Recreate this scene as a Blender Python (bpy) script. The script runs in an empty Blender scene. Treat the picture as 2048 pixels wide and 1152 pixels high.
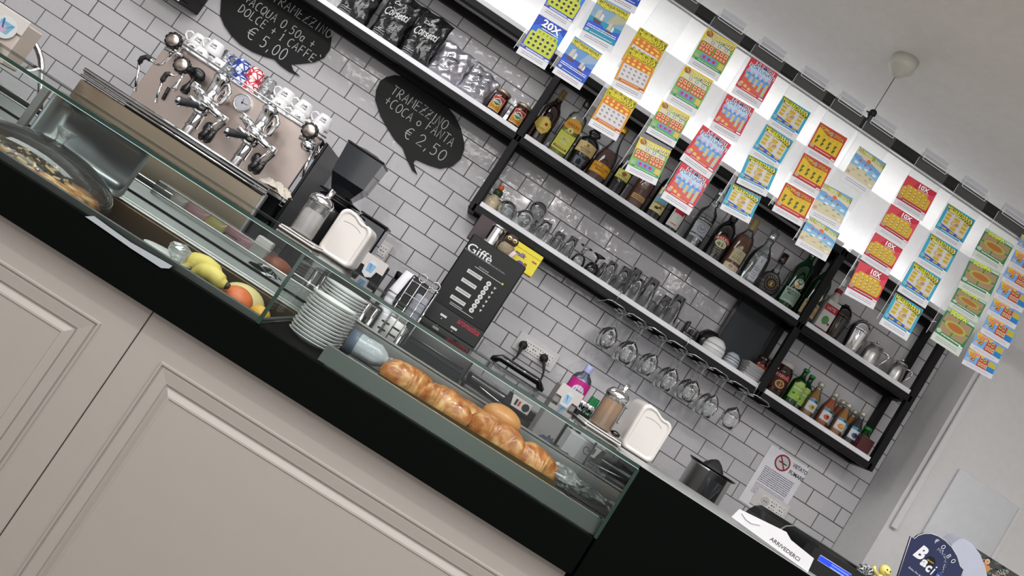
import bpy, bmesh, math, random
from mathutils import Vector, Matrix
random.seed(7)
SC = bpy.context.scene
COL = SC.collection
R = math.radians
# ---------------------------------------------------------------- camera
cam_d = bpy.data.cameras.new('camera'); cam = bpy.data.objects.new('camera', cam_d); COL.objects.link(cam)
cam_d.sensor_fit = 'HORIZONTAL'; cam_d.sensor_width = 36.0; cam_d.lens = 1479.0 * 36.0 / 2048.0
cam_d.clip_start = 0.05; cam_d.clip_end = 60
CW = Vector((0.0, -3.14875, 1.25))
RW = Matrix(((0.8362329855, -0.5459910991, -0.0510696930), (-0.0802028677, -0.0296444846, -0.9963376459), (0.5424775516, 0.8372663400, -0.0685797467)))
cam.matrix_world = Matrix.Translation(CW) @ RW.to_4x4()
SC.camera = cam
def _ray(u, v): return RW @ Vector(((u - 1024) / 1479.0, -(v - 576) / 1479.0, -1.0))
def at(u, v, y):            # world point where the sight line meets the vertical plane Y = y
    d = _ray(u, v); return CW + d * ((y - CW.y) / d.y)
# ---------------------------------------------------------------- world, exposure, lights
w = bpy.data.worlds.new('world'); SC.world = w; w.use_nodes = True
w.node_tree.nodes['Background'].inputs[0].default_value = (0.9, 0.93, 1.0, 1)
w.node_tree.nodes['Background'].inputs[1].default_value = 0.35
vs = SC.view_settings; vs.view_transform = 'Standard'; vs.look = 'None'; vs.gamma = 1.0; vs.use_curve_mapping = False
vs.exposure = 0.75
def area(name, loc, rot, sx, sy, power, col=(1, 1, 1), shape='RECTANGLE'):
    l = bpy.data.lights.new(name, 'AREA'); l.shape = shape; l.size = sx
    if shape in ('RECTANGLE', 'ELLIPSE'): l.size_y = sy
    l.energy = power; l.color = col
    o = bpy.data.objects.new(name, l); o.location = loc; o.rotation_euler = rot; COL.objects.link(o); return o
# ceiling spotlights of the room (small bright discs: they make the sparkles)
for i, (x, y) in enumerate([(-1.6, -2.4), (-0.5, -2.4), (0.6, -2.4), (1.7, -2.4), (-1.3, -4.3), (-0.2, -4.3), (0.25, -4.3), (0.7, -4.3), (1.6, -4.3), (0.05, -5.0), (0.5, -5.0)]):
    area('ceiling_spot_light', (x, y, 2.70), (0, 0, 0), 0.08, 0.08, 5.0, (1.0, 0.98, 0.95), 'DISK')
# added unseen fill lights: two over the customers, one in front of the bar
area('ceiling_fill_light', (-1.2, -3.4, 2.69), (0, 0, 0), 1.6, 0.9, 11, (1.0, 0.98, 0.96))
area('ceiling_fill_light', (1.3, -3.4, 2.69), (0, 0, 0), 1.6, 0.9, 11, (1.0, 0.98, 0.96))
area('bar_fill_light', (-0.1, -2.5, 2.69), (0, 0, 0), 3.8, 0.8, 36, (0.99, 0.99, 1.0))  # added to brighten the bar and the tiled wall
area('wall_fill_light', (-1.3, -1.0, 2.69), (0, 0, 0), 1.8, 0.4, 10, (0.99, 0.99, 1.0))  # added out of view to lift the left part of the wall
area('front_fill_light', (0.0, -6.4, 1.7), (R(90), 0, 0), 3.6, 2.0, 16, (1.0, 0.98, 0.96))  # unseen fill added at the front; gives the steel brighter reflections
# ---------------------------------------------------------------- materials
_M = {}
def _lin(c):
    if isinstance(c, str):
        c = c.lstrip('#'); c = [int(c[i:i + 2], 16) / 255 for i in (0, 2, 4)]
        c = [x / 12.92 if x <= 0.04045 else ((x + 0.055) / 1.055) ** 2.4 for x in c]
    return (c[0], c[1], c[2], 1.0)
def mat(name, col='#808080', rough=0.5, metal=0.0, coat=0.0, var=0.06, vs_=30.0, bump=0.0, bs=60.0, emit=None, es=1.0, sub=0.0, aniso=None, spec=0.5):
    if name in _M: return _M[name]
    m = bpy.data.materials.new(name); m.use_nodes = True; _M[name] = m
    nt = m.node_tree; N = nt.nodes; L = nt.links; b = N['Principled BSDF']
    c = _lin(col)
    b.inputs['Base Color'].default_value = c; b.inputs['Roughness'].default_value = rough
    b.inputs['Metallic'].default_value = metal; b.inputs['Coat Weight'].default_value = coat
    b.inputs['Coat Roughness'].default_value = 0.06; b.inputs['Specular IOR Level'].default_value = spec
    if sub: b.inputs['Subsurface Weight'].default_value = sub; b.inputs['Subsurface Radius'].default_value = (0.01, 0.008, 0.006)
    tc = N.new('ShaderNodeTexCoord')
    if var:
        n = N.new('ShaderNodeTexNoise'); n.inputs['Scale'].default_value = vs_; n.inputs['Detail'].default_value = 3
        if aniso:
            mp = N.new('ShaderNodeMapping'); mp.inputs['Scale'].default_value = aniso
            L.new(tc.outputs['Object'], mp.inputs[0]); L.new(mp.outputs[0], n.inputs['Vector'])
        else: L.new(tc.outputs['Object'], n.inputs['Vector'])
        r = N.new('ShaderNodeMapRange'); r.inputs[3].default_value = 1 - var; r.inputs[4].default_value = 1 + var
        L.new(n.outputs[0], r.inputs[0])
        x = N.new('ShaderNodeMix'); x.data_type = 'RGBA'; x.blend_type = 'MULTIPLY'; x.inputs[0].default_value = 1
        x.inputs[6].default_value = c; L.new(r.outputs[0], x.inputs[7]); L.new(x.outputs[2], b.inputs['Base Color'])
    if bump:
        n2 = N.new('ShaderNodeTexNoise'); n2.inputs['Scale'].default_value = bs; n2.inputs['Detail'].default_value = 2
        L.new(tc.outputs['Object'], n2.inputs['Vector'])
        bp = N.new('ShaderNodeBump'); bp.inputs['Strength'].default_value = bump; bp.inputs['Distance'].default_value = 0.004
        L.new(n2.outputs[0], bp.inputs['Height']); L.new(bp.outputs[0], b.inputs['Normal'])
    if emit is not None:
        b.inputs['Emission Color'].default_value = _lin(emit); b.inputs['Emission Strength'].default_value = es
    return m
def thin(name, col='#ffffff', refl=1.0, body=0.0, bcol='#ffffff', rough=0.02, bump=0.0, edge=0.35, ecol=None):
    """thin clear glass / plastic: tinted straight-through transmission + fresnel gloss (+ a little milky body)"""
    if name in _M: return _M[name]
    m = bpy.data.materials.new(name); m.use_nodes = True; _M[name] = m
    nt = m.node_tree; N = nt.nodes; L = nt.links; N.clear()
    out = N.new('ShaderNodeOutputMaterial'); tr = N.new('ShaderNodeBsdfTransparent'); gl = N.new('ShaderNodeBsdfGlossy')
    tr.inputs[0].default_value = _lin(col); gl.inputs['Roughness'].default_value = rough
    if edge:
        lw = N.new('ShaderNodeLayerWeight'); lw.inputs[0].default_value = edge
        mx = N.new('ShaderNodeMix'); mx.data_type = 'RGBA'
        mx.inputs[6].default_value = _lin(col); c = _lin(ecol or col); mx.inputs[7].default_value = (c[0] * .8, c[1] * .8, c[2] * .8, 1)
        pw = N.new('ShaderNodeMath'); pw.operation = 'POWER'; pw.inputs[1].default_value = 3.2
        L.new(lw.outputs['Facing'], pw.inputs[0]); L.new(pw.outputs[0], mx.inputs[0]); L.new(mx.outputs[2], tr.inputs[0])
    fr = N.new('ShaderNodeFresnel'); fr.inputs[0].default_value = 1.5
    mu = N.new('ShaderNodeMath'); mu.operation = 'MULTIPLY'; mu.use_clamp = True; mu.inputs[1].default_value = refl
    L.new(fr.outputs[0], mu.inputs[0])
    base = tr.outputs[0]
    if body:
        df = N.new('ShaderNodeBsdfDiffuse'); df.inputs[0].default_value = _lin(bcol)
        ms = N.new('ShaderNodeMixShader'); ms.inputs[0].default_value = body; L.new(tr.outputs[0], ms.inputs[1]); L.new(df.outputs[0], ms.inputs[2]); base = ms.outputs[0]
    m2 = N.new('ShaderNodeMixShader'); L.new(mu.outputs[0], m2.inputs[0]); L.new(base, m2.inputs[1]); L.new(gl.outputs[0], m2.inputs[2])
    L.new(m2.outputs[0], out.inputs[0])
    if not bump: return m
    tc = N.new('ShaderNodeTexCoord'); n2 = N.new('ShaderNodeTexNoise'); n2.inputs['Scale'].default_value = 45
    L.new(tc.outputs['Object'], n2.inputs['Vector']); bp = N.new('ShaderNodeBump'); bp.inputs['Strength'].default_value = bump; bp.inputs['Distance'].default_value = 0.004
    L.new(n2.outputs[0], bp.inputs['Height']); L.new(bp.outputs[0], gl.inputs['Normal'])
    return m
def pm(c, rough=0.5):        # flat printed ink
    return mat('ink_' + c.lstrip('#'), [x * .8 for x in _lin(c)[:3]], rough, var=0.03, vs_=90, spec=.3)
# ---------------------------------------------------------------- mesh builder
_boxcache = {}
class MB:
    def __init__(s): s.v = []; s.f = []; s.m = []; s.mats = []; s.sm = []
    def mi(s, m):
        if m not in s.mats: s.mats.append(m)
        return s.mats.index(m)
    def add(s, vs_, fs, m, smooth=False, M=None):
        o = len(s.v); i = s.mi(m)
        s.v += [tuple(M @ Vector(p)) for p in vs_] if M is not None else [tuple(p) for p in vs_]
        s.f += [tuple(a + o for a in f) for f in fs]; s.m += [i] * len(fs); s.sm += [smooth] * len(fs)
        return s
    def box(s, c, d, m, bev=0.0, rot=None, seg=1):
        key = (round(d[0], 5), round(d[1], 5), round(d[2], 5), bev, seg)
        if key not in _boxcache:
            bm = bmesh.new(); bmesh.ops.create_cube(bm, size=1)
            for v in bm.verts: v.co = Vector((v.co.x * d[0], v.co.y * d[1], v.co.z * d[2]))
            if bev: bmesh.ops.bevel(bm, geom=bm.edges[:], offset=min(bev, min(d) * .49), segments=seg, affect='EDGES', profile=0.5)
            bm.verts.index_update()
            _boxcache[key] = ([v.co.copy() for v in bm.verts], [[v.index for v in f.verts] for f in bm.faces]); bm.free()
        M = Matrix.Translation(c)
        if rot is not None: M = M @ (rot.to_4x4() if not isinstance(rot, (tuple, list)) else Matrix.Rotation(rot[2], 4, 'Z') @ Matrix.Rotation(rot[1], 4, 'Y') @ Matrix.Rotation(rot[0], 4, 'X'))
        return s.add(*_boxcache[key], m, seg > 1, M)
    def lathe(s, prof, m, c=(0, 0, 0), seg=24, M=None, smooth=True, close=False, sx=1.0, sy=1.0):
        vs_ = []; fs = []
        for (r, z) in prof:
            for k in range(seg):
                a = 2 * math.pi * k / seg; vs_.append((c[0] + r * math.cos(a) * sx, c[1] + r * math.sin(a) * sy, c[2] + z))
        n = len(prof)
        for i in range(n - 1 + (1 if close else 0)):
            j = (i + 1) % n
            for k in range(seg):
                k2 = (k + 1) % seg; fs.append((i * seg + k, i * seg + k2, j * seg + k2, j * seg + k))
        if not close:
            if prof[0][0] > 1e-6: fs.append(tuple(reversed(range(seg))))
            if prof[-1][0] > 1e-6: fs.append(tuple((n - 1) * seg + k for k in range(seg)))
        return s.add(vs_, fs, m, smooth, M)
    def tube(s, pts, r, m, seg=8, closed=False, M=None, cap=True):
        pts = [Vector(p) for p in pts]; n = len(pts); rr = r if isinstance(r, (list, tuple)) else [r] * n
        vs_ = []; fs = []; up = None
        for i, p in enumerate(pts):
            a = pts[(i - 1) % n] if (closed or i > 0) else p; b = pts[(i + 1) % n] if (closed or i < n - 1) else p
            t = (b - a); t = t.normalized() if t.length > 1e-9 else Vector((0, 0, 1))
            if up is None: up = t.orthogonal().normalized()
            up = (up - t * up.dot(t)); up = up.normalized() if up.length > 1e-6 else t.orthogonal().normalized()
            sd = t.cross(up)
            for k in range(seg):
                an = 2 * math.pi * k / seg; vs_.append(p + (up * math.cos(an) + sd * math.sin(an)) * rr[i])
        for i in range(n if closed else n - 1):
            j = (i + 1) % n
            for k in range(seg):
                k2 = (k + 1) % seg; fs.append((i * seg + k, i * seg + k2, j * seg + k2, j * seg + k))
        if cap and not closed: fs.append(tuple(reversed(range(seg)))); fs.append(tuple((n - 1) * seg + k for k in range(seg)))
        return s.add(vs_, fs, m, True, M)
    def prism(s, poly, y0, y1, m, M=None, smooth=False):     # poly in (x,z), extruded from y0 to y1
        n = len(poly); vs_ = [(x, y0, z) for x, z in poly] + [(x, y1, z) for x, z in poly]
        fs = [tuple(range(n)), tuple(reversed(range(n, 2 * n)))] + [(i, i + n, (i + 1) % n + n, (i + 1) % n) for i in range(n)]
        return s.add(vs_, fs, m, smooth, M)
    def grid(s, fn, nu, nv, m, smooth=True, M=None, thick=None):
        vs_ = [fn(i / nu, j / nv) for j in range(nv + 1) for i in range(nu + 1)]
        fs = [(j * (nu + 1) + i, j * (nu + 1) + i + 1, (j + 1) * (nu + 1) + i + 1, (j + 1) * (nu + 1) + i) for j in range(nv) for i in range(nu)]
        return s.add(vs_, fs, m, smooth, M)
    def sphere(s, c, r, m, seg=16, rings=10, sc=(1, 1, 1), M=None):
        prof = [(r * math.sin(math.pi * i / rings), -r * math.cos(math.pi * i / rings)) for i in range(rings + 1)]
        prof[0] = (0, -r); prof[-1] = (0, r)
        T = Matrix.Translation(c) @ Matrix.Diagonal((sc[0], sc[1], sc[2], 1)); 
        if M is not None: T = M @ T
        return s.lathe([(max(a, 1e-5), b) for a, b in prof], m, seg=seg, M=T)
    def mesh(s, name):
        me = bpy.data.meshes.new(name); me.from_pydata(s.v, [], s.f)
        for mt in s.mats: me.materials.append(mt)
        me.polygons.foreach_set('material_index', s.m); me.polygons.foreach_set('use_smooth', s.sm); me.update(); return me
    def build(s, name, parent=None, loc=None, rot=None):
        o = bpy.data.objects.new(name, s.mesh(name)); COL.objects.link(o)
        if parent is not None: o.parent = parent
        if loc is not None: o.location = loc
        if rot is not None: o.rotation_euler = rot
        return o
def tag(o, label=None, cat=None, group=None, kind=None):
    for k, v in (('label', label), ('category', cat), ('group', group), ('kind', kind)):
        if v: o[k] = v
    return o
def thing(name, label, cat, loc=(0, 0, 0), rz=0.0, group=None, rot=None):
    o = bpy.data.objects.new(name, None); COL.objects.link(o); o.location = loc
    o.rotation_euler = rot if rot is not None else (0, 0, rz); o.empty_display_size = 0.02
    return tag(o, label, cat, group)
def dup(root, loc=None, rz=None, label=None, group=None, rot=None):
    r = root.copy(); COL.objects.link(r)
    if loc is not None: r.location = loc
    if rz is not None: r.rotation_euler = (0, 0, rz)
    if rot is not None: r.rotation_euler = rot
    if label: r['label'] = label
    if group: r['group'] = group
    for ch in list(root.children):
        c = ch.copy(); COL.objects.link(c); c.parent = r
        for g in list(ch.children):
            d = g.copy(); COL.objects.link(d); d.parent = c
    return r
# ---------------------------------------------------------------- text and flat prints
_T = {}
def text_geo(body, bold=0.0, shear=0.0, spacing=1.0):
    k = (body, bold, shear, spacing)
    if k in _T: return _T[k]
    c = bpy.data.curves.new('t', 'FONT'); c.body = body; c.size = 1.0; c.offset = bold; c.shear = shear; c.space_character = spacing
    c.resolution_u = 3; c.fill_mode = 'FRONT'
    o = bpy.data.objects.new('t', c); me = o.to_mesh()
    vs_ = [(v.co.x, v.co.y) for v in me.vertices]; fs = [tuple(p.vertices) for p in me.polygons]
    o.to_mesh_clear(); bpy.data.objects.remove(o); bpy.data.curves.remove(c)
    xs = [p[0] for p in vs_] or [0]; ys = [p[1] for p in vs_] or [0]
    x0, x1, y0, y1 = min(xs), max(xs), min(ys), max(ys)
    vs_ = [((x - x0) / max(x1 - x0, 1e-6), (y - y0) / max(y1 - y0, 1e-6)) for x, y in vs_]
    _T[k] = (vs_, fs, (x1 - x0) / max(y1 - y0, 1e-6)); return _T[k]
# single-stroke chalk letters on a 1 x 1 cell (x right, y up)
def _arc(cx, cy, rx, ry, a0, a1, n=8): return [(cx + rx * math.cos(R(a0 + (a1 - a0) * i / n)), cy + ry * math.sin(R(a0 + (a1 - a0) * i / n))) for i in range(n + 1)]
ST = {'T': [[(0, 1), (1, .97)], [(.5, 1), (.48, 0)]], 'R': [[(.08, 0), (.1, 1)] + _arc(.35, .75, .45, .25, 100, -90) + [(.2, .5), (.9, 0)]],
 'A': [[(0, 0), (.45, 1), (.9, 0)], [(.15, .35), (.8, .38)]], 'M': [[(0, 0), (.1, 1), (.5, .4), (.9, 1), (1, 0)]], 'E': [[(.85, .98), (.1, 1), (.08, 0), (.85, .02)], [(.08, .5), (.7, .52)]],
 'Z': [[(.05, .98), (.9, 1), (.05, 0), (.95, .02)], [(.2, .5), (.75, .5)]], 'I': [[(.5, 1), (.48, 0)]], 'N': [[(.05, 0), (.1, 1), (.85, 0), (.9, 1)]], 'O': [_arc(.5, .5, .48, .5, 100, 460, 14)],
 'C': [_arc(.55, .5, .5, .5, 60, 300, 12)], 'Q': [_arc(.5, .5, .48, .5, 90, 450, 14), [(.55, .25), (.95, -.1)]], 'U': [[(.05, 1), (.05, .4)] + _arc(.45, .35, .4, .35, 180, 360) + [(.87, 1)]],
 'D': [[(.1, 1), (.1, 0)] + _arc(.1, .5, .8, .5, -90, 90, 10)], 'L': [[(.1, 1), (.1, 0), (.85, .03)]], 'F': [[(.85, .98), (.1, 1), (.08, 0)], [(.08, .5), (.7, .52)]],
 'a': [_arc(.35, .3, .3, .3, 60, 360, 10), [(.68, .62), (.68, .05), (.85, 0)]], 'o': [_arc(.5, .35, .35, .35, 90, 450, 10)], '+': [[(.1, .5), (.9, .5)], [(.5, .88), (.5, .12)]],
 '0': [_arc(.5, .5, .42, .5, 100, 460, 14)], '5': [[(.85, 1), (.2, 1), (.15, .58)] + _arc(.42, .32, .42, .32, 120, -130, 10)], '1': [[(.2, .75), (.55, 1), (.5, 0)], [(.2, 0), (.8, .02)]],
 '2': [_arc(.45, .72, .38, .28, 170, -30, 8) + [(.1, .02), (.95, .04)]], '8': [_arc(.5, .75, .3, .25, 270, 630, 10), _arc(.5, .25, .38, .25, 90, 450, 10)], ',': [[(.5, .12), (.4, -.2)]], '`': [[(.1, 1.35), (.6, 1.1)]],
 '€': [_arc(.6, .5, .45, .5, 60, 300, 12), [(0, .6), (.75, .62)], [(0, .4), (.7, .42)]], ' ': []}
def _clip(poly, c, sg):
    out = []
    for i in range(len(poly)):
        a, b = poly[i - 1], poly[i]; ia = sg * (a[0] - c) >= -1e-9; ib = sg * (b[0] - c) >= -1e-9
        if ia != ib and abs(b[0] - a[0]) > 1e-12:
            t = (c - a[0]) / (b[0] - a[0]); out.append((c, a[1] + (b[1] - a[1]) * t))
        if ib: out.append(b)
    return out
class PR:
    """flat print built in local 2D (u right, v up); every later shape lies a hair in front of the one before; wrap = radius bends it on a bottle"""
    def __init__(s, mb, M=None, wrap=None, y=0.0, dy=0.00014, cz=0.0):
        s.mb = mb; s.M = M; s.w = wrap; s.y = y; s.dy = dy
    def _put(s, pts, fs, m):
        s.y -= s.dy
        if s.w:
            st = s.w * .3; P2 = []; F2 = []
            for f in fs:
                poly = [pts[i] for i in f]; a = min(p[0] for p in poly); b = max(p[0] for p in poly)
                if b - a <= st * 1.01:
                    F2.append(tuple(range(len(P2), len(P2) + len(poly)))); P2 += poly; continue
                n = int(math.ceil((b - a) / st))
                for k in range(n):
                    q = _clip(_clip(poly, a + (b - a) * k / n, 1), a + (b - a) * (k + 1) / n, -1)
                    if len(q) > 2: F2.append(tuple(range(len(P2), len(P2) + len(q)))); P2 += q
            pts, fs = P2, F2
            vs_ = [((s.w - s.y) * math.sin(u / s.w), -(s.w - s.y) * math.cos(u / s.w), v) for u, v in pts]
        else: vs_ = [(u, s.y, v) for u, v in pts]
        s.mb.add(vs_, fs, m if not isinstance(m, str) else pm(m), False, s.M); return s
    def rect(s, x0, z0, x1, z1, c):
        n = max(1, int(abs(x1 - x0) / (s.w * 0.25))) if s.w else 1
        pts = []; fs = []
        for i in range(n + 1):
            x = x0 + (x1 - x0) * i / n; pts += [(x, z0), (x, z1)]
        for i in range(n): fs.append((2 * i, 2 * i + 2, 2 * i + 3, 2 * i + 1))
        return s._put(pts, fs, c)
    def poly(s, pts, c): return s._put(pts, [tuple(range(len(pts)))], c)
    def ell(s, cx, cz, rx, rz, c, n=12, a0=0): return s.poly([(cx + rx * math.cos(2 * math.pi * k / n + a0), cz + rz * math.sin(2 * math.pi * k / n + a0)) for k in range(n)], c)
    def ells(s, cs, rx, rz, c, n=8):
        pts = []; fs = []
        for (cx, cz) in cs:
            o = len(pts); pts += [(cx + rx * math.cos(2 * math.pi * k / n), cz + rz * math.sin(2 * math.pi * k / n)) for k in range(n)]; fs.append(tuple(range(o, o + n)))
        return s._put(pts, fs, c)
    def rects(s, rs, c):
        pts = []; fs = []
        for (a, b, c2, d) in rs:
            o = len(pts); pts += [(a, b), (c2, b), (c2, d), (a, d)]; fs.append((o, o + 1, o + 2, o + 3))
        return s._put(pts, fs, c)
    def rrect(s, x0, z0, x1, z1, r, c):
        p = []
        for (cx, cz, a) in ((x1 - r, z1 - r, 0), (x0 + r, z1 - r, 90), (x0 + r, z0 + r, 180), (x1 - r, z0 + r, 270)):
            p += [(cx + r * math.cos(R(a + t)), cz + r * math.sin(R(a + t))) for t in (0, 30, 60, 90)]
        return s.poly(p, c)
    def text(s, body, x, z, h, c, w_=None, bold=0.0, shear=0.0, rot=0.0, bend=0.0):   # (x,z) = centre
        vs_, fs, asp = text_geo(body, bold, shear)
        W = w_ if w_ else h * asp; cr, sr = math.cos(rot), math.sin(rot); pts = []
        for (a, b) in vs_:
            u = (a - .5) * W; v = (b - .5) * h - bend * (a - .5) ** 2 * 4
            pts.append((x + u * cr - v * sr, z + u * sr + v * cr))
        return s._put(pts, fs, c)
    def stroke(s, pts, wd, c):
        P = [Vector(p) for p in pts]; vs_ = []; fs = []
        for i, p in enumerate(P):
            a = P[max(i - 1, 0)]; b = P[min(i + 1, len(P) - 1)]; t = (b - a).normalized() if (b - a).length > 1e-9 else Vector((1, 0)); n = Vector((-t.y, t.x)) * wd / 2
            vs_ += [tuple(p + n), tuple(p - n)]
        for i in range(len(P) - 1): fs.append((2 * i + 1, 2 * i + 3, 2 * i + 2, 2 * i))
        return s._put(vs_, fs, c)
    def chalk(s, body, x, z, h, adv, wd, c, rot=0.0, seed=1):       # (x,z) = left end of base line
        rn = random.Random(seed); cr, sr = math.cos(rot), math.sin(rot); u0 = 0.0
        y = s.y
        for ch in body:
            k = h * rn.uniform(.92, 1.06); cw = adv * (0.5 if ch in 'I,`1 ' else 0.8)
            if ch in ST:
                for st in ST[ch]:
                    s.y = y; s.stroke([(x + (u0 + a * cw) * cr - b * k * sr, z + (u0 + a * cw) * sr + b * k * cr) for a, b in st], wd, c)
            u0 += (cw + adv * .2) if ch != '`' else 0
        return s
    def lines(s, x0, x1, zs, h, c='#6a6a70', seed=3):     # unreadably small printed lines
        rn = random.Random(seed); rs = []
        for z in zs:
            x = x0
            while x < x1:
                wd = rn.uniform(.02, .09) * (x1 - x0); rs.append((x, z, min(x + wd, x1), z + h)); x += wd + .012 * (x1 - x0)
        return s.rects(rs, c)
# ---------------------------------------------------------------- palette
M_tile = mat('glazed_tile', '#b8b6b9', 0.09, var=0.03, vs_=9, bump=0.7, bs=20, coat=0.3)
M_grout = mat('grout', '#504c4c', 0.9)
M_white = mat('white_wall_paint', '#d2d1d1', 0.7, bump=0.05, bs=200)
M_ceil = mat('ceiling_paint', '#e8e6e3', 0.85)
M_black = mat('black_powder_coat', '#0a0c0d', 0.5, var=0.1, spec=.25)
M_blacksat = mat('black_satin_laminate', '#030504', 0.7, var=0.15, vs_=4, spec=.04)
M_shelf = mat('white_shelf_laminate', '#e4e4e8', 0.4)
M_cream = mat('cream_lacquer', '#8f8984', 0.5, var=0.02)
M_steel = mat('brushed_steel', '#bcbbb9', 0.34, metal=1.0, var=0.12, vs_=40, aniso=(1, 8, 8))
M_steeld = mat('dull_steel', '#5d605f', 0.4, metal=1.0, var=0.15, vs_=30)
M_steelp = mat('satin_steel_panel', '#c6b8b0', 0.36, metal=1.0, var=0.05, vs_=3)
M_chrome = mat('chrome', '#d6d6d8', 0.06, metal=1.0, var=0.0)
M_black_pl = mat('black_plastic', '#0b0c0d', 0.3, var=0.1)
M_rubber = mat('black_rubber', '#1a1b1d', 0.6)
M_porc = mat('white_porcelain', '#e2e2e2', 0.18, coat=0.4, var=0.02)
M_whitepl = mat('white_plastic', '#bfbab6', 0.3, coat=0.2, var=0.03)
M_paper = mat('white_paper', '#d8d7dc', 0.7)
M_top = mat('grey_counter_laminate', '#8d8f8e', 0.35, var=0.05)
M_pane = thin('display_pane_glass', '#f0f6f3', .6, edge=0.0)
M_gedge = mat('green_glass_edge', '#06261b', 0.15, coat=0.6, var=0.3, vs_=12)
M_glass = thin('drinking_glass', '#f6f8f8', 1.5, edge=0.5, ecol='#9aa3a4', body=0.02)
M_acryl = thin('clear_acrylic', '#f4f6f6', 0.9, edge=0.1, body=0.04)
M_led = mat('led_strip_light', '#ffffff', 0.5, emit='#fbfdff', es=14.0, var=0)
M_floor = mat('floor_tiles', '#7a6f63', 0.4, var=0.15, vs_=2)
def struct(o): return tag(o, kind='structure')
# ---------------------------------------------------------------- room shell
XL, XR, YF, YB, ZC = -3.4, 3.2, -6.6, 0.0, 2.715
struct(MB().box(((XL + XR) / 2, (YF) / 2, -.05), (XR - XL + .4, -YF + .4, .1), M_floor).build('floor'))
struct(MB().box(((XL + XR) / 2, (YF) / 2, ZC + .05), (XR - XL + .4, -YF + .4, .1), M_ceil).build('ceiling'))
wb = struct(MB().box(((XL + 1.957) / 2, .06, ZC / 2), (1.957 - XL, .1, ZC), M_white).build('wall_back'))
struct(MB().box((XL - .05, YF / 2, ZC / 2), (.1, -YF, ZC), M_white).build('wall_left'))
wr = struct(MB().box((XR + .05, YF / 2, ZC / 2), (.1, -YF, ZC), M_white).build('wall_right'))
# the pier that closes the tiled niche on the right: its near face is at Y = -0.24
struct(MB().box(((1.957 + XR) / 2, -.06, ZC / 2), (XR - 1.957, .34, ZC), M_white).build('wall_pier'))
struct(MB().box((0, YF - .05, .4), (XR - XL, .1, .8), M_white).build('wall_front'))
# grout bed and tiles: 15 x 7.5 cm, half bond
GZ1 = 2.335
MB().box(((XL + 1.957) / 2, .004, (0.85 + GZ1) / 2), (1.957 - XL, .012, GZ1 - .85), M_grout).build('grout_bed', wb)
TX0, TZ0, TW, TH = -2.14674, 1.30184, .15, .075
tile_me = {}
def tile_mesh(wd, ht):
    k = (round(wd, 3), round(ht, 3))
    if k not in tile_me: tile_me[k] = MB().box((0, 0, 0), (wd - .003, .008, ht - .003), M_tile, .0012).mesh('tile')
    return tile_me[k]
tiles = []
for row in range(-14, 7):                       # row = down from lattice line 0
    zc_ = TZ0 - (row - .5) * TH - 0.0
    zt, zb_ = zc_ + TH / 2, zc_ - TH / 2
    if zt > GZ1 + .001: zt = GZ1
    if zt - zb_ < .01: continue
    off = 0.5 if (row % 2) == 0 else 0.0
    k = math.floor((XL - TX0) / TW) - 1
    while True:
        x0 = TX0 + (k + off) * TW; x1 = x0 + TW; k += 1
        if x0 > 1.957: break
        x1c = min(x1, 1.957)
        if x1 < -2.3 or x1c - x0 < .012: continue
        tiles.append(((x0 + x1c) / 2, (zt + zb_) / 2, x1c - x0, zt - zb_))
def _pix(x, z):
    q = RW.transposed() @ (Vector((x, 0, z)) - CW); return 1024 + 1479 * q.x / -q.z, 576 - 1479 * q.y / -q.z
vis = []; rest = []
for t in tiles:
    u, v = _pix(t[0], t[1]); lx = .1 * (1.19 - t[1]) if False else 0
    inside = -30 < u < 2078 and -30 < v < 1182
    # hidden behind the counter, the machines, boards or the lottery tickets
    hid = t[1] < 1.12 or (-1.33 < t[0] < -.72 and t[1] < 1.45) or (t[1] > 2.06 and t[0] > .2)
    (vis if inside and not hid else rest).append(t)
rest += vis[300:] if len(vis) > 300 else []
rn = random.Random(5)
for t in vis[:300]:
    o = bpy.data.objects.new('tile', tile_mesh(t[2], t[3])); COL.objects.link(o); o.parent = wb
    o.location = (t[0], .001 + rn.uniform(-.0006, .0006), t[1]); o.rotation_euler = (rn.uniform(-.004, .004), 0, rn.uniform(-.003, .003))
m = MB()
for t in rest: m.box((t[0], .001, t[1]), (t[2] - .003, .008, t[3] - .003), M_tile, .0012)
tag(m.build('remaining_tiles', wb), kind='stuff')
print('tiles', len(vis), len(rest))
struct(MB().box(((-2.3 + 1.957) / 2, -.004, GZ1 + .006), (4.25, .014, .012), M_white, .002).build('trim_1'))
# narrow white strip on the pier's near edge
struct(MB().box((1.985, -.246, 1.98), (.028, .012, 1.0), M_white, .003).build('trim_2'))
# ---------------------------------------------------------------- wall shelf unit
SY = -.18
XA, XM, XRt = -.160, 1.243, 1.815
L2, L3, LT = 2.013, 1.682, 2.376          # tops of the boards
su = thing('wall_shelf_unit', 'long black steel frame shelf unit with white boards mounted on the tiled wall', 'shelf', (0, 0, 0))
def beam(x0, x1, y, z, h=.03, d=.03): MB().box(((x0 + x1) / 2, y, z), (x1 - x0, d, h), M_black, .002).build('beam', su)
def post(x, y, z0, z1, wd=.03): MB().box((x, y, (z0 + z1) / 2), (wd, .03, z1 - z0), M_black, .002).build('post', su)
def board(x0, x1, z): MB().box(((x0 + x1) / 2, (SY) / 2 + .001, z - .01), (x1 - x0, -SY - .004, .02), M_shelf, .001).build('shelf_board', su)
def bay(x0, x1, z):
    beam(x0, x1, SY + .015, z - .035); beam(x0, x1, -.02, z - .035); board(x0 + .02, x1 - .02, z)
    for x in (x0, x1): MB().box((x, SY / 2, z - .035), (.03, -SY - .04, .03), M_black, .002).build('side_beam', su)
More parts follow.
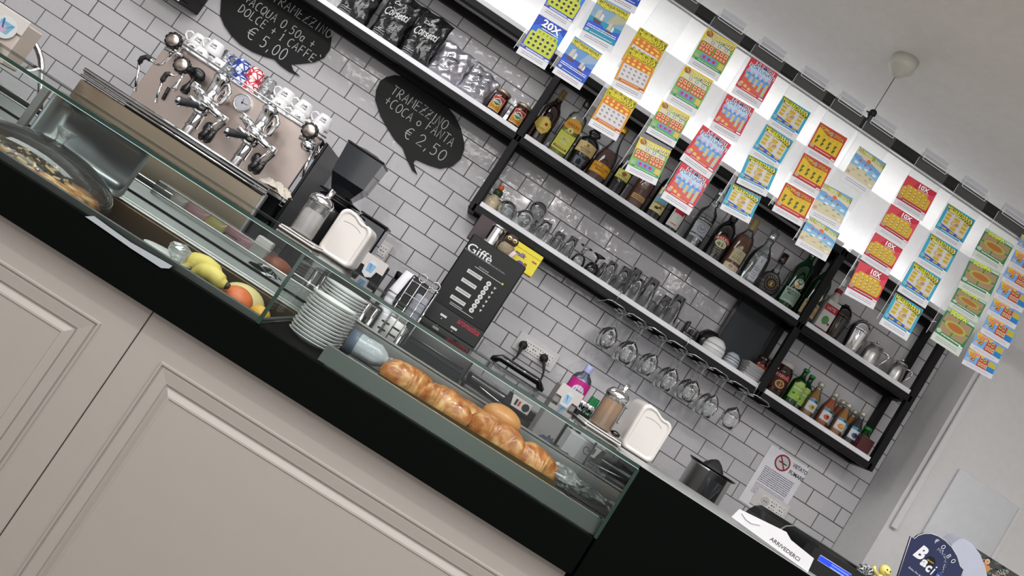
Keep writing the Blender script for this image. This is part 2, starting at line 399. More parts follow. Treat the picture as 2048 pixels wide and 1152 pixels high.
bay(-2.6, XA, L2); bay(XA, XM, L2); bay(XM, XRt, L2); bay(XA, XM, L3); bay(XM, XRt, L3); bay(-2.6, XA, LT); bay(XA, XM, LT); bay(XM, XRt, LT)
for x, zb_ in ((XA, L3 - .05), (XM, L3 - .05), (XRt, L3 - .05)):
    post(x, SY + .015, zb_, LT - .02); post(x, -.02, zb_, LT - .02)
# LED profile lying on the top board, washing the wall above
led = thing('led_light_strip', 'glowing led strip on top of the shelf unit lighting the white wall', 'light', (0, 0, 0))
MB().box((-.2, -.085, LT + .008), (4.0, .03, .012), M_black).build('profile', led)
MB().box((-.2, -.085, LT + .016), (4.0, .022, .004), M_led).build('diffuser', led)
# ---------------------------------------------------------------- back counter
bc = thing('back_counter', 'dark back bar worktop along the tiled wall under the coffee machines', 'counter', (0, 0, 0))
MB().box((-.3, -.42, .905), (4.4, .80, .05), mat('dark_stone_top', '#3a3b3c', 0.25, var=0.2), .004).build('worktop', bc)
MB().box((-.3, -.42, .44), (4.4, .74, .87), M_blacksat, .004).build('cabinet_front', bc)
# ---------------------------------------------------------------- front bar counter
fc = thing('bar_counter', 'cream panelled bar counter with thick black top band', 'counter', (0, 0, 0))
YC = -1.6
MB().box((-.95, -1.592, .9645), (2.92, .016, .091), M_blacksat, .002).build('black_band', fc)
MB().box((-.95, -1.28, .926), (2.92, .60, .014), M_blacksat, .001).build('counter_deck', fc)
MB().box((.095, -1.28, .9715), (.815, .60, .077), M_blacksat, .001).build('case_plinth', fc)
MB().box((-1.36, -1.075, .9715), (2.08, .19, .077), M_blacksat, .001).build('rear_plinth', fc)
MB().box((1.515, -1.593, .5945), (2.0, .018, 1.189), M_blacksat, .001).build('black_end_panel', fc)
def door(x0, x1, name='front_panel'):
    p = thing_part = MB(); z0, z1, y = .04, .915, YC + .022
    p.box(((x0 + x1) / 2, y + .012, (z0 + z1) / 2), (x1 - x0 - .0025, .02, z1 - z0), M_cream, .0012)
    o = p.build(name, fc)
    # raised moulding frame, then the recessed flat and the raised field
    def frame(x0, x1, z0, z1, wd, prof, nm):
        q = MB()
        pts = [(x0, z0), (x1, z0), (x1, z1), (x0, z1)]
        rings = []
        for t, h in prof: rings.append([(x0 + t, y - h + .002, z0 + t), (x1 - t, y - h + .002, z0 + t), (x1 - t, y - h + .002, z1 - t), (x0 + t, y - h + .002, z1 - t)])
        vs_ = [v for r_ in rings for v in r_]; fs = []
        for i in range(len(rings) - 1):
            for k in range(4): fs.append((4 * i + k, 4 * i + (k + 1) % 4, 4 * i + 4 + (k + 1) % 4, 4 * i + 4 + k))
        q.add(vs_, fs, M_cream); q.build(nm, o)
    a = .072
    frame(x0 + a, x1 - a, z0 + .09, z1 - .077, 0, [(-.001, 0), (.0, .0035), (.004, .0035), (.005, -.001), (.008, -.001), (.009, .003), (.03, .001), (.032, .001), (.033, .0005)], 'moulding')
    b = a + .034
    q = MB(); fx0, fx1, fz0, fz1 = x0 + b, x1 - b, z0 + .124, z1 - .111
    rings = []
    for t, h in [(0, 0), (.002, -.002), (.006, -.001), (.016, .004), (.02, .0045), (.022, .003), (.024, .003)]: rings.append([(fx0 + t, y - h, fz0 + t), (fx1 - t, y - h, fz0 + t), (fx1 - t, y - h, fz1 - t), (fx0 + t, y - h, fz1 - t)])
    vs_ = [v for r_ in rings for v in r_]; fs = [(4 * i + k, 4 * i + (k + 1) % 4, 4 * i + 4 + (k + 1) % 4, 4 * i + 4 + k) for i in range(len(rings) - 1) for k in range(4)]
    n = len(vs_) - 4; fs.append((n, n + 1, n + 2, n + 3)); q.add(vs_, fs, M_cream); q.build('raised_field', o)
for i in range(-2, 1):
    x0 = -.512 + i * 1.02
    door(x0, min(x0 + 1.02, .508) if i == 0 else x0 + 1.02)
MB().box((-.95, -1.45, .02), (2.9, .2, .04), M_black).build('plinth', fc)
# ---------------------------------------------------------------- glass display case on the counter
gc = thing('glass_display_case', 'low glass food display case with green pane edges on the black counter', 'display case', (0, 0, 0))
GT = 1.19; XD1, XD2, XG0 = -.318, .512, -2.35
def pane(x0, x1, y0, y1, z0, z1, nm='pane'):
    return MB().box(((x0 + x1) / 2, (y0 + y1) / 2, (z0 + z1) / 2), (abs(x1 - x0), abs(y1 - y0), abs(z1 - z0)), M_pane).build(nm, gc)
def quad(pts, m, nm): 
    o = MB().add(pts, [(0, 1, 2, 3)], m).build(nm, gc); return o
# single-sheet panes with separate green edges
def edge(x0, x1, y0, y1, z0, z1): MB().box(((x0 + x1) / 2, (y0 + y1) / 2, (z0 + z1) / 2), (abs(x1 - x0), abs(y1 - y0), abs(z1 - z0)), M_gedge, .0005).build('pane_edge', gc)
quad([(XG0, -1.596, 1.011), (XD2, -1.596, 1.011), (XD2, -1.596, GT - .008), (XG0, -1.596, GT - .008)], M_pane, 'front_pane')
quad([(XG0, -1.6, GT), (XD2, -1.6, GT), (XD2, -.985, GT), (XG0, -.985, GT)], M_pane, 'top_pane')
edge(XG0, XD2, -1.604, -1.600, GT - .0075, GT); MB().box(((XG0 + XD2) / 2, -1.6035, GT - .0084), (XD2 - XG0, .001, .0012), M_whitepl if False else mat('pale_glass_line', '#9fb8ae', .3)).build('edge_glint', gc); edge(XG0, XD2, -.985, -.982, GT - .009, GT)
for x in (XD1, XD2):
    quad([(x, -1.595, 1.011), (x, -1.20, 1.011), (x, -1.20, GT - .009), (x, -1.595, GT - .009)], M_pane, 'side_pane')
    edge(x - .004, x + .004, -1.602, -1.598, 1.011, GT - .009); edge(x - .002, x + .002, -1.598, -1.2, GT - .013, GT - .009)
    edge(x - .002, x + .002, -1.598, -1.2, 1.011, 1.014); edge(x - .003, x + .003, -1.203, -1.198, 1.011, GT - .012)
# right section: steel pastry well
M_ledge = mat('grey_ledge_steel', '#4b514e', .35, metal=.4, var=.1, vs_=6)
MB().box((.17, -1.40, 1.008), (.66, .38, .006), mat('dark_display_base', '#2a2f2f', 0.3)).build('case_floor', gc)
q = MB(); q.prism([(-1.588, 1.013), (-1.580, 1.050), (-1.574, 1.050), (-1.574, 1.013)], 0, 1, M_steel, Matrix(((0, .69, 0, -.178), (1, 0, 0, 0), (0, 0, 1, 0), (0, 0, 0, 1)))); q.mats = [M_ledge]
q.build('front_ledge', gc); MB().box((.167, -1.577, 1.0505), (.69, .007, .0015), M_chrome).build('front_ledge_rim', gc)
MB().box((.215, -1.20, 1.05), (.87, .012, .08), M_steel, .003).build('rear_ledge', gc)
MB().box((.215, -1.20, 1.092), (.87, .02, .006), M_steel, .002).build('rear_ledge_rim', gc)
# left section: sunken steel bain
MB().box((-1.335, -1.39, .942), (2.02, .36, .012), mat('bain_floor_steel', '#4e4b48', 0.35, metal=.8, var=.3, vs_=8)).build('well_floor', gc)
MB().box((-1.335, -1.578, .985), (2.03, .008, .08), M_steeld, .002).build('well_front_wall', gc)
MB().box((-1.335, -1.205, .985), (2.03, .014, .08), mat('brown_reflection_steel', '#7a6a58', .3, metal=.9, var=.25, vs_=5), .002).build('well_rear_wall', gc)  # brown of a reflection is painted into this steel
MB().box((-1.335, -1.19, 1.029), (2.03, .028, .008), M_steel, .003).box((-1.335, -1.168, 1.033), (2.03, .012, .006), M_steel, .002).build('well_rear_rim', gc)
MB().add([(-2.35, -1.16, 1.03), (-.32, -1.16, 1.03), (-.32, -1.085, 1.080), (-2.35, -1.085, 1.080)], [(0, 1, 2, 3)], mat('sloped_steel', '#7b7c7b', .38, metal=.9, var=.18, vs_=9)).build('sloped_panel', gc)
MB().box((-1.335, -1.125, 1.0535), (2.03, .012, .004), M_black).build('dark_slot', gc)
MB().box((-1.335, -1.082, 1.081), (2.03, .008, .006), M_steel, .002).build('sloped_panel_rim', gc)
MB().box((-.324, -1.39, .985), (.008, .38, .07), M_steel, .002).build('well_side_wall', gc)
# rear service ledge of the left section
MB().box((-1.335, -1.03, 1.015), (2.03, .10, .01), M_steeld, .002).build('service_ledge', gc)
MB().box((-1.335, -.975, 1.05), (2.03, .008, .075), M_steeld, .002).build('service_upstand', gc)
MB().box((-1.335, -.972, 1.09), (2.03, .014, .006), M_steel, .002).build('service_upstand_rim', gc)
# tall right part of the bar: grey top flush with the glass
tb = thing('cash_counter', 'tall black till end of the bar with grey laminate top', 'counter', (0, 0, 0))
MB().box((1.52, -1.281, 1.178), (2.0, .604, .024), M_top, .001).build('grey_top', tb)
# ================================================================ things on the wall shelves
def X(u, v, y): return at(u, v, y).x
def smooth_prof(p, n=4):
    out = [p[0]]
    for i in range(len(p) - 1):
        a, b = p[i], p[i + 1]
        out.append(b)
    return out
def bottle(name, label, cat, x, y, z, prof, glass, h=None, r=None, cap=None, prints=None, liquid=None, lmat=None, group=None, seg=28, rz=0, capname='cap', sx=1.0, sy=1.0):
    """prof = [(r fraction, z fraction)], scaled to radius r and height h"""
    P = [(a * r, b * h) for a, b in prof]
    t = thing(name, label, cat, (x, y, z), rz, group)
    MB().lathe([(1e-4, .001)] + P, glass, seg=seg, sx=sx, sy=sy).build('bottle_body' if 'jar' not in name else 'jar_body', t)
    if liquid:
        top = liquid * h; q = [(max(a - .003, .002), b + (.003 if i == 0 else 0)) for i, (a, b) in enumerate(P) if b < top]
        a0 = [p for p in P if p[1] >= top][0]; q.append((max(min(a0[0], q[-1][0]), .002), top)); q.append((1e-4, top))
        MB().lathe([(1e-4, .004)] + q, lmat, seg=20, sx=sx, sy=sy).build('liquid', t)
    if cap:
        cr, c0, c1, cm = cap
        MB().lathe([(cr * .98, c0 * h), (cr, c0 * h + .001), (cr, c1 * h - .002), (cr * .9, c1 * h), (1e-4, c1 * h)], cm, seg=18).build(capname, t)
    if prints:
        for i, (pn, fn, wr) in enumerate(prints):
            mb = MB(); fn(PR(mb, wrap=wr, y=-.0004 if wr else -(r * sy + .0005))); mb.build(pn, t)
    return t
WINE = [(.96, 0), (1, .02), (1, .58), (.97, .63), (.8, .69), (.5, .75), (.36, .8), (.34, .95), (.4, .955), (.4, 1)]
ROUND = [(.9, 0), (1, .03), (1, .52), (.97, .6), (.85, .66), (.55, .73), (.38, .79), (.35, .84), (.35, 1)]
SQSH = [(.95, 0), (1, .02), (1, .6), (.98, .66), (.85, .72), (.4, .76), (.34, .8), (.34, 1)]
g_brown = mat('dark_brown_bottle_glass', '#1e0b06', 0.07, coat=.6, var=.2, vs_=20)
g_black = mat('black_bottle_glass', '#08090b', 0.07, coat=.6, var=.1)
g_clear = thin('clear_bottle_glass', '#e9eeee', 1.5, edge=.5, ecol='#8d9696', body=.03)
g_green = thin('green_bottle_glass', '#0e7a2c', 1.6, edge=.5, ecol='#03350f', body=.25, bcol='#0b5c25')
g_greend = thin('dark_green_bottle_glass', '#1b6a34', 1.6, edge=.5, ecol='#04280f', body=.45, bcol='#073d1c')
liq = lambda n, c, b=.6, bc=None: thin(n, c, .6, edge=.3, body=b, bcol=bc or c)
l_amber = liq('amber_spirit', '#c8721d', .45, '#a04a0c'); l_brandy = liq('brandy', '#8a3a10', .6, '#6e2606'); l_whisky = liq('whisky', '#c47a2a', .5, '#a3560f')
l_yellow = liq('yellow_gin', '#dfe07a', .55, '#c9cc4a'); l_pink = liq('pale_red_glass', '#8a3a3a', .5, '#6a2226')
cork = mat('cork_and_foil', '#8c7b4d', .5, var=.3, vs_=200)
goldc = mat('gold_foil', '#b8913a', .35, metal=.8)
ys = -.088
def SZ(z): return z + .0005
# --- shelf level 2, first bay
def lab_amaretto(p):
    p.poly([(-.040, .075), (-.030, .108), (-.005, .118), (.02, .112), (.038, .095), (.036, .07), (.015, .045), (-.01, .05)], '#d8b64a')
    p.poly([(-.036, .076), (-.027, .104), (-.004, .113), (.018, .107), (.034, .093), (.032, .071), (.014, .05), (-.009, .054)], '#e3c865')
    p.ell(.012, .09, .007, .007, '#8a3a10'); p.lines(-.018, .02, [.066, .06], .002, '#7c5a14')
bottle('liqueur_bottle', 'dark brown bottle with a yellow irregular label, first bottle right of the left shelf post', 'bottle', X(1069, 276, ys), ys, SZ(L2), ROUND, g_brown, h=.262, r=.044,
       cap=(.0155, .80, 1.0, cork), prints=[('paper_label', lab_amaretto, .0445)])
def lab_gordon(p):
    p.rrect(-.036, .03, .036, .115, .004, '#c8c94e'); p.poly([(-.04, .14), (-.03, .17), (0, .185), (.03, .17), (.04, .14), (.03, .13), (-.03, .13)], '#d2962c')
    p.text("GORDON'S", 0, .152, .014, '#4a1e10', .058, .01); p.ell(0, .128, .016, .016, '#b9a24a'); p.ell(0, .128, .012, .012, '#ded48a'); p.poly([(-.006, .12), (0, .137), (.006, .12)], '#7a6a22')
    p.rect(-.03, .112, .03, .115, '#8a8c2c'); p.text('LEMON', 0, .088, .014, '#e8e6b4', .044, .01); p.text('GIN', 0, .068, .012, '#e8e6b4', .028, .01)
    p.rect(-.03, .04, .03, .048, '#6b3d1a'); p.lines(-.024, .024, [.043], .003, '#e8d9a0')
bottle('gin_bottle', 'tall yellow gin bottle with orange arched neck label and black cap', 'bottle', X(1114, 303, ys), ys, SZ(L2), SQSH, g_clear, h=.292, r=.042, sy=.75,
       cap=(.017, .87, 1.0, M_black_pl), prints=[('paper_label', lab_gordon, None)], liquid=.62, lmat=l_yellow)
for o in bpy.data.objects:
    pass
def lab_mont(p):
    p.rect(-.046, .075, .046, .125, '#c9a96a'); p.rect(-.046, .077, .046, .123, '#d8be86'); p.ell(0, .113, .006, .006, '#8a6a2a')
    p.text('AMARO', 0, .103, .006, '#3b2410', .03); p.text('MONTENEGRO', 0, .093, .007, '#3b2410', .05, .01); p.lines(-.02, .02, [.085, .081], .0015, '#5b4420')
    p.poly([(-.024, .055), (.024, .055), (.018, .018), (-.018, .018)], '#5e6676'); p.poly([(-.01, .022), (-.01, .04), (0, .05), (.01, .04), (.01, .022)], '#0b0c10')
bottle('bitter_liqueur_bottle', 'squat black bottle with a beige shoulder label and small grey crest', 'bottle', X(1152, 328, ys), ys, SZ(L2), [(.8, 0), (.86, .05), (.98, .3), (1, .5), (1, .62), (.9, .68), (.55, .73), (.4, .78), (.6, .82), (.6, .86), (.36, .9), (.36, 1)], g_black, h=.215, r=.047,
       cap=(.018, .9, 1.0, M_black_pl), prints=[('paper_label', lab_mont, .0475)])
def lab_strav(p):
    p.rect(-.048, .035, .048, .085, '#dd9f22'); p.rect(-.048, .083, .048, .086, '#a86a10'); p.ell(0, .077, .006, .005, '#b87a14')
    p.text('STRAVECCHIO', 0, .066, .009, '#5a2a08', .074, .01); p.text('BRANCA', 0, .054, .009, '#5a2a08', .045, .01); p.rect(-.048, .035, .048, .038, '#a86a10')
bottle('brandy_bottle', 'amber brandy bottle with long clear neck and yellow wrap-around label', 'bottle', X(1190, 353, ys), ys, SZ(L2), [(.95, 0), (1, .02), (1, .3), (.98, .42), (.85, .53), (.6, .63), (.42, .72), (.32, .82), (.3, 1)], g_clear, h=.28, r=.046,
       cap=(.016, .9, 1.0, goldc), prints=[('paper_label', lab_strav, .0464)], liquid=.56, lmat=l_brandy)
def lab_yel(p):
    p.rect(-.034, .075, .034, .115, '#c9c93a'); p.rect(-.03, .08, .03, .11, '#e2dc86'); p.ell(0, .1, .012, .009, '#6b7a3a'); p.rect(-.006, .09, .006, .104, '#b03a22'); p.lines(-.024, .024, [.085], .003)
bottle('walnut_liqueur_bottle', 'black bottle with a small greenish yellow label, half behind the green lottery ticket', 'bottle', X(1227, 379, ys), ys, SZ(L2), WINE, g_black, h=.27, r=.038, cap=(.015, .93, 1, goldc), prints=[('paper_label', lab_yel, .0385)])
def lab_red(p):
    p.rect(-.03, .13, .03, .15, '#b0271c'); p.text('VECCHIA', 0, .14, .008, '#f0e8d8', .044); p.rect(-.032, .04, .032, .062, '#caa06a'); p.lines(-.026, .026, [.045, .053], .003, '#5a3a10')
bottle('rum_bottle', 'amber bottle with a red neck band and light orange base label', 'bottle', X(1268, 405, ys), ys, SZ(L2), ROUND, g_clear, h=.29, r=.040, cap=(.016, .88, 1, mat('red_cap', '#8a1c18', .4)), prints=[('paper_label', lab_red, .0405)], liquid=.66, lmat=l_amber)
def lab_beach(p):
    p.rect(-.032, .04, .032, .15, '#d9cf95'); p.rect(-.029, .075, .029, .12, '#6fa8c4'); p.poly([(-.029, .075), (-.01, .085), (.01, .08), (.029, .09), (.029, .075)], '#8a7a3a'); p.poly([(-.02, .1), (-.01, .11), (.02, .105)], '#e6dcb2')
    p.poly([(.0, .06), (.01, .075), (.02, .06)], '#7a5a2a'); p.ell(-.005, .058, .01, .006, '#3a3520'); p.text('AMARO', 0, .135, .01, '#3a3a20', .045)
bottle('herbal_liqueur_bottle', 'black flat bottle with a painted seaside label showing yellow sand and blue water', 'bottle', X(1304, 428, ys), ys, SZ(L2), SQSH, g_black, h=.27, r=.038, cap=(.016, .88, 1, M_black_pl), prints=[('paper_label', lab_beach, .0385)])
def lab_wr(p):
    p.rrect(-.03, .025, .03, .1, .003, '#e6e6e2'); p.rect(-.03, .088, .03, .106, '#b82436'); p.rrect(-.025, .031, .025, .084, .002, '#c2c9bf'); p.rrect(-.023, .033, .023, .082, .002, '#dfe2da'); p.text('S', 0, .07, .008, '#b0505a'); p.rect(-.018, .038, .014, .042, '#c0283a')
bottle('aperitif_bottle', 'black bottle with square white label topped by a red band, under the pink lottery ticket', 'bottle', X(1341, 451, ys), ys, SZ(L2), SQSH, g_black, h=.25, r=.036, cap=(.015, .88, 1, M_black_pl), prints=[('paper_label', lab_wr, .0365)])
def lab_samb(p):
    p.rect(-.036, .045, .036, .135, '#b9bcc4'); p.rect(-.036, .12, .036, .137, '#22262e'); p.text('RAMAZZOTTI', 0, .1285, .008, '#e8e8ea', .066, .02); p.text('SAMBUCA', 0, .112, .008, '#4a4c55', .05)
    p.ell(0, .088, .02, .018, '#8e929c', 16); p.ell(0, .088, .015, .0135, '#c8cad0', 16); p.ell(0, .088, .009, .008, '#8e929c'); p.rect(-.036, .056, .036, .061, '#22262e'); p.text('ANICE', 0, .0585, .004, '#e8e8ea', .02)
bottle('clear_anise_liqueur_bottle', 'clear glass bottle with a silver and navy label and ridged neck', 'bottle', X(1384, 480, ys), ys, SZ(L2), [(.95, 0), (1, .02), (1, .56), (.93, .61), (.6, .67), (.42, .71), (.48, .74), (.38, .77), (.46, .8), (.34, .84), (.34, 1)], g_clear, h=.29, r=.041,
       cap=(.016, .9, 1.0, mat('silver_cap', '#b9bcc0', .3, metal=.9)), prints=[('paper_label', lab_samb, .0415)])
def lab_bai(p):
    p.poly([(-.04 + .08 * i / 10, .098 - .01 * (abs(i - 5) / 5) ** 2 + .0) for i in range(11)] + [(.04 - .08 * i / 10, .116 - .012 * (abs(5 - i) / 5) ** 2) for i in range(11)], '#b23320')
    p.text('BAILEYS', 0, .1045, .011, '#efe3c8', .062, .02, bend=.007); p.ell(0, .08, .028, .018, '#c8c9a0'); p.ell(0, .08, .025, .015, '#dcdcc0'); p.poly([(-.02, .075), (-.012, .086), (0, .08), (.006, .088), (.02, .076), (.01, .07), (-.01, .07)], '#77805a')
    p.text('ORIGINAL', 0, .057, .005, '#e0d6c0', .036); p.text('IRISH CREAM', 0, .048, .004, '#cfc5ae', .038); p.lines(-.018, .018, [.04, .034], .0015, '#a79c82')
bottle('cream_liqueur_bottle', 'black shouldered cream liqueur bottle with red arched name band over an oval picture', 'bottle', X(1424, 507, ys), ys, SZ(L2), [(.95, 0), (1, .02), (1, .5), (.99, .58), (.9, .68), (.66, .76), (.42, .82), (.38, .87), (.38, 1)], g_black, h=.235, r=.044, cap=(.018, .88, 1, M_black_pl), prints=[('paper_label', lab_bai, .0445)])
def lab_whi(p):
    p.rect(-.03, .05, .03, .105, '#d0c49c'); p.rect(-.012, .082, .012, .1, '#a8a486'); p.text('Grappa', -.004, .073, .006, '#6a6448', .03, 0, .3); p.lines(-.022, .022, [.06, .064], .002, '#7a7458'); p.rect(-.036, .012, .036, .036, '#e0cfb2'); p.ell(-.006, .025, .008, .006, '#b4552a'); p.ell(-.006, .025, .004, .003, '#e0cfb2')
bottle('whisky_bottle', 'golden bottle with cream square label and gold capsule left of the clear decanter', 'bottle', X(1459, 529, ys), ys, SZ(L2), ROUND, g_clear, h=.265, r=.043, cap=(.0165, .80, 1, cork), prints=[('paper_label', lab_whi, .0435)], liquid=.68, lmat=l_whisky)
def lab_gr(p):
    p.rect(-.017, .02, .017, .135, '#cdd0da'); p.text('I', 0, .115, .018, '#33363e', .002); p.text('GRAPPA', 0, .09, .004, '#5a5d66', .02); p.text('BIANCA', 0, .08, .006, '#33363e', .026); p.text('VENETA', 0, .07, .006, '#33363e', .026); p.lines(-.012, .012, [.055, .045, .033], .002, '#6a6d76')
bottle('clear_decanter', 'clear round-shouldered decanter with glass stopper and narrow white paper strip', 'bottle', X(1497, 553, ys), ys, SZ(L2), [(.8, 0), (.98, .03), (1, .1), (1, .42), (.9, .55), (.6, .66), (.36, .72), (.34, .8), (.4, .82)], g_clear, h=.27, r=.046, cap=(.019, .84, 1, mat('silver_glass_stopper', '#a8adb0', .15, metal=.7)), capname='stopper', prints=[('paper_label', lab_gr, .0465)])
# flask with a round medallion
xf = X(1533, 573, ys); t = thing('brandy_flask', 'round flat brandy flask with black medallion, left of the green bottles', 'bottle', (xf, ys, SZ(L2)))
def flask(nm, rr, top, m, y0=.02):
    mb = MB(); mb.sphere((0, 0, .062), rr, m, 24, 14, (1, .55, 1.12)); 
    if top: mb.lathe([(.02, .118), (.013, .135), (.0125, .17)], m, seg=16)
    mb.build(nm, t)
flask('bottle_body', .052, True, g_clear)
mb = MB(); mb.sphere((0, 0, .058), .048, liq('dark_brandy', '#7a3408', .7, '#3a1604'), 20, 12, (1, .52, 1.02)); mb.build('liquid', t)
MB().lathe([(.014, .168), (.0155, .17), (.0155, .212), (1e-4, .213)], g_brown, seg=16).build('cap', t)
mb = MB(); p = PR(mb, y=-.031); p.ell(0, .062, .034, .034, '#0e0d0f', 24); p.ell(0, .062, .026, .026, '#8a7f5a', 24); p.ell(0, .062, .0245, .0245, '#121114', 24); p.ell(0, .062, .014, .015, '#9c8244', 16); p.ell(0, .062, .0115, .0125, '#17140f', 16); p.ell(-.001, .066, .006, .005, '#b89a50', 10); p.poly([(-.007, .053), (.006, .053), (.004, .063), (-.004, .062)], '#b89a50')
for k in range(16):
    a = R(20 + k * 20); p.y += .00025; p.rect(.03 * math.cos(a) - .0016, .062 + .03 * math.sin(a) - .002, .03 * math.cos(a) + .0016, .062 + .03 * math.sin(a) + .002, '#b8b08a')
mb.build('medallion_label', t); MB().lathe([(.03, 0), (.034, .002), (.03, .012)], g_brown, seg=18, sy=.6).build('foot', t)
def lab_bm(c1, title, title2):
    def f(p):
        p.rect(-.042, .03, .042, .095, c1); p.text(title, 0, .083, .011, '#23302a', .066, .02)
        if title2: p.text(title2, 0, .071, .011, '#23302a', .05, .02)
        p.lines(-.034, .034, [.062, .057, .052, .047, .042], .002, '#5b7a68' if title2 else '#8a6a50'); p.ell(0, .125, .022, .022, '#d8d4ba', 18); p.ell(0, .125, .02, .02, '#e6e2cc', 18)
        p.poly([(.02 * math.cos(R(a)), .125 + .02 * math.sin(R(a))) for a in range(20, 161, 20)], '#3aa08a'); p.poly([(-.015, .129), (-.004, .124), (0, .118), (.004, .124), (.014, .13), (.004, .131), (-.002, .127), (-.008, .132)], '#2b2a2a'); p.ell(-.002, .113, .008, .006, '#c9a83a')
    return f
bottle('mint_liqueur_bottle', 'tall green bottle with mint green label and round eagle badge', 'bottle', X(1573, 597, ys), ys, SZ(L2), WINE, g_greend, h=.31, r=.041, cap=(.015, .9, 1, mat('green_foil', '#0c3a20', .4, metal=.5)), prints=[('paper_label', lab_bm('#a9c2b0', 'BRANCA', 'MENTA'), .0415)], liquid=.66, lmat=liq('mint_liqueur', '#0b3a20', .8, '#052512'))
bottle('fernet_bottle', 'tall green bottle with pale peach label and round eagle badge, against the middle post', 'bottle', X(1611, 621, ys), ys, SZ(L2), WINE, g_greend, h=.31, r=.041, cap=(.015, .9, 1, mat('green_foil', '#0c3a20', .4, metal=.5)), prints=[('paper_label', lab_bm('#d2b48e', 'FERNET', ''), .0415)], liquid=.66, lmat=liq('fernet', '#20180c', .8, '#120c05'))
# --- honey jars and coffee bags, left bay
def lab_miele(p):
    p.rect(-.027, .02, .027, .082, '#e8e4dc'); p.rect(-.025, .05, .025, .08, '#c8302a'); p.rect(-.025, .022, .025, .052, '#d99a24'); p.poly([(-.02, .05), (-.02, .064), (0, .074), (.02, .064), (.02, .05), (0, .038)], '#f0ece4'); p.poly([(-.017, .051), (-.017, .062), (0, .07), (.017, .062), (.017, .051), (0, .042)], '#1e6a3c')
    p.text('MIELE', 0, .057, .009, '#f4f2ea', .034, .02); p.lines(-.02, .02, [.03, .035], .0015, '#8a5a10')
honey = mat('honey_glass', '#3c0f04', .08, coat=.6, var=.3, vs_=18)
JAR = [(.9, 0), (1, .04), (1, .72), (.95, .8), (.85, .86), (.85, .9)]
jz = []
for i, (u, v, lab) in enumerate([(985, 222, 'left honey jar with red and yellow label on the upper shelf'), (1027, 248, 'right honey jar with red and yellow label, next to the shelf post')]):
    bottle('honey_jar', lab, 'jar', X(u, v, ys), ys, SZ(L2), JAR, honey, h=.118, r=.036, cap=(.034, .88, 1.0, mat('pale_gold_lid', '#a89c84', .35, metal=.7)), capname='lid', prints=[('paper_label', lab_miele, .0365)], group='honey jars')
def bag(name, label, x, w_, h_, d_, m, fn, seed, group, tilt=0):
    t = thing(name, label, 'coffee bag', (x, -.10, SZ(L2)), 0, group, rot=(0, R(tilt), 0))
    rn = random.Random(seed); ph = [rn.uniform(0, 6) for _ in range(6)]
    def surf(sgn):
        def f(a, b):
            bx_ = (a - .5) * w_ * (1 - .06 * math.sin(b * 3.1)); z = b * h_
            pil = (1 - (2 * a - 1) ** 2) ** .5 * (1 - max(0, b - .55) / .45) ** .6 * .5 * d_ * (min(1, b * 6 + .3))
            cr = .0035 * math.sin(a * 17 + b * 9 + ph[0]) + .003 * math.sin(b * 23 - a * 11 + ph[1]) + .0025 * math.sin(a * 31 + ph[2]) * math.sin(b * 27 + ph[3])
            return (bx_ + .002 * math.sin(b * 20 + ph[4]), sgn * (pil + cr * (1 if sgn < 0 else .3)) - (0.001 if sgn < 0 else -.001), max(z + .003 * math.sin(a * 9 + ph[5]) * b, 0))
        return f
    mb = MB(); mb.grid(surf(-1), 22, 26, m); mb.grid(surf(1), 10, 12, m); mb.build('bag_body', t)
    if fn:
        pb = MB(); p = PR(pb); fn(p)
        f = surf(-1)
        pb.v = [(lambda q: (v[0], q[1] - .0015 + v[1] * 1.0, v[2]))(f(min(max(v[0] / w_ + .5, 0), 1), min(max(v[2] / h_, 0), 1))) for v in pb.v]
        tag(pb.build('printed_label', t), kind='stuff')
    return t
m_bagk = mat('black_foil_bag', '#101113', .22, var=.2, vs_=30, coat=.5); m_bags = mat('silver_foil_bag', '#b4b2ba', .26, metal=.75, var=.08, vs_=20)
def bag_black(p):
    p.text('Caffè', -.012, .17, .018, '#e6e6e6', .05, .01, .3, R(8)); p.text('Corsetti', 0, .125, .036, '#f2f2f2', .105, .015, .35, R(8)); p.poly([(-.01, .02), (.0, .06), (.004, .09), (.012, .092), (.012, .06), (.022, .085), (.03, .082), (.025, .05), (.04, .06), (.046, .052), (.03, .02)], '#8e8f92'); p.lines(-.05, -.0, [.03, .022, .014], .003, '#c0c0c0')
def bag_silver(p):
    p.text('Corsetti', 0, .105, .016, '#3a3a42', .06, .01, .35); p.lines(-.03, .035, [.09, .082, .074], .002, '#77777f'); p.lines(-.03, .03, [.055, .048, .041], .0016, '#8c8c94')
for i, (u, v, lb) in enumerate([(705, 30, 'black glossy coffee bag with white script, leftmost at the photo top edge'), (770, 74, 'black glossy coffee bag with white script, middle of the three'), (828, 112, 'black glossy coffee bag with white script, beside the silver bags')]):
    bag('coffee_bag', lb, X(u, v, -.10), .145, .225, .085, m_bagk, bag_black, 10 + i, 'black coffee bags on the upper shelf')
bag('coffee_bag', 'flat crumpled silver foil coffee bag right of the black bags', X(888, 148, -.10), .15, .165, .07, m_bags, bag_silver, 31, 'silver coffee bags', 4)
bag('coffee_bag', 'torn-top silver foil coffee bag next to the honey jars', X(942, 184, -.10), .135, .145, .075, m_bags, bag_silver, 47, 'silver coffee bags', 9)
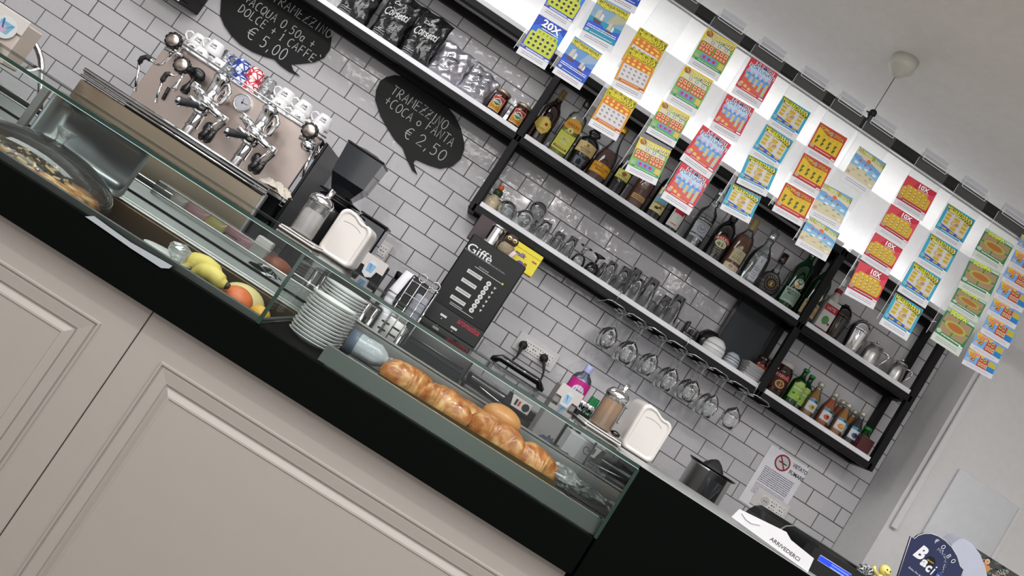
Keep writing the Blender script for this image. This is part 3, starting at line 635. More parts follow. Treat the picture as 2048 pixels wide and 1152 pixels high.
# --- level 2, right bay
def lab_carton(p):
    p.rect(-.03, .0, .03, .15, '#dcdcda'); p.rect(-.03, .1, .03, .13, '#b8232c'); p.ell(.0, .06, .016, .02, '#5f9a5a'); p.ell(.02, .05, .006, .006, '#b8232c'); p.rect(-.03, 0, .03, .02, '#7a1c24'); p.text('LATTE', 0, .115, .014, '#f0f0f0', .04)
t = thing('milk_bottle', 'white and red printed milk bottle right behind the middle post', 'bottle', (X(1640, 645, ys), ys, SZ(L2)))
MB().box((0, 0, .075), (.064, .06, .15), M_whitepl, .01, seg=2).lathe([(.028, .148), (.022, .17), (.014, .185), (.014, .2)], M_whitepl, seg=16).build('bottle_body', t)
MB().lathe([(.016, .195), (.016, .212), (1e-4, .213)], mat('red_cap', '#8a1c18', .4), seg=16).build('cap', t); mb = MB(); lab_carton(PR(mb, y=-.0305)); mb.build('paper_label', t)
def shaker(label, u, v, h, r, m):
    t = thing('cocktail_shaker', label, 'shaker', (X(u, v, ys), ys, SZ(L2)), 0, 'cocktail shakers')
    MB().lathe([(.72 * r, 0), (.78 * r, .004), (r, h * .62), (r * 1.02, h * .64)], m, seg=28).build('cup', t)
    MB().lathe([(1.03 * r, h * .64), (1.03 * r, h * .7), (.95 * r, h * .82), (.7 * r, h * .92), (.4 * r, h * .97), (1e-4, h * .98)], m, seg=28).build('lid', t)
    MB().lathe([(.3 * r, h * .95), (.32 * r, h), (1e-4, h * 1.01)], m, seg=14).build('cap', t)
dark_chr = mat('dark_mirror_steel', '#4a4644', .07, metal=1.0, var=.1, vs_=14)
shaker('tall dark mirror-finish cocktail shaker beside the milk bottle', 1668, 655, .175, .04, dark_chr)
shaker('bright steel cocktail shaker left of the milk jugs', 1706, 681, .165, .042, M_chrome)
def jug(label, u, v, h, r):
    t = thing('milk_jug', label, 'jug', (X(u, v, ys), ys, SZ(L2)), R(-12), 'steel milk jugs')
    MB().lathe([(r * .95, 0), (r, .003), (r * .9, h * .6), (r * .8, h)], M_steel, seg=28).build('jug_body', t)
    MB().lathe([(r * .84, h), (r * .8, h + .006), (r * .4, h + .012), (1e-4, h + .013)], M_steel, seg=24).sphere((0, 0, h + .022), .007, M_chrome, 10, 8).build('lid', t)
    MB().add([(-r * .7, -.018, h), (-r * .7, .018, h), (-r * 1.35, 0, h + .004), (-r * .85, 0, h * .6)], [(0, 2, 3), (1, 3, 2), (0, 1, 2)], M_steel).build('spout', t)
    MB().tube([(r * .82, 0, h * .95), (r * 1.3, 0, h * .98), (r * 1.75, 0, h * .9), (r * 1.6, 0, h * .7), (r * 1.0, 0, h * .12)], .0045, M_chrome, 8).build('handle', t)
jug('steel lidded milk jug with strap handle, left of the two', 1745, 704, .094, .04)
jug('steel lidded milk jug with strap handle at the right shelf end', 1797, 736, .09, .036)
# --- level 3, right bay: juices
def juice(label, u, v, h, r, g, lq, fr, rz=0, name='juice_bottle', yy=ys, cap='#b9b6a4'):
    def lab(p):
        p.rect(-.026, .028, .026, .082, '#dfe2e6'); p.rect(-.026, .07, .026, .082, '#5d9ac4'); p.ell(.008, .076, .012, .005, '#1e5a3a', 10); p.ell(0, .047, .014, .012, fr[0], 12); p.ell(.003, .05, .006, .006, fr[1], 8); p.rect(-.026, .028, .026, .033, '#c4c9cf')
    return bottle(name, label, 'bottle', X(u, v, yy), yy, SZ(L3), [(.92, 0), (1, .03), (1, .5), (.93, .57), (.6, .74), (.48, .84), (.5, .86)], g, h=h, r=r, cap=(.0145, .9, 1.0, mat('cap' + cap, cap, .4, metal=.4)), prints=[('paper_label', lab, r + .0005)], liquid=.8, lmat=lq, group='fruit juice bottles on the lower shelf', rz=rz)
def lab_spr(p):
    p.rect(-.03, .03, .03, .1, '#9cc45a'); p.poly([(-.03, .09), (-.01, .112), (.01, .112), (.03, .09)], '#b8d678'); p.text('Bergotto', 0, .078, .012, '#f0f4d8', .05, .02, .2); p.ell(-.014, .055, .006, .004, '#2a5a20'); p.ell(.012, .048, .008, .008, '#c9d84a')
for i, (u, v, y, lb) in enumerate([(1583, 792, -.105, 'green soft drink bottle in front of its twin, right of the chocolate spread'), (1600, 795, -.055, 'green soft drink bottle behind its twin')]):
    bottle('soft_drink_bottle', lb, 'bottle', X(u, v, y), y, SZ(L3), WINE, g_green, h=.175, r=.031, cap=(.0135, .93, 1, mat('green_cap', '#0f7a2a', .4)), prints=[('paper_label', lab_spr, .0315)], liquid=.7, lmat=liq('green_soda', '#1d7a2a', .5, '#0f5c1c'), group='green soft drink bottles')
j_y = liq('pear_juice', '#c99a3a', .9, '#b8862c'); j_o = liq('peach_juice', '#d9701c', .9, '#c9601a'); j_o2 = liq('orange_juice', '#d98f24', .9, '#c97f1c'); j_b = liq('blueberry_juice', '#1c0a14', .95, '#14070e')
juice('pear juice bottle, yellow, beside the green soft drink bottles', 1614, 818, .165, .028, g_clear, j_y, ('#c9b44a', '#7a6a2a'))
juice('front peach juice bottle, deep orange with pink fruit on the label', 1644, 836, .162, .029, g_clear, j_o, ('#d9603a', '#8a2a1c'))
juice('peach juice bottle standing behind the front one', 1668, 835, .162, .028, g_clear, j_o, ('#d9603a', '#8a2a1c'), yy=-.04)
juice('front orange juice bottle with sliced orange on the label', 1672, 855, .155, .028, g_clear, j_o2, ('#e09020', '#f0c060'))
juice('orange juice bottle standing behind the front one', 1694, 853, .155, .028, g_clear, j_o2, ('#e09020', '#f0c060'), yy=-.04)
juice('dark blueberry juice bottle with grey blue fruit label', 1700, 873, .158, .027, g_clear, j_b, ('#4a5a8a', '#20284a'))
def lab_lem(p): p.rect(-.02, .02, .02, .072, '#d9d03a'); p.ell(0, .036, .013, .012, '#e0a820', 12); p.ell(0, .036, .009, .008, '#eac860', 12); p.ell(0, .06, .009, .005, '#24405a', 10)
bottle('lemon_juice_bottle', 'short green bottle with a yellow lemon label, rightmost bottle of the lower shelf', 'bottle', X(1720, 884, ys), ys, SZ(L3), [(.9, 0), (1, .03), (1, .62), (.9, .7), (.6, .8), (.58, .92)], g_green, h=.115, r=.028, cap=(.0175, .88, 1, mat('green_cap', '#0f7a2a', .4)), prints=[('paper_label', lab_lem, .0285)], liquid=.7, lmat=liq('green_lemon', '#2c6a20', .7, '#1c4c14'))
t = thing('cherry_jar', 'low dark glass jar left of the wine red box', 'jar', (XRt - .085, -.045, SZ(L3))); MB().lathe([(.026, 0), (.028, .004), (.028, .05), (.022, .06)], g_black, seg=20).build('jar_body', t); MB().lathe([(.025, .058), (.025, .068), (1e-4, .069)], M_black_pl, seg=20).build('lid', t)
t = thing('sugar_box', 'wine red cardboard box in the corner of the lower shelf', 'box', (XRt - .052, -.115, SZ(L3))); MB().box((0, 0, .032), (.06, .07, .064), mat('wine_red_card', '#4a1216', .5, var=.25), .002).build('carton', t); MB().box((.0, 0, .0645), (.061, .071, .002), mat('wine_red_card_lid', '#5a1a1c', .5), .001).build('flap', t)
def lab_nut(p):
    p.rect(-.044, .03, .044, .105, '#3a1a10'); p.text('nutella', 0, .088, .022, '#c8202a', .072, .03); p.text('nutella', 0, .0885, .019, '#e8e0dc', .068, .0); p.text('utella', .004, .0885, .019, '#c22632', .06, .02); p.ell(.0, .052, .022, .018, '#d9a86a', 16); p.ell(0, .052, .016, .012, '#7a4420', 14); p.poly([(-.004, .05), (.004, .046), (.01, .06)], '#e6c490')
m_choc = mat('hazelnut_spread_glass', '#2c130b', .12, coat=.6, var=.2)
bottle('chocolate_spread_jar', 'large hazelnut chocolate spread jar with red name on the label right of the middle post', 'jar', XM + .075, ys, SZ(L3), [(.92, 0), (1, .03), (1, .7), (.9, .82), (.8, .86), (.8, .9)], m_choc, h=.155, r=.048, cap=(.04, .87, 1, M_whitepl), capname='lid', prints=[('paper_label', lab_nut, .0485)], group='chocolate spread jars')
bottle('chocolate_spread_jar', 'smaller chocolate spread jar half hidden behind the middle post', 'jar', XM - .012, -.085, SZ(L3), [(.92, 0), (1, .03), (1, .7), (.9, .82), (.8, .86), (.8, .9)], m_choc, h=.12, r=.04, cap=(.034, .87, 1, g_brown), capname='lid', prints=[('paper_label', lambda p: (p.rect(-.036, .03, .036, .08, '#a83a20'), p.lines(-.03, .03, [.04, .05, .06], .004, '#e8b090')), .0405)], group='chocolate spread jars')
# --- level 3, middle bay
t = thing('sauce_bottle', 'small pale sauce bottle with green collar and orange cap', 'bottle', (X(982, 408, ys), ys, SZ(L3)))
MB().lathe([(.024, 0), (.027, .004), (.028, .035), (.022, .05), (.014, .062), (.013, .07)], mat('pale_sauce_glass', '#c9b896', .12, coat=.5), seg=20).build('bottle_body', t); MB().lathe([(.018, .066), (.02, .068), (.02, .088), (.012, .092)], mat('green_collar', '#1c3a22', .4), seg=18).build('collar', t); MB().lathe([(.011, .09), (.012, .104), (.008, .114), (1e-4, .115)], mat('orange_cap', '#d9622a', .4), seg=14).build('cap', t)
def tumbler_mesh(r0, r1, h, th=.0022, ribs=0):
    mb = MB(); seg = 24
    prof = [(1e-4, .004), (r0 - th, .006), (r1 - th, h), (r1, h), (r0, .001), (1e-4, 0)]
    mb.lathe(prof, M_glass, seg=seg)
    if ribs:
        for k in range(ribs):
            a = 2 * math.pi * k / ribs; mb.tube([(r0 * math.cos(a) * 1.0, r0 * math.sin(a), .006), ((r0 * .4 + r1 * .6) * math.cos(a), (r0 * .4 + r1 * .6) * math.sin(a), h * .6)], .0014, M_glass, 5)
    return mb.mesh('tumbler')
def bowl_glass_mesh(r, h):      # round-bellied tumbler
    return MB().lathe([(1e-4, .004), (r * .6, .005), (r * .95, h * .3), (r * .97, h * .55), (r * .78, h), (r * .82, h), (r, h * .55), (r * .98, h * .3), (r * .65, .001), (1e-4, 0)], M_glass, seg=26).mesh('tumbler')
tm = {'w': bowl_glass_mesh(.042, .075), 's': tumbler_mesh(.024, .029, .085, ribs=10), 'n': tumbler_mesh(.022, .026, .1), 't': tumbler_mesh(.026, .037, .14, ribs=12), 'm': tumbler_mesh(.025, .033, .115)}
def glass(kind, label, u, v, y, inv=True, zoff=0.0, group='upturned drinking glasses on the lower shelf', name='drinking_glass'):
    o = bpy.data.objects.new(name, tm[kind]); COL.objects.link(o)
    h = {'w': .075, 's': .085, 'n': .1, 't': .14, 'm': .115}[kind]
    o.location = (X(u, v, y), y, SZ(L3) + zoff + (h if inv else 0)); o.rotation_euler = (R(180) if inv else 0, 0, random.uniform(0, 3)); tag(o, label, 'glass', group); return o
glass('w', 'wide clear tumbler next to the sauce bottle', 1010, 426, -.085)
glass('w', 'wide clear tumbler, second from the sauce bottle', 1043, 449, -.135)
glass('w', 'wide tumbler with a yellow mark stacked on top behind the second tumbler', 1063, 441, -.05, zoff=.0755)
glass('w', 'wide tumbler under the stacked one at the back', 1063, 441, -.05)
glass('s', 'ribbed tumbler right of the wide tumblers', 1080, 470, -.13)
glass('s', 'slim ribbed glass, first of the slim pair', 1110, 488, ys)
glass('n', 'slim smooth glass, second of the slim pair', 1133, 502, ys)
glass('s', 'small ribbed glass behind the smoked goblet', 1205, 540, -.05)
glass('n', 'slim glass right of the smoked goblet', 1212, 552, -.11)
glass('m', 'clear glass before the tall beer glasses', 1236, 567, ys)
glass('t', 'tall ribbed beer glass, left one of the first pair', 1252, 578, -.06)
glass('t', 'tall ribbed beer glass, right one of the first pair', 1283, 603, ys)
glass('n', 'short glass in front of the tall beer glasses', 1262, 590, -.13)
glass('t', 'tall ribbed beer glass standing alone left of the black cup rack', 1335, 637, ys)
glass('m', 'short glass beside the lone tall beer glass', 1318, 622, -.05)
def goblet(label, u, v, y, m, nm='goblet'):
    t = thing(nm, label, 'glass', (X(u, v, y), y, SZ(L3)), 0, 'upturned goblets')
    MB().lathe([(.028, 0), (.031, .02), (.026, .045), (.01, .058), (.008, .06), (.024, .046), (.0285, .02), (.0265, 0)], m, seg=16).build('bowl', t)
    MB().lathe([(.005, .056), (.0045, .075), (.006, .082), (.03, .092), (.03, .094), (1e-4, .094)], m, seg=16).build('stem_and_foot', t)
goblet('clear upturned goblet left of the smoked one', 1160, 516, ys, M_glass)
goblet('smoked dark upturned goblet', 1186, 533, ys, thin('smoked_glass', '#3a3a3c', 2.2, edge=.6, ecol='#0c0c0e', body=.3, bcol='#101012'))
t = thing('cup_rack', 'black cup rack with two prongs on the lower shelf', 'rack', (X(1378, 668, ys), ys, SZ(L3)))
MB().box((0, 0, .012), (.07, .05, .024), M_black_pl, .004, seg=2).build('base', t)
for dx, hh in ((-.028, .05), (.0, .026), (.028, .034)): MB().box((dx, 0, .02 + hh / 2), (.012, .045, hh), M_black_pl, .003, seg=2).build('prong', t)
def dome_bowl(name, label, u, v, y, r, h, m, lines=None, group=None):
    t = thing(name, label, 'bowl', (X(u, v, y), y, SZ(L3)), 0, group)
    MB().lathe([(r, 0), (r * 1.0, h * .35), (r * .86, h * .72), (r * .5, h * .96), (1e-4, h)], m, seg=28).build('bowl_body', t)
    if lines:
        for z in lines: MB().lathe([(r * 1.003, h * z), (r * 1.012, h * z + .001), (r * 1.003, h * z + .002)], M_black_pl if m is not M_porc else mat('grey_ring', '#9a9a9a', .4), seg=28, close=True).build('painted_ring', t)
    return t
dome_bowl('ceramic_bowl', 'black domed bowl with a grey rim line behind the white bowls', 1418, 678, -.07, .055, .095, mat('black_ceramic', '#121212', .3, coat=.3), [.5])
dome_bowl('ceramic_bowl', 'upturned stack-look white bowl with grey ring', 1425, 700, -.115, .05, .075, M_porc, [.25, .5])
dome_bowl('striped_bowl', 'small upturned light blue grey bowl with dark stripes', 1462, 722, -.11, .036, .062, mat('blue_grey_ceramic', '#a9b0b8', .25, coat=.3), [.2, .4, .6])
for k in range(5):
    t = thing('square_plate', ['lowest', 'second', 'middle', 'fourth', 'topmost'][k] + ' square white plate of the stack on the shelf', 'plate', (X(1500, 748, -.1), -.1, SZ(L3) + .001 + k * .0125), R(4 * (k % 2)), 'stacked square white plates')
    MB().add([(-.03, -.03, 0), (.03, -.03, 0), (.03, .03, 0), (-.03, .03, 0), (-.05, -.05, .012), (.05, -.05, .012), (.05, .05, .012), (-.05, .05, .012), (-.048, -.048, .0125), (.048, -.048, .0125), (.048, .048, .0125), (-.048, .048, .0125), (-.028, -.028, .002), (.028, -.028, .002), (.028, .028, .002), (-.028, .028, .002)],
             [(3, 2, 1, 0)] + [(i, (i + 1) % 4, 4 + (i + 1) % 4, 4 + i) for i in range(4)] + [(4 + i, 4 + (i + 1) % 4, 8 + (i + 1) % 4, 8 + i) for i in range(4)] + [(8 + i, 8 + (i + 1) % 4, 12 + (i + 1) % 4, 12 + i) for i in range(4)] + [(12, 13, 14, 15)], M_porc).build('plate_body', t)
t = thing('chalkboard', 'framed blank slate chalkboard leaning on the tiles behind the plates', 'chalkboard', (1.12, -.03, SZ(L3)), 0)
MB().box((0, 0, .148), (.19, .006, .28), mat('slate', '#2b2f33', .7, var=.25, vs_=6)).build('slate', t)
for c, d in (((-.1, 0, .148), (.018, .014, .296)), ((.1, 0, .148), (.018, .014, .296)), ((0, 0, .008), (.2, .014, .016)), ((0, 0, .288), (.2, .014, .016))): MB().box(c, d, M_black_pl, .002).build('frame_bar', t)
# --- hanging stemware rack under level 3
gr = thing('stemware_rack', 'chrome wire stemware rack hooked under the lower shelf', 'rack', (0, 0, 0))
xr0, xr1 = at(1215, 600, -.2).x, at(1520, 790, -.2).x; nsl = 7; zr = L3 - .062
pitch = (xr1 - xr0) / (nsl + .3)
hangs = []
for k in range(nsl + 1):
    x = xr0 + k * pitch
    MB().tube([(x - .006, -.02, zr), (x - .006, -.19, zr), (x - .004, -.20, zr + .004), (x + .016, -.205, zr + .012), (x + pitch - .03, -.205, zr + .012), (x + pitch - .012, -.20, zr + .004), (x + pitch - .012, -.19, zr)], .0022, M_chrome, 6).build('wire_loop', gr)
    MB().tube([(x + pitch - .012, -.19, zr), (x + pitch - .012, -.02, zr)], .0022, M_chrome, 6).build('wire', gr)
for k in range(0, 3): 
    x = xr0 + .03 + k * (xr1 - xr0 - .06) / 2; MB().tube([(x, -.205, zr + .012), (x, -.206, L3 + .003), (x, -.17, L3 + .006)], .0022, M_chrome, 6).build('hook', gr)
wine = [(.033, .0), (.033, .002), (.006, .006), (.004, .02), (.0038, .075), (.012, .082), (.028, .098), (.036, .12), (.034, .145), (.029, .17), (.0275, .17), (.0325, .145), (.0345, .12), (.026, .1), (.006, .085), (1e-4, .084)]
def wine_mesh():
    return MB().lathe([(a, -z) for a, z in wine[:11]], M_glass, seg=18).mesh('foot_stem_bowl')
bm_ = MB().lathe([(a, -z) for a, z in [(.0038, .075), (.012, .082), (.028, .098), (.036, .12), (.034, .145), (.029, .17)]], M_glass, seg=20).mesh('bowl')
sm_ = MB().lathe([(a, -z) for a, z in [(1e-4, 0), (.033, .0), (.033, .002), (.006, .006), (.004, .02), (.0038, .075)]], M_glass, seg=16).mesh('stem_and_foot')
for k in range(nsl):
    for j, yy in enumerate((-.165, -.085)):
        if j == 1 and k == 6: continue
        x = xr0 + (k + 1) * pitch - .009
        t = thing('wine_glass', '%s wine glass hanging upside down %s' % (['first', 'second', 'third', 'fourth', 'fifth', 'sixth', 'seventh'][k] + ' from the left', ['in the front row of the rack', 'in the rear row of the rack'][j]), 'glass', (x, yy, zr + .005), 0, 'hanging wine glasses')
        for nm, me in (('bowl', bm_), ('stem_and_foot', sm_)):
            o = bpy.data.objects.new(nm, me); COL.objects.link(o); o.parent = t
        s = (1.0, 1.12, .92, 1.0, 1.08, .95, 1.1)[k]; t.scale = (s, s, 1.0 + (.06 if k % 2 else 0))
# ================================================================ wall boards, socket plates, papers, lottery tickets
m_board = mat('chalk_board_black', '#0b0d0c', .55, var=.15, vs_=5, spec=.25)
def speech(label, px, texts, nm='speech_bubble_board'):
    pts = [at(u, v, -.012) for u, v in px]; cx = sum(p.x for p in pts) / len(pts); cz = sum(p.z for p in pts) / len(pts)
    t = thing(nm, label, 'sign', (cx, -.008, cz))
    mb = MB(); poly = [(p.x - cx, p.z - cz) for p in pts]
    if sum(poly[i][0] * poly[(i + 1) % len(poly)][1] - poly[(i + 1) % len(poly)][0] * poly[i][1] for i in range(len(poly))) < 0: poly.reverse()
    mb.prism(poly, -.004, 0, m_board); mb.build('board', t)
    for i, (s, u, v, h, adv, rot) in enumerate(texts):
        q = at(u, v, -.012); m2 = MB(); p = PR(m2, y=-.0045); p.chalk(s, q.x - cx, q.z - cz, h, adv, .0034, '#c9cbcb', rot, 5 + i); m2.build('chalk_writing', t)
speech('black speech bubble board at the top edge, its chalk price reads 5,00', [(440, 30), (442, 0), (452, -32), (480, -58), (530, -66), (580, -52), (620, -20), (640, 10), (655, 40), (663, 75), (660, 98), (648, 115), (628, 124), (600, 127), (582, 128), (587, 141), (600, 152), (578, 143), (560, 130), (548, 118), (530, 113), (505, 103), (480, 88), (462, 70), (448, 50)],
       [('TRAMEZZINO', 543, 1, .04, .030, 0), ('+ACQUA 0,50a +', 487, 3, .037, .0265, -.02), ('DOLCE + 1 CAFFE`', 475, 22, .037, .0275, -.02), ('€', 490, 72, .055, .05, 0), ('5,00', 517, 90, .05, .034, 0)])
speech('black speech bubble board below the upper shelf, its chalk price reads 2,50', [(750, 200), (752, 180), (760, 162), (772, 154), (790, 150), (815, 155), (840, 165), (865, 182), (890, 207), (910, 232), (922, 257), (929, 287), (929, 297), (922, 317), (905, 332), (880, 337), (857, 330), (837, 321), (831, 319), (827, 325), (830, 337), (835, 349), (824, 340), (812, 315), (805, 295), (790, 280), (775, 257), (760, 230), (752, 205)],
       [('TRAMEZZINO', 780, 186, .04, .0292, -.01), ('+COCA', 766, 206, .04, .029, -.02), ('o', 830, 248, .032, .03, 0), ('FANTA', 850, 258, .042, .028, -.02), ('€', 805, 272, .05, .045, 0), ('2,50', 830, 286, .05, .04, -.02)])
# black wall box at the very top edge
t = thing('wall_box', 'black wall box with a white card at the top photo edge', 'box', (-1.66, -.06, 1.70))
MB().box((-.02, 0, .12), (.24, .115, .24), M_black, .004).build('housing', t)
MB().box((.05, -.06, .02), (.03, .004, .06), M_paper, .001).build('card', t); MB().box((.075, -.062, .09), (.04, .006, .12), mat('grey_face', '#8e8e90', .4), .004).build('grey_panel', t)
# cup poster / napkin packet in the top left corner and the curved tap
def mask_dispenser(name, label, u, v, y, w_, h_, front, side, loc_z=None):
    q = at(u, v, y); t = thing(name, label, 'dispenser', (q.x, y, q.z))
    MB().box((0, .05, 0), (w_, .1, h_), side, .004).build('housing', t)
    return t
t = thing('napkin_box', 'beige box with a white flap printed with a blue cup, at the left photo edge', 'dispenser', (at(6, 66, -.9).x, -.9, at(6, 66, -.9).z))
MB().box((-.02, .04, -.01), (.13, .08, .14), mat('beige_card', '#b8aca2', .5), .004).build('housing', t)
MB().box((-.02, -.004, .045), (.14, .006, .05), M_whitepl, .002).build('flap', t); mb = MB(); p = PR(mb, y=-.008); p.ell(0, .018, .036, .034, '#d6d8da', 18); p.poly([(-.022, .034), (.024, .034), (.016, .0), (-.014, .0)], '#7fb0cc'); p.ell(-.006, .012, .014, .012, '#c8a8c8'); p.poly([(-.018, .04), (-.012, .04), (-.002, .012), (-.008, .014)], '#2a6a9a'); p.poly([(.018, .034), (.022, .03), (.0, .012)], '#4aa0b0'); mb.build('printed_cup', t)
t = thing('curved_tap', 'large curved chrome tap spout in front of the left wall tiles', 'tap', (0, 0, 0))
MB().tube([at(u, v, -.75) for u, v in [(0, 43), (12, 44), (25, 47), (40, 55), (55, 68), (68, 84), (77, 102), (82, 120), (84, 142), (82, 175), (78, 230)]], .0095, M_chrome, 14).build('spout', t)
# ------------------------------------------------- sockets
m_plate = mat('socket_plate', '#c9c6c6', .35)
def sockets(label, cx, cz, w_, plug=None, face=None):
    t = thing('socket_plate', label, 'socket', (cx, -.0045, cz))
    MB().box((0, -.004, 0), (w_, .008, .085), m_plate, .003).build('plate', t); MB().box((.008, -.0095, 0), (w_ * .72, .005, .046), mat('socket_insert', '#d9d6d4', .3), .001).build('insert', t)
    n = max(1, int(w_ / .05)); 
    for k in range(n):
        x = .008 + (k - (n - 1) / 2) * w_ * .72 / n; mb = MB(); p = PR(mb, y=-.0121)
        if face and k == 0:
            p.ell(x, 0, .02, .02, '#b9b6b4', 20); p.ell(x, 0, .018, .018, '#cfccca', 20); p.rects([(x - .008, -.002, x - .003, .002), (x - .001, -.0015, x + .002, .0015), (x + .005, -.002, x + .01, .002)], '#141414')
        else: p.rects([(x - .014, .012, x - .009, .016), (x - .002, .012, x + .002, .015), (x + .009, .012, x + .013, .016), (x - .009, -.002, x - .001, .002), (x + .004, -.002, x + .009, .002), (x - .014, -.016, x - .009, -.012), (x - .002, -.015, x + .002, -.012), (x + .009, -.016, x + .013, -.012)], '#141414')
        mb.build('socket_holes', t)
    return t
def cable(name, label, pts, r=.0035, m=M_rubber, cat='cable'):
    o = MB().tube(pts, r, m, 8).build(name); return tag(o, label, cat)
q = at(1072, 703, -.01); sockets('white wall socket strip above the contact grill', q.x, q.z, .20)
for (u, v, lb, pts) in ((1046, 690, 'thick black plug with cable in the left end of the socket strip', [(1046, 690, -.05), (1040, 702, -.05), (1033, 714, -.08), (1022, 724, -.15), (1010, 740, -.2)]), (1087, 716, 'slim black plug with cable in the right end of the socket strip', [(1087, 716, -.04), (1088, 730, -.05), (1087, 745, -.06), (1081, 762, -.12), (1070, 780, -.2)])):
    t = thing('power_plug', lb, 'plug', at(u, v, -.02)); o0 = t.location
    MB().lathe([(.001, 0), (.017, .002), (.019, .012), (.017, .03), (.001, .034)], M_rubber, seg=18, M=Matrix.Rotation(R(90), 4, 'X')).build('plug_body', t)
    MB().tube([at(a, b, c) - o0 for a, b, c in pts], [.009, .007, .004, .0035, .0035], M_rubber, 8).build('cable', t)
q = at(752, 494, -.01); sockets('white wall socket behind the napkin dispenser', q.x, q.z, .12)
q = at(1541, 1010, -.01); sockets('socket plate with one round socket under the smoking notice', q.x, q.z - .0, .17, face=True)
# ------------------------------------------------- no smoking notice
t = thing('no_smoking_notice', 'paper sheet with a red no smoking ring taped to the tiles', 'notice', (1.585, -.006, 1.375))
MB().box((0, 0, 0), (.20, .0008, .28), M_paper).build('sheet', t)
mb = MB(); p = PR(mb, y=-.0005)
C0 = at(1565, 926, -.006); cx, cz = C0.x - 1.585, C0.z - 1.375
p.ell(cx, cz, .0365, .0365, '#9c2030', 32); p.ell(cx, cz, .0295, .0295, '#d3d2d6', 32); p.stroke([(cx - .018, cz), (cx + .022, cz + .0)], .005, '#1c1c1e'); p.stroke([(cx - .014, cz + .012), (cx - .004, cz + .006), (cx + .006, cz + .01)], .002, '#77777c'); p.stroke([(cx - .021, cz + .024), (cx + .021, cz - .024)], .006, '#9c2030'); mb.build('no_smoking_symbol', t)
mb = MB(); p = PR(mb, y=-.0006); 
q = at(1599, 940, -.006); p.text('VIETATO', q.x - 1.585, q.z - 1.375 + .004, .018, '#2a2a30', .074, .02); q = at(1593, 951, -.006); p.text('FUMARE', q.x - 1.585, q.z - 1.375 - .002, .018, '#2a2a30', .074, .02)
zb = cz - .052
p.lines(-.075, .075, [zb - k * .0085 for k in range(9)], .0035, '#6c6c80', 4); p.lines(-.075, .075, [zb - .08 - k * .0075 for k in range(7)], .003, '#8f8fa4', 6); p.lines(-.055, .02, [zb - .14], .0025, '#9a9aa8', 7); mb.build('printed_text', t)
for u, v in ((1604, 931), (1575, 1000)):
    pass
# ================================================================ suspended ticket rail
RY = -.9
z0 = at(1600, 169, RY - .012).z; z1 = at(1600, 143, RY - .012).z
rail = thing('ticket_rail', 'long black rail hung from the ceiling carrying the lottery ticket strips', 'rail', (0, 0, 0))
MB().box((.45, RY, (z0 + z1) / 2), (3.2, .024, z1 - z0), M_black, .002).build('bar', rail)
MB().box((.45, RY + .006, z0 - .003), (3.2, .012, .006), mat('rail_glow_white', '#e8e8ea', .4)).build('lower_glow_strip', rail)  # white strip stands in for the glow along the rail's lower edge
MB().box((.45, RY + .02, z1 + .004), (3.2, .03, .006), M_whitepl).build('upper_glare_strip', rail)  # white strip stands in for light reflected along the clear acrylic
kn = at(1745, 227, RY)
MB().lathe([(.008, z1 - kn.z - .004), (.008, -.012), (.012, -.01), (.012, .006), (.008, .011), (.001, .012)], M_black, c=(kn.x, RY, kn.z), seg=14).box((kn.x - .012, RY, kn.z - .004), (.016, .006, .003), M_black).build('suspension_knob', rail)
rs = thing('ceiling_rose', 'white conical ceiling rose holding the suspension wire', 'ceiling rose', (kn.x, RY, ZC))
MB().lathe([(.001, -.068), (.012, -.066), (.037, -.038), (.041, -.034), (.043, 0), (.001, 0)], mat('cream_plastic', '#c9c7bd', .4), seg=28).build('cup', rs)
MB().tube([(0, 0, -.06), (0, 0, kn.z - ZC + .008)], .0013, M_steeld, 6).build('suspension_wire', rs)
# --- ticket artwork in a unit card: u 0..1, v 0..-1 ; F = share of the white footer strip
def foot(p, F, c='#d3d3d8'):
    p.rect(0, -1, 1, -1 + F, c); p.lines(.12, .86, [-1 + F * .62, -1 + F * .38], .012, '#55555c')
def t_20x(p):
    F = .17; foot(p, F); p.rect(0, -1 + F, 1, 0, '#1c3fae'); p.poly([(.0, -.3), (.35, -.12), (.5, -.4), (.1, -.5)], '#1f62d0'); p.poly([(.6, -.05), (1, -.2), (1, -.5), (.7, -.3)], '#2a7ad8'); p.poly([(.85, -.4), (1, -.45), (1, -.8), (.9, -.7)], '#5a3aa8'); p.rect(0, -.02, 1, -.005, '#e8ecf4')
    p.text('20X', .55, -.145, .175, '#0c1c50', .66, .03); p.text('20X', .54, -.135, .165, '#f2f4f8', .62, .03, rot=-.04); p.lines(.3, .86, [-.265], .02, '#e8ecf8')
    p.rrect(.2, -.42, .9, -.29, .04, '#b9c43a'); p.rrect(.04, -.76, .97, -.39, .05, '#b4c22e'); p.ells([(.3 + .13 * k, -.345) for k in range(5)], .035, .025, '#8a9430'); p.ells([(.82, -.345)], .045, .032, '#6a6e6a')
    g = [(.17 + .165 * k, -.46 - .105 * j) for j in range(3) for k in range(5)]; p.ells([(a, b + .03) for a, b in g], .048, .016, '#d6d6cc'); p.ells(g, .045, .034, '#38222a'); p.ell(.07, -.775, .06, .035, '#8a8c98'); p.rect(.18, -.8, .78, -.785, '#c9d0e8'); p.lines(.2, .9, [-.82], .016, '#cdd4ea'); p.rrect(.85, -.825, .98, -.795, .012, '#e6e8ee')
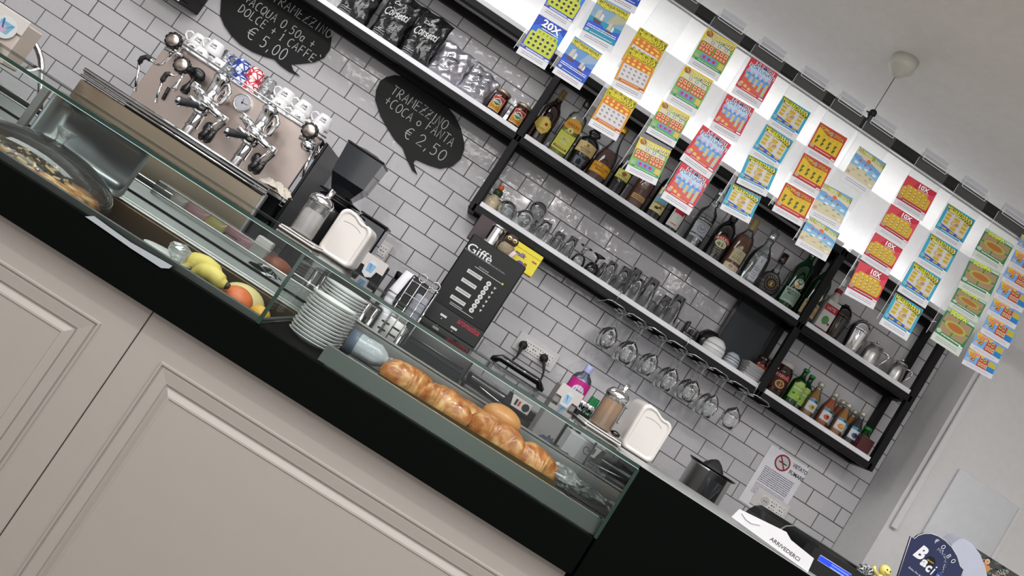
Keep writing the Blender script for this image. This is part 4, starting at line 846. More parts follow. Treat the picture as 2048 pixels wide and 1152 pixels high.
def t_bat(sea, sky, sky2):
    def f(p):
        F = .17; foot(p, F); p.rect(0, -.5, 1, 0, sky); p.poly([(.5, -.5), (1, -.3), (1, -.02), (.7, -.1)], sky2); p.rect(0, -1 + F, 1, -.46, sea); p.poly([(0, -.6), (.3, -.5), (.6, -.62), (1, -.52), (1, -.72), (.5, -.66), (0, -.76)], '#2f86b8' if sea[1] != '1' else '#2a50c0')
        for k in range(5): p.rect(.55 + .09 * k, -.42, .553 + .09 * k, -.12, '#8aa4b8')
        for (x, z, s) in ((.25, -.36, 1.0), (.68, -.5, .8)):
            p.poly([(x - .13 * s, z - .12 * s), (x + .14 * s, z - .14 * s), (x + .1 * s, z - .2 * s), (x - .09 * s, z - .19 * s)], '#5a3a30'); p.poly([(x - .12 * s, z - .1 * s), (x - .09 * s, z + .08 * s), (x + .02 * s, z + .12 * s), (x + .03 * s, z - .1 * s)], '#b9b4a4'); p.poly([(x + .04 * s, z - .11 * s), (x + .05 * s, z + .05 * s), (x + .13 * s, z + .02 * s), (x + .13 * s, z - .11 * s)], '#d0ccc0')
        p.poly([(.0, -.16), (.04, -.04), (1, -.04), (1, -.13), (.95, -.19), (.6, -.17), (.3, -.2)], '#c9bf3a'); p.text('BATTAGLIA NAVALE', .5, -.085, .07, '#2a2410', .86, .02); p.ells([(.12 + .15 * k, -.15 - .02 * (k % 2)) for k in range(6)], .035, .018, '#a89c2e')
        p.lines(.05, .95, [-.66, -.7], .018, '#dfe8f0', 8); p.ell(.1, -.77, .06, .035, '#a8b0b8'); p.lines(.2, .9, [-.8], .018, '#cfdce8', 5)
    return f
def mil_text(p, z, h=.13, ol='#2c2208'):
    p.text('MILIARDARIO', .51, z - .004, h * 1.2, ol, .93, .02, rot=-.03); p.text('MILIARDARIO', .5, z, h, '#f2ea1e', .88, .0, rot=-.03)
def t_milo(p):
    F = .17; foot(p, F); p.rect(0, -1 + F, 1, 0, '#c98a26'); p.rect(0, -.3, 1, 0, '#b9aa1e'); p.ells([(.1 + .17 * k, -.03 - .03 * (k % 2)) for k in range(6)], .05, .03, '#7a7410'); mil_text(p, -.12, .11)
    p.poly([(.06, -.2), (.94, -.22), (.96, -.4), (.06, -.38)], '#c96a22'); p.ells([(.14, -.25), (.34, -.25), (.52, -.265)], .045, .035, '#d9b45a'); p.poly([(.65, -.27), (.9, -.3), (.88, -.26), (.7, -.24)], '#e0c040'); p.ells([(.16 + .18 * k, -.335 - .006 * k) for k in range(5)], .058, .032, '#e2c456')
    p.rect(.07, -.74, .93, -.4, '#c9c6c8'); g = [(.16 + .17 * k, -.46 - .095 * j) for j in range(3) for k in range(5)]
    p.rects([(a - .035, b - .012, a + .02, b + .022) for a, b in g], '#8c8686'); p.ells([(a + .02, b - .004) for a, b in g], .028, .022, '#6a6264'); p.ells([(a + .02, b - .004) for a, b in g], .013, .01, '#c9c6c8')
    p.rect(.12, -.795, .97, -.76, '#b0322c'); p.lines(.2, .8, [-.785], .014, '#f0d8d0', 9); p.ell(.08, -.77, .06, .035, '#b9a68e'); p.rrect(.84, -.82, .98, -.795, .01, '#e8e4e0')
def t_set(p):
    F = .19; foot(p, F); p.rect(0, -1 + F, 1, 0, '#6fae5a'); p.poly([(0, -.35), (0, 0), (1, 0), (1, -.2), (.5, -.12)], '#d4c23a'); p.poly([(.1, -.16), (.9, -.2), (.95, -.34), (.06, -.3)], '#c9c8a8')
    p.ell(.14, -.09, .1, .08, '#8a4a22'); p.text('7½', .14, -.08, .1, '#d8b060', .12, .02); p.text('SETTE E MEZZO', .6, -.115, .135, '#3a2410', .76, .025, rot=-.03); p.text('SETTE E MEZZO', .595, -.11, .12, '#f4f0e0', .72, .0, rot=-.03)
    p.rects([(.3 + .22 * k, -.28, .4 + .22 * k, -.2) for k in range(3)], '#8c94a8'); p.rects([(.33 + .22 * k, -.265, .37 + .22 * k, -.215) for k in range(3)], '#d0d4e0')
    for x in (.04, .52):
        p.rect(x, -.56, x + .44, -.32, '#b8442a'); p.rects([(x + .03 + .14 * k, -.44, x + .13 + .14 * k, -.34) for k in range(3)], '#d9b68a'); p.ells([(x + .08 + .14 * k, -.39) for k in range(3)], .03, .03, '#9c5a2a'); p.rects([(x + .03 + .1 * k, -.54, x + .1 + .1 * k, -.47) for k in range(4)], '#cfa678')
    p.rrect(.22, -.72, .74, -.59, .04, '#6a88c8'); p.ells([(.32 + .16 * k, -.655) for k in range(3)], .05, .04, '#b8244a'); p.rect(.8, -.74, .96, -.59, '#c9b45a'); p.ell(.1, -.7, .08, .055, '#9aa890'); p.rect(.1, -.8, .98, -.755, '#2f8a5a'); p.lines(.2, .9, [-.785], .014, '#cfe8d8', 9)
def t_num(p):
    F = .19; foot(p, F); p.rect(0, -1 + F, 1, 0, '#c2303a'); p.poly([(.06, -.75), (.1, -.12), (.95, -.14), (.9, -.75)], '#c85a48'); p.ell(.5, -.34, .45, .2, '#6a9cd0', 20); p.ell(.5, -.24, .4, .14, '#a8cce6', 18)
    p.text('NUMERI', .56, -.075, .1, '#eef2fa', .66, .04, rot=-.03); p.text('NUMERI', .56, -.075, .09, '#1a2c6a', .62, .01, rot=-.03); p.text('FORTUNATI', .52, -.175, .1, '#eef2fa', .9, .05, rot=-.03); p.text('FORTUNATI', .52, -.175, .09, '#1a2c6a', .86, .01, rot=-.03)
    p.ells([(.14 + .18 * k, -.3 - .03 * (k % 2)) for k in range(5)], .065, .05, '#c8a0b8'); p.ells([(.18 + .16 * k, -.37) for k in range(5)], .05, .045, '#5a8ac8')
    p.rects([(.1 + .18 * k, -.5 - .055 * k, .2 + .18 * k, -.4) for k in range(5)], '#8fb0d8'); p.ells([(.15 + .18 * k, -.43 - .07 * j) for k in range(5) for j in range(k + 1) if j < 4], .042, .03, '#d0b850'); p.ells([(.12 + .15 * k, -.66 - .03 * k) for k in range(3)], .06, .04, '#d9b06a'); p.ell(.09, -.72, .07, .05, '#b89a94'); p.rrect(.82, -.79, .97, -.755, .012, '#e8e6e6'); p.lines(.2, .75, [-.785], .014, '#f0d8d8', 9)
def t_milc(p):
    F = .2; foot(p, F); p.rect(0, -1 + F, 1, 0, '#2a9cb8'); p.rect(.1, -.66, .92, -.06, '#c4c0bc'); p.poly([(.0, 0), (.3, 0), (.9, -.14), (1, -.2), (.97, -.26), (.1, -.1)], '#6a7a3a'); mil_text(p, -.115, .15)
    g = []
    for j in range(3): g += [(.13, -.32 - .115 * j + .0, .29, -.235 - .115 * j)]
    for j in range(3): g += [(.72, -.33 - .115 * j, .88, -.245 - .115 * j)]
    g += [(.4, -.34, .6, -.24), (.4, -.62, .6, -.53)]; p.rects(g, '#c2a61e'); p.rects([(a + .02, (b + d) / 2 - .005, c - .02, (b + d) / 2 + .005) for a, b, c, d in g], '#8a7410'); p.ell(.5, -.43, .13, .085, '#a87a5a', 14); p.ell(.5, -.43, .11, .07, '#c9b078', 14); p.poly([(.48, -.47), (.5, -.47), (.56, -.39), (.54, -.39)], '#1c1c1c'); p.poly([(.53, -.47), (.55, -.47), (.61, -.39), (.59, -.39)], '#1c1c1c')
    p.poly([(.1, -.6), (.9, -.68), (.96, -.78), (.1, -.74)], '#2c50a8'); p.rects([(.18 + .27 * k, -.715, .34 + .27 * k, -.665) for k in range(3)], '#b9a02a'); p.lines(.2, .9, [-.765], .02, '#d0e8f4', 9); p.ell(.09, -.68, .075, .06, '#7aa8b8'); p.rrect(.86, -.8, .99, -.765, .012, '#e8eef2')
def t_dop(p):
    F = .2; foot(p, F); p.rect(0, -1 + F, 1, 0, '#b8322c'); p.rect(.05, -.66, .95, -.12, '#cfae1c'); p.poly([(.05, -.12), (.4, -.24), (.95, -.2), (.95, -.02), (.05, -.02)], '#b03a26')
    p.text('DOPPIA', .27, -.12, .12, '#3a1408', .46, .03, rot=-.1); p.text('DOPPIA', .27, -.12, .105, '#e8d43a', .42, .0, rot=-.1); p.text('SFIDA', .76, -.13, .12, '#3a1408', .4, .03, rot=-.03); p.text('SFIDA', .76, -.13, .105, '#e8b43a', .36, .0, rot=-.03); p.ell(.5, -.14, .06, .07, '#9c8c7a')
    p.ells([(.32 + .16 * k, -.285) for k in range(4)], .04, .03, '#a8901a'); p.ells([(.32 + .16 * k, -.285) for k in range(4)], .025, .018, '#d0b43a')
    for k in range(4):
        for j in range(2): p.text('?', .16 + .21 * k, -.4 - .13 * j - .01 * k, .11, '#3a5020', .11, .04)
    p.rect(.2, -.76, .95, -.7, '#a8242c'); p.lines(.22, .8, [-.74], .02, '#f0d0c8', 9); p.ell(.1, -.7, .08, .06, '#b89a7a'); p.rrect(.84, -.79, .98, -.755, .012, '#e8e0e0')
def t_tur(p):
    F = .22; foot(p, F); p.rect(0, -.5, 1, 0, '#6a9cc8'); p.rect(0, -1 + F, 1, -.44, '#c9bfa0'); p.poly([(0, -.5), (0, -.3), (.3, -.36), (.6, -.34), (1, -.4), (1, -.56), (.5, -.48)], '#7fb4d8'); p.poly([(.0, -.02), (.35, -.02), (.98, -.12), (.98, -.3), (.5, -.2), (.0, -.2)], '#c9c8b0')
    p.text('TURISTA PER', .34, -.075, .12, '#33420c', .62, .03, rot=-.05); p.text('TURISTA PER', .34, -.075, .105, '#dede28', .58, .0, rot=-.05); p.text('10 ANNI', .78, -.105, .12, '#33420c', .42, .03, rot=-.05); p.text('10 ANNI', .78, -.105, .105, '#dede28', .38, .0, rot=-.05)
    p.poly([(.1, -.16), (.45, -.17), (.6, -.25), (.3, -.24)], '#d8b8a8'); p.ell(.5, -.22, .07, .055, '#d0642a', 8); p.ells([(.25, -.3), (.46, -.34), (.66, -.36)], .035, .03, '#b84a6a'); p.ells([(.16, -.4), (.55, -.44), (.85, -.45), (.35, -.47)], .07, .035, '#d6dce0'); p.ells([(.3, -.52), (.62, -.54), (.8, -.58)], .05, .018, '#6a9a7a'); p.ells([(.2, -.6), (.45, -.64), (.7, -.68)], .06, .015, '#a8a48c'); p.ell(.09, -.7, .06, .045, '#b0a08c'); p.ell(.88, -.73, .07, .04, '#d8d4c0')
def t_10x(p):
    F = .2; foot(p, F); p.rect(0, -1 + F, 1, 0, '#b81e3a'); p.poly([(0, 0), (.4, 0), (.2, -.4), (0, -.3)], '#c83a4a'); p.poly([(.7, -.3), (1, -.1), (1, -.6)], '#d04050'); p.text('10X', .62, -.115, .16, '#5a0c1a', .36, .05); p.text('10X', .61, -.11, .15, '#f2ecec', .33, .03); p.lines(.45, .82, [-.225], .02, '#f0dada')
    p.rrect(.12, -.4, .82, -.24, .05, '#c09c1e'); p.rrect(.02, -.68, .95, -.33, .06, '#c4a224'); p.ells([(.25 + .14 * k, -.29) for k in range(4)], .04, .03, '#d9be6a'); g = [(.12 + .17 * k, -.4 - .1 * j) for j in range(3) for k in range(5)]
    p.ells(g, .05, .036, '#8a6a30'); p.ells([(a - .008, b + .008) for a, b in g], .036, .024, '#d8c08a'); p.ell(.08, -.7, .075, .055, '#a08a7a'); p.rect(.2, -.77, .85, -.72, '#5a1020'); p.lines(.2, .85, [-.755], .02, '#f0d8dc', 9); p.rrect(.84, -.79, .99, -.755, .012, '#e8e0e2')
def t_sco(p):
    F = .22; foot(p, F, '#c4ccc2'); p.rect(0, -1 + F, 1, 0, '#2c7a48'); p.rect(0, -.1, 1, 0, '#9cb8a0'); p.text('SCOPA', .42, -.075, .13, '#7a8a14', .6, .05); p.text('SCOPA', .42, -.07, .12, '#dce61e', .56, .03); p.lines(.76, .96, [-.08], .03, '#e8ece0')
    for pts in (((.06, -.14), (.5, -.14), (.5, -.38), (.04, -.38)), ((.54, -.14), (.95, -.14), (.96, -.38), (.54, -.38)), ((.03, -.42), (.48, -.42), (.46, -.68), (.08, -.68)), ((.52, -.42), (.97, -.42), (.9, -.66), (.5, -.68))): p.poly(list(pts), '#9c8464')
    p.ell(.5, -.4, .36, .14, '#a8a83a', 22); p.ell(.5, -.4, .29, .1, '#9c7a48', 22); p.ell(.5, -.4, .25, .08, '#a8622c', 20); p.ell(.1, -.68, .08, .06, '#b0bcae'); p.lines(.2, .9, [-.735], .03, '#dce8dc', 9); p.rrect(.84, -.775, .98, -.735, .012, '#e0eae0')
def t_75(p):
    F = .3; foot(p, F, '#cfcdd6'); p.rect(0, -1 + F, 1, 0, '#6aa0d8'); p.poly([(0, 0), (.6, 0), (.4, -.25), (.08, -.3)], '#d9b43a'); p.text('7½', .2, -.34, .42, '#5a2a18', .24, .06, rot=-.1); p.text('7½', .195, -.33, .38, '#e0962a', .22, .04, rot=-.1); p.rect(.2, -.16, .46, -.06, '#c880a0')
    p.poly([(.4, -.7), (.42, -.12), (.72, -.1), (.72, -.7)], '#b0402a'); p.rects([(.46, -.32, .54, -.12), (.58, -.34, .66, -.14)], '#c9b67a'); p.rects([(.44 + .1 * k, -.62, .52 + .1 * k, -.42) for k in range(3)], '#d0b08a'); p.ells([(.5, -.22), (.62, -.24)], .026, .06, '#3a4a30'); p.ells([(.48 + .1 * k, -.52) for k in range(3)], .02, .05, '#7a5a3a')
    p.rect(.74, -.42, .97, -.1, '#b9a83a'); p.rect(.74, -.7, .97, -.42, '#2478b8'); p.ell(.1, -.6, .08, .12, '#9ab0c8')
DES = {'20x': t_20x, 'bat1': t_bat('#1a48b0', '#5f8cc0', '#8aa4c0'), 'bat2': t_bat('#1c8aa4', '#7a9cb8', '#a8a888'), 'milo': t_milo, 'set': t_set, 'num': t_num, 'milc': t_milc, 'dop': t_dop, 'tur': t_tur, '10x': t_10x, 'sco': t_sco, '75': t_75}
CM = {}
for k, f in DES.items():
    mb = MB(); mb.add([(0, 0, 0), (1, 0, 0), (1, 0, -1), (0, 0, -1)], [(3, 2, 1, 0)], M_paper); f(PR(mb, y=-.0002, dy=.00006)); CM[k] = mb.mesh('lottery_ticket')
# (design, look, TL, TR, BL) measured on the rail plane
TK = [
 ('20x', 'blue ticket with big white 20X', 'the far left strip', [((1126, -53), (1182, -18), (1080, 25)), ((1079, 26), (1136, 61), (1031, 105))]),
 ('bat', 'sea battle ticket', 'the second strip', [((1246, -88), (1309, -54), (1199, -8)), ((1199, -8), (1262, 26), (1152, 70)), ((1150, 72), (1205, 108), (1099, 142))]),
 ('milo', 'orange ticket with yellow heading', 'the orange strip', [((1280, 54), (1337, 89), (1238, 135)), ((1259, 92), (1318, 122), (1222, 172)), ((1219, 172), (1275, 205), (1176, 251))]),
 ('set', 'green and red card game ticket', 'the card game strip', [((1415, 56), (1474, 92), (1373, 127)), ((1371, 129), (1427, 162), (1328, 199)), ((1325, 201), (1381, 233), (1288, 262)), ((1281, 273), (1342, 303), (1237, 334))]),
 ('num', 'red and blue lucky numbers ticket', 'the lucky numbers strip', [((1503, 114), (1557, 148), (1460, 184)), ((1455, 187), (1509, 218), (1413, 251)), ((1406, 249), (1463, 290), (1362, 321)), ((1364, 324), (1420, 360), (1322, 396))]),
 ('milc', 'turquoise ticket with yellow heading', 'the first turquoise strip', [((1567, 191), (1622, 226), (1535, 248)), ((1533, 248), (1587, 283), (1498, 308)), ((1497, 309), (1556, 338), (1464, 361)), ((1464, 366), (1522, 397), (1425, 407))]),
 ('dop', 'red and yellow question mark ticket', 'the question mark strip', [((1641, 244), (1695, 277), (1608, 305)), ((1608, 305), (1663, 337), (1575, 361)), ((1572, 364), (1630, 397), (1541, 420))]),
 ('tur', 'pale blue beach ticket', 'the beach strip', [((1719, 292), (1773, 328), (1679, 358)), ((1646, 365), (1706, 397), (1617, 432)), ((1619, 432), (1680, 467), (1592, 490))]),
 ('10x', 'red ticket with white 10X', 'the red strip', [((1816, 350), (1874, 386), (1783, 406)), ((1783, 407), (1839, 443), (1752, 462)), ((1751, 464), (1806, 499), (1721, 518)), ((1720, 521), (1778, 553), (1675, 579))]),
 ('milc', 'turquoise ticket with yellow heading', 'the second turquoise strip', [((1896, 406), (1951, 441), (1861, 465)), ((1861, 466), (1917, 500), (1825, 522)), ((1827, 522), (1883, 558), (1794, 582)), ((1792, 585), (1847, 620), (1744, 637))]),
 ('sco', 'green ticket with yellow heading', 'the green strip', [((1972, 456), (2028, 491), (1942, 510)), ((1941, 515), (2001, 547), (1908, 570)), ((1918, 571), (1974, 606), (1893, 610)), ((1897, 613), (1953, 650), (1850, 669))]),
 ('75', 'small light blue card game ticket', 'the right edge strip', [((2044, 468), (2100, 501), (2030, 498)), ((2031, 499), (2087, 532), (2016, 531)), ((2016, 532), (2072, 565), (2003, 561)), ((2003, 561), (2059, 594), (1989, 595)), ((1988, 596), (2044, 629), (1975, 628)), ((1977, 629), (2033, 663), (1956, 662)), ((1955, 663), (2011, 697), (1938, 695)), ((1937, 696), (1996, 728), (1923, 727))])]
ORD = ['topmost', 'second', 'third', 'fourth', 'fifth', 'sixth', 'seventh', 'lowest']
for ci, (kd, look, where, cards) in enumerate(TK):
    base = at(*cards[0][0], RY - .014); n = len(cards); xs = []
    for i, (a, b, c) in enumerate(cards):
        y = RY - .016 - .0018 * i
        A, B, C_ = at(*a, y), at(*b, y), at(*c, y); wd = (B - A).length; ang = math.atan2(B.z - A.z, B.x - A.x); h = (C_ - A).length
        k = kd if kd != 'bat' else ('bat1' if i != 1 else 'bat2')
        o = bpy.data.objects.new('lottery_ticket', CM[k]); COL.objects.link(o); o.location = A; o.scale = (wd, 1, h); o.rotation_euler = (R(-1.6 + (i * 7 + ci * 3) % 4 * .4), -ang, 0); xs.append(A.x)
        tag(o, '%s, %s on %s' % (look if kd != 'bat' or i != 1 else look.replace('sea', 'teal sea'), ('lowest' if i == n - 1 else ORD[i]), where), 'ticket', 'lottery tickets hanging from the rail')
        zb_ = C_.z
    x0, x1 = min(xs) - .004, max(xs) + .11
    h_ = thing('ticket_strip_holder', 'clear acrylic holder strip behind %s' % where.replace('the far left strip', 'the far left tickets'), 'holder', ((x0 + x1) / 2, RY - .0135, z1), 0, 'clear ticket holders on the rail')
    w2 = .112
    MB().add([(-w2 / 2, 0, .012), (w2 / 2, 0, .012), (w2 / 2, 0, zb_ - z1 + .02), (-w2 / 2, 0, zb_ - z1 + .02)], [(3, 2, 1, 0)], M_acryl).build('acrylic_strip', h_)
    fr = mat('acrylic_edge', '#c9ccd2', .25, coat=.5)
    for c, d in (((0, -.003, .011), (w2 * .8, .0015, .0018)), ((0, -.003, -.011), (w2 * .8, .0015, .0018)), ((-w2 * .4, -.003, 0), (.0018, .0015, .022)), ((w2 * .4, -.003, 0), (.0018, .0015, .022))): MB().box(c, d, fr).build('hook_edge', h_)
    MB().box((0, .012, .022), (w2 * .8, .0015, .024), thin('hook_acrylic', '#e4e6ea', 1.0, edge=0, body=.35, bcol='#d8dade')).build('hook', h_)
    MB().box((-w2 / 2, 0, (zb_ - z1) / 2), (.001, .001, abs(zb_ - z1) - .02), fr).build('side_edge', h_)
# ================================================================ espresso machine and back-bar equipment
BT = .93                                   # top of the back counter
YP = -.42
xl, xr = -1.385, -.735
em = thing('espresso_machine', 'wide two group steel espresso machine with chrome groups and cups on top', 'coffee machine', (0, 0, 0))
ledge_z = at(400, 288, -.62).z
MB().box(((xl + xr) / 2, YP + .17, 1.24), (xr - xl, .34, .50), mat('machine_body_dark', '#26282a', .35, metal=.3), .006).build('body', em)
MB().box(((xl + xr) / 2 - .0, YP - .003, 1.385), (xr - xl - .006, .006, .25), M_steelp, .002).build('back_panel', em)
MB().box(((xl + xr) / 2 - .03, YP - .105, ledge_z - .008), (xr - xl + .06, .21, .014), M_steel, .003).build('drip_grid', em)
for dz, rr in ((0, .007), (-.022, .005)): MB().tube([(xl - .06, YP - .212, ledge_z + dz), (xr + .0, YP - .212, ledge_z + dz)], rr, M_chrome, 10).build('chrome_rail', em)
MB().box(((xl + xr) / 2 - .03, YP - .19, ledge_z - .165), (xr - xl + .06, .02, .27), mat('front_panel_steel', '#b8a994', .3, metal=1.0, var=.06, vs_=3), .003).build('front_panel', em)
MB().box((xr - .002, YP - .19, ledge_z - .165), (.012, .024, .29), M_steel, .002).build('front_panel_post', em)
MB().box((xr + .028, YP + .12, 1.30), (.012, .30, .42), M_black_pl, .003).build('side_frame', em)
MB().box((xr + .010, YP - .0, 1.37), (.02, .012, .29), M_chrome, .002).build('side_trim', em)
b0 = at(268, 213, YP - .203); mb = MB(); mb.box((b0.x, YP - .201, b0.z), (.052, .004, .018), M_black_pl, .001); p = PR(mb, Matrix.Translation((b0.x, YP - .2032, b0.z))); p.text('CIME', 0, 0, .011, '#c9c6bf', .042, .03); mb.build('maker_badge', em)
b1 = at(520, 379, YP - .203); MB().box((b1.x, YP - .202, b1.z), (.05, .005, .02), M_steel, .001).box((b1.x - .016, YP - .205, b1.z), (.003, .002, .01), M_black_pl).box((b1.x - .01, YP - .205, b1.z), (.003, .002, .01), M_black_pl).build('switch_plate', em)
# cup tray with rails
TZ = 1.505
MB().box(((xl + xr) / 2, -.22, TZ - .006), (xr - xl + .02, .4, .012), M_steel, .003).build('cup_tray', em)
for dz in (.006, .020): MB().tube([(xl + .01, YP - .012, TZ + dz), (xr + .01, YP - .012, TZ + dz)], .0035, M_chrome, 8).build('cup_rail', em)
def knob(u, v, y, r=.031):
    c = at(u, v, y); M = Matrix.Translation(c) @ Matrix.Rotation(R(90), 4, 'X')
    ring = [(r * .7, -.004), (r * .85, -.006), (r * .92, .0), (r * .85, .01), (r * .7, .012)]
    k = MB(); k.lathe(ring, M_black_pl, seg=20, M=M, close=True)
    for i in range(10):
        a = i * 2 * math.pi / 10; k.box(c + Vector((r * .86 * math.cos(a), -.002, r * .86 * math.sin(a))), (.009, .013, .013), M_black_pl, .003, rot=(0, -a, 0), seg=2)
    o = k.build('valve_knob', em)
    MB().lathe([(.001, .0125), (r * .66, .012), (r * .71, .008), (r * .71, -.004), (.001, -.004)], M_steelp, seg=20, M=M).build('knob_cap', o)
    MB().lathe([(.008, -.04), (.010, -.03), (.008, -.006)], M_chrome, seg=12, M=M @ Matrix.Translation((0, 0, 0))).build('knob_stem', o)
    return c
k1 = knob(348, 82, -.50); k2 = knob(365, 131, -.52); k3 = knob(620, 262, -.50)
def pt(u, v, y): return at(u, v, y)
for kk in (k1, k3): MB().sphere(kk + Vector((.0, .04, -.03)), .017, M_chrome, 14, 10).tube([kk + Vector((0, .04, -.03)), kk + Vector((0, .06, .0))], .012, M_chrome, 10).tube([kk + Vector((-.03, .04, -.035)), kk + Vector((.03, .04, -.025))], .008, M_chrome, 10).build('valve_body', em)
# steam wands
w1 = MB(); w1.tube([pt(350, 105, -.48), pt(337, 116, -.52), pt(323, 129, -.56), pt(313, 130, -.58), pt(303, 122, -.6), pt(298, 116, -.6)], .0045, M_chrome, 8); o1 = w1.build('steam_wand', em)
MB().tube([pt(300, 119, -.6), pt(293, 114, -.6), pt(284, 116, -.6), pt(279, 125, -.6)], .0085, M_rubber, 10).build('wand_grip', o1)
MB().tube([pt(279, 123, -.6), pt(275, 150, -.6), pt(270, 182, -.6)], [.005, .0045, .006], M_chrome, 10).build('wand_tip', o1)
w2 = MB(); w2.tube([pt(367, 150, -.5), pt(357, 148, -.54), pt(347, 152, -.57), pt(338, 148, -.58)], .0045, M_chrome, 8); o2 = w2.build('steam_wand', em)
MB().tube([pt(340, 148, -.58), pt(333, 148, -.58), pt(326, 158, -.58), pt(325, 162, -.58)], .0085, M_rubber, 10).build('wand_grip', o2)
MB().tube([pt(325, 160, -.58), pt(318, 182, -.58), pt(311, 205, -.58)], [.005, .0045, .006], M_chrome, 10).build('wand_tip', o2)
w3 = MB(); w3.sphere(pt(615, 292, -.5), .026, M_chrome, 16, 10, (1, .8, .8)); w3.tube([pt(625, 303, -.5), pt(613, 330, -.52), pt(603, 354, -.52)], [.007, .0055, .006], M_chrome, 10); w3.build('hot_water_spout', em)
MB().tube([pt(338, 175, YP - .01), pt(325, 199, YP - .01)], .006, M_black_pl, 8).build('slot_handle', em)
MB().lathe([(.003, .04), (.005, .02), (.012, -.012), (.012, -.02), (.001, -.022)], M_chrome, c=pt(353, 170, -.55), seg=14).build('steam_nozzle', em)
MB().lathe([(.003, .05), (.008, .02), (.016, -.0), (.014, -.016), (.001, -.02)], M_black_pl, c=pt(372, 178, -.5), seg=14).build('black_nozzle', em)
MB().sphere(pt(395, 150, -.47), .028, M_black_pl, 16, 10, (1.1, .7, .9)).tube([pt(380, 140, -.47), pt(405, 160, -.46)], .016, M_rubber, 10).build('level_glass_housing', em)
# two groups
def group_head(u, v, lab):
    c = at(u, v, -.55)                     # centre of the collar
    g = MB(); Mx = Matrix.Translation(c)
    g.lathe([(.020, .0), (.026, .012), (.026, .020), (.021, .028), (.025, .08), (.029, .088), (.029, .1), (.022, .106), (.015, .108), (.012, .114), (.001, .115)], M_chrome, seg=22, M=Mx); 
    g.lathe([(.034, -.016), (.036, -.012), (.036, .006), (.030, .012), (.02, .014)], M_chrome, seg=24, M=Mx)
    g.tube([c + Vector((0, .0, .05)), c + Vector((.0, .1, .05))], .022, M_chrome, 12)
    o = g.build('group_head', em)
    MB().tube([c + Vector((.022, .0, .095)), c + Vector((.046, .0, .07)), c + Vector((.044, .0, .02)), c + Vector((.03, 0, .0))], [.007, .008, .008, .007], M_chrome, 10).build('side_pipe', o)
    MB().tube([c + Vector((-.066, 0, .024)), c + Vector((-.03, 0, .012)), c + Vector((.02, 0, -.006))], [.012, .017, .018], M_chrome, 12).box(c + Vector((-.058, -.004, .022)), (.022, .03, .026), M_chrome, .004, seg=2).build('cross_valve', o)
    MB().tube([c + Vector((.0, -.01, -.004)), c + Vector((.045, -.015, -.016)), c + Vector((.086, -.018, -.02))], [.018, .014, .013], M_chrome, 12).box(c + Vector((.088, -.018, -.02)), (.022, .026, .026), M_chrome, .005, seg=2).build('lever_valve', o)
    pf = MB(); pf.lathe([(.001, -.055), (.012, -.054), (.03, -.046), (.033, -.03), (.034, -.018), (.036, -.014)], M_chrome, seg=22, M=Mx).tube([c + Vector((-.0, -.03, -.028)), c + Vector((-.04, -.05, -.02))], [.009, .008], M_chrome, 10); po = pf.build('portafilter', em)
    h0, h1 = pt(u - 20, v + 8, -.585), pt(u - 57, v - 2, -.655)
    MB().tube([c + Vector((0, -.02, -.026)), h0], .008, M_chrome, 10).build('handle_neck', po)
    MB().tube([h0, h0 * .5 + h1 * .5, h1], [.0105, .0125, .0155], M_rubber, 14).build('portafilter_handle', po)
    MB().sphere(h1, .0155, M_chrome, 14, 10, (.7, .9, .9)).build('handle_cap', po)
    MB().tube([c + Vector((-.03, -.02, -.05)), c + Vector((-.05, -.03, -.052)), c + Vector((-.058, -.03, -.07))], [.007, .006, .006], M_chrome, 10).build('spout', po)
    MB().lathe([(.018, -.05), (.021, -.056), (.021, -.098), (.023, -.1), (.023, -.104), (.019, -.106), (.019, -.132), (.012, -.138), (.014, -.148), (.001, -.15)], M_chrome, seg=22, M=Mx @ Matrix.Translation((.0, .01, 0))).build('lower_cylinder', o)
    MB().sphere(c + Vector((.05, .01, -.074)), .02, M_black_pl, 14, 10, (.9, .7, 1.15)).build('black_knob', o)
    for dx in (0.0, .02):
        lv = MB().tube([c + Vector((.088 + dx * .3, -.03, -.03)), c + Vector((.086 + dx * .8, -.04, -.07))], [.006, .0045], M_chrome, 8).build('lever', o) if False else MB().tube([c + Vector((.084 + dx, -.03, -.03)), c + Vector((.078 + dx, -.04, -.066)), c + Vector((.076 + dx, -.042, -.074)), c + Vector((.073 + dx, -.045, -.095)), c + Vector((.071 + dx, -.046, -.112)), c + Vector((.070 + dx, -.046, -.122))], [.0055, .0045, .0075, .011, .0135, .006], M_black_pl if dx else M_chrome, 10).build('lever', em)
        MB().tube([c + Vector((.077 + dx, -.041, -.07)), c + Vector((.074 + dx, -.044, -.09)), c + Vector((.071 + dx, -.046, -.112)), c + Vector((.070 + dx, -.046, -.124))], [.0065, .0115, .0142, .005], M_black_pl, 12).build('lever_grip', lv)
group_head(414, 203, 'l'); group_head(511, 265, 'r')
gc_ = at(485, 206, YP - .012); g = MB(); Mg = Matrix.Translation(gc_) @ Matrix.Rotation(R(90), 4, 'X'); g.lathe([(.034, -.008), (.034, .004), (.031, .007), (.0285, .004), (.001, .004)], M_chrome, seg=28, M=Mg); go = g.build('pressure_gauge', em)
mb = MB(); p = PR(mb, Matrix.Translation(gc_), y=-.0045); p.ell(0, 0, .0285, .0285, '#b9b9c0', 28); p.rects([(.023 * math.cos(R(a)) - .0008, .023 * math.sin(R(a)) - .0008, .023 * math.cos(R(a)) + .0008, .023 * math.sin(R(a)) + .0008) for a in range(-60, 250, 15)], '#33333a'); p.stroke([(-.003, .016), (.001, -.001)], .0022, '#16161a'); p.stroke([(-.001, 0), (.02, .003)], .002, '#16161a'); p.ell(0, 0, .004, .004, '#16161a'); mb.build('dial', go)
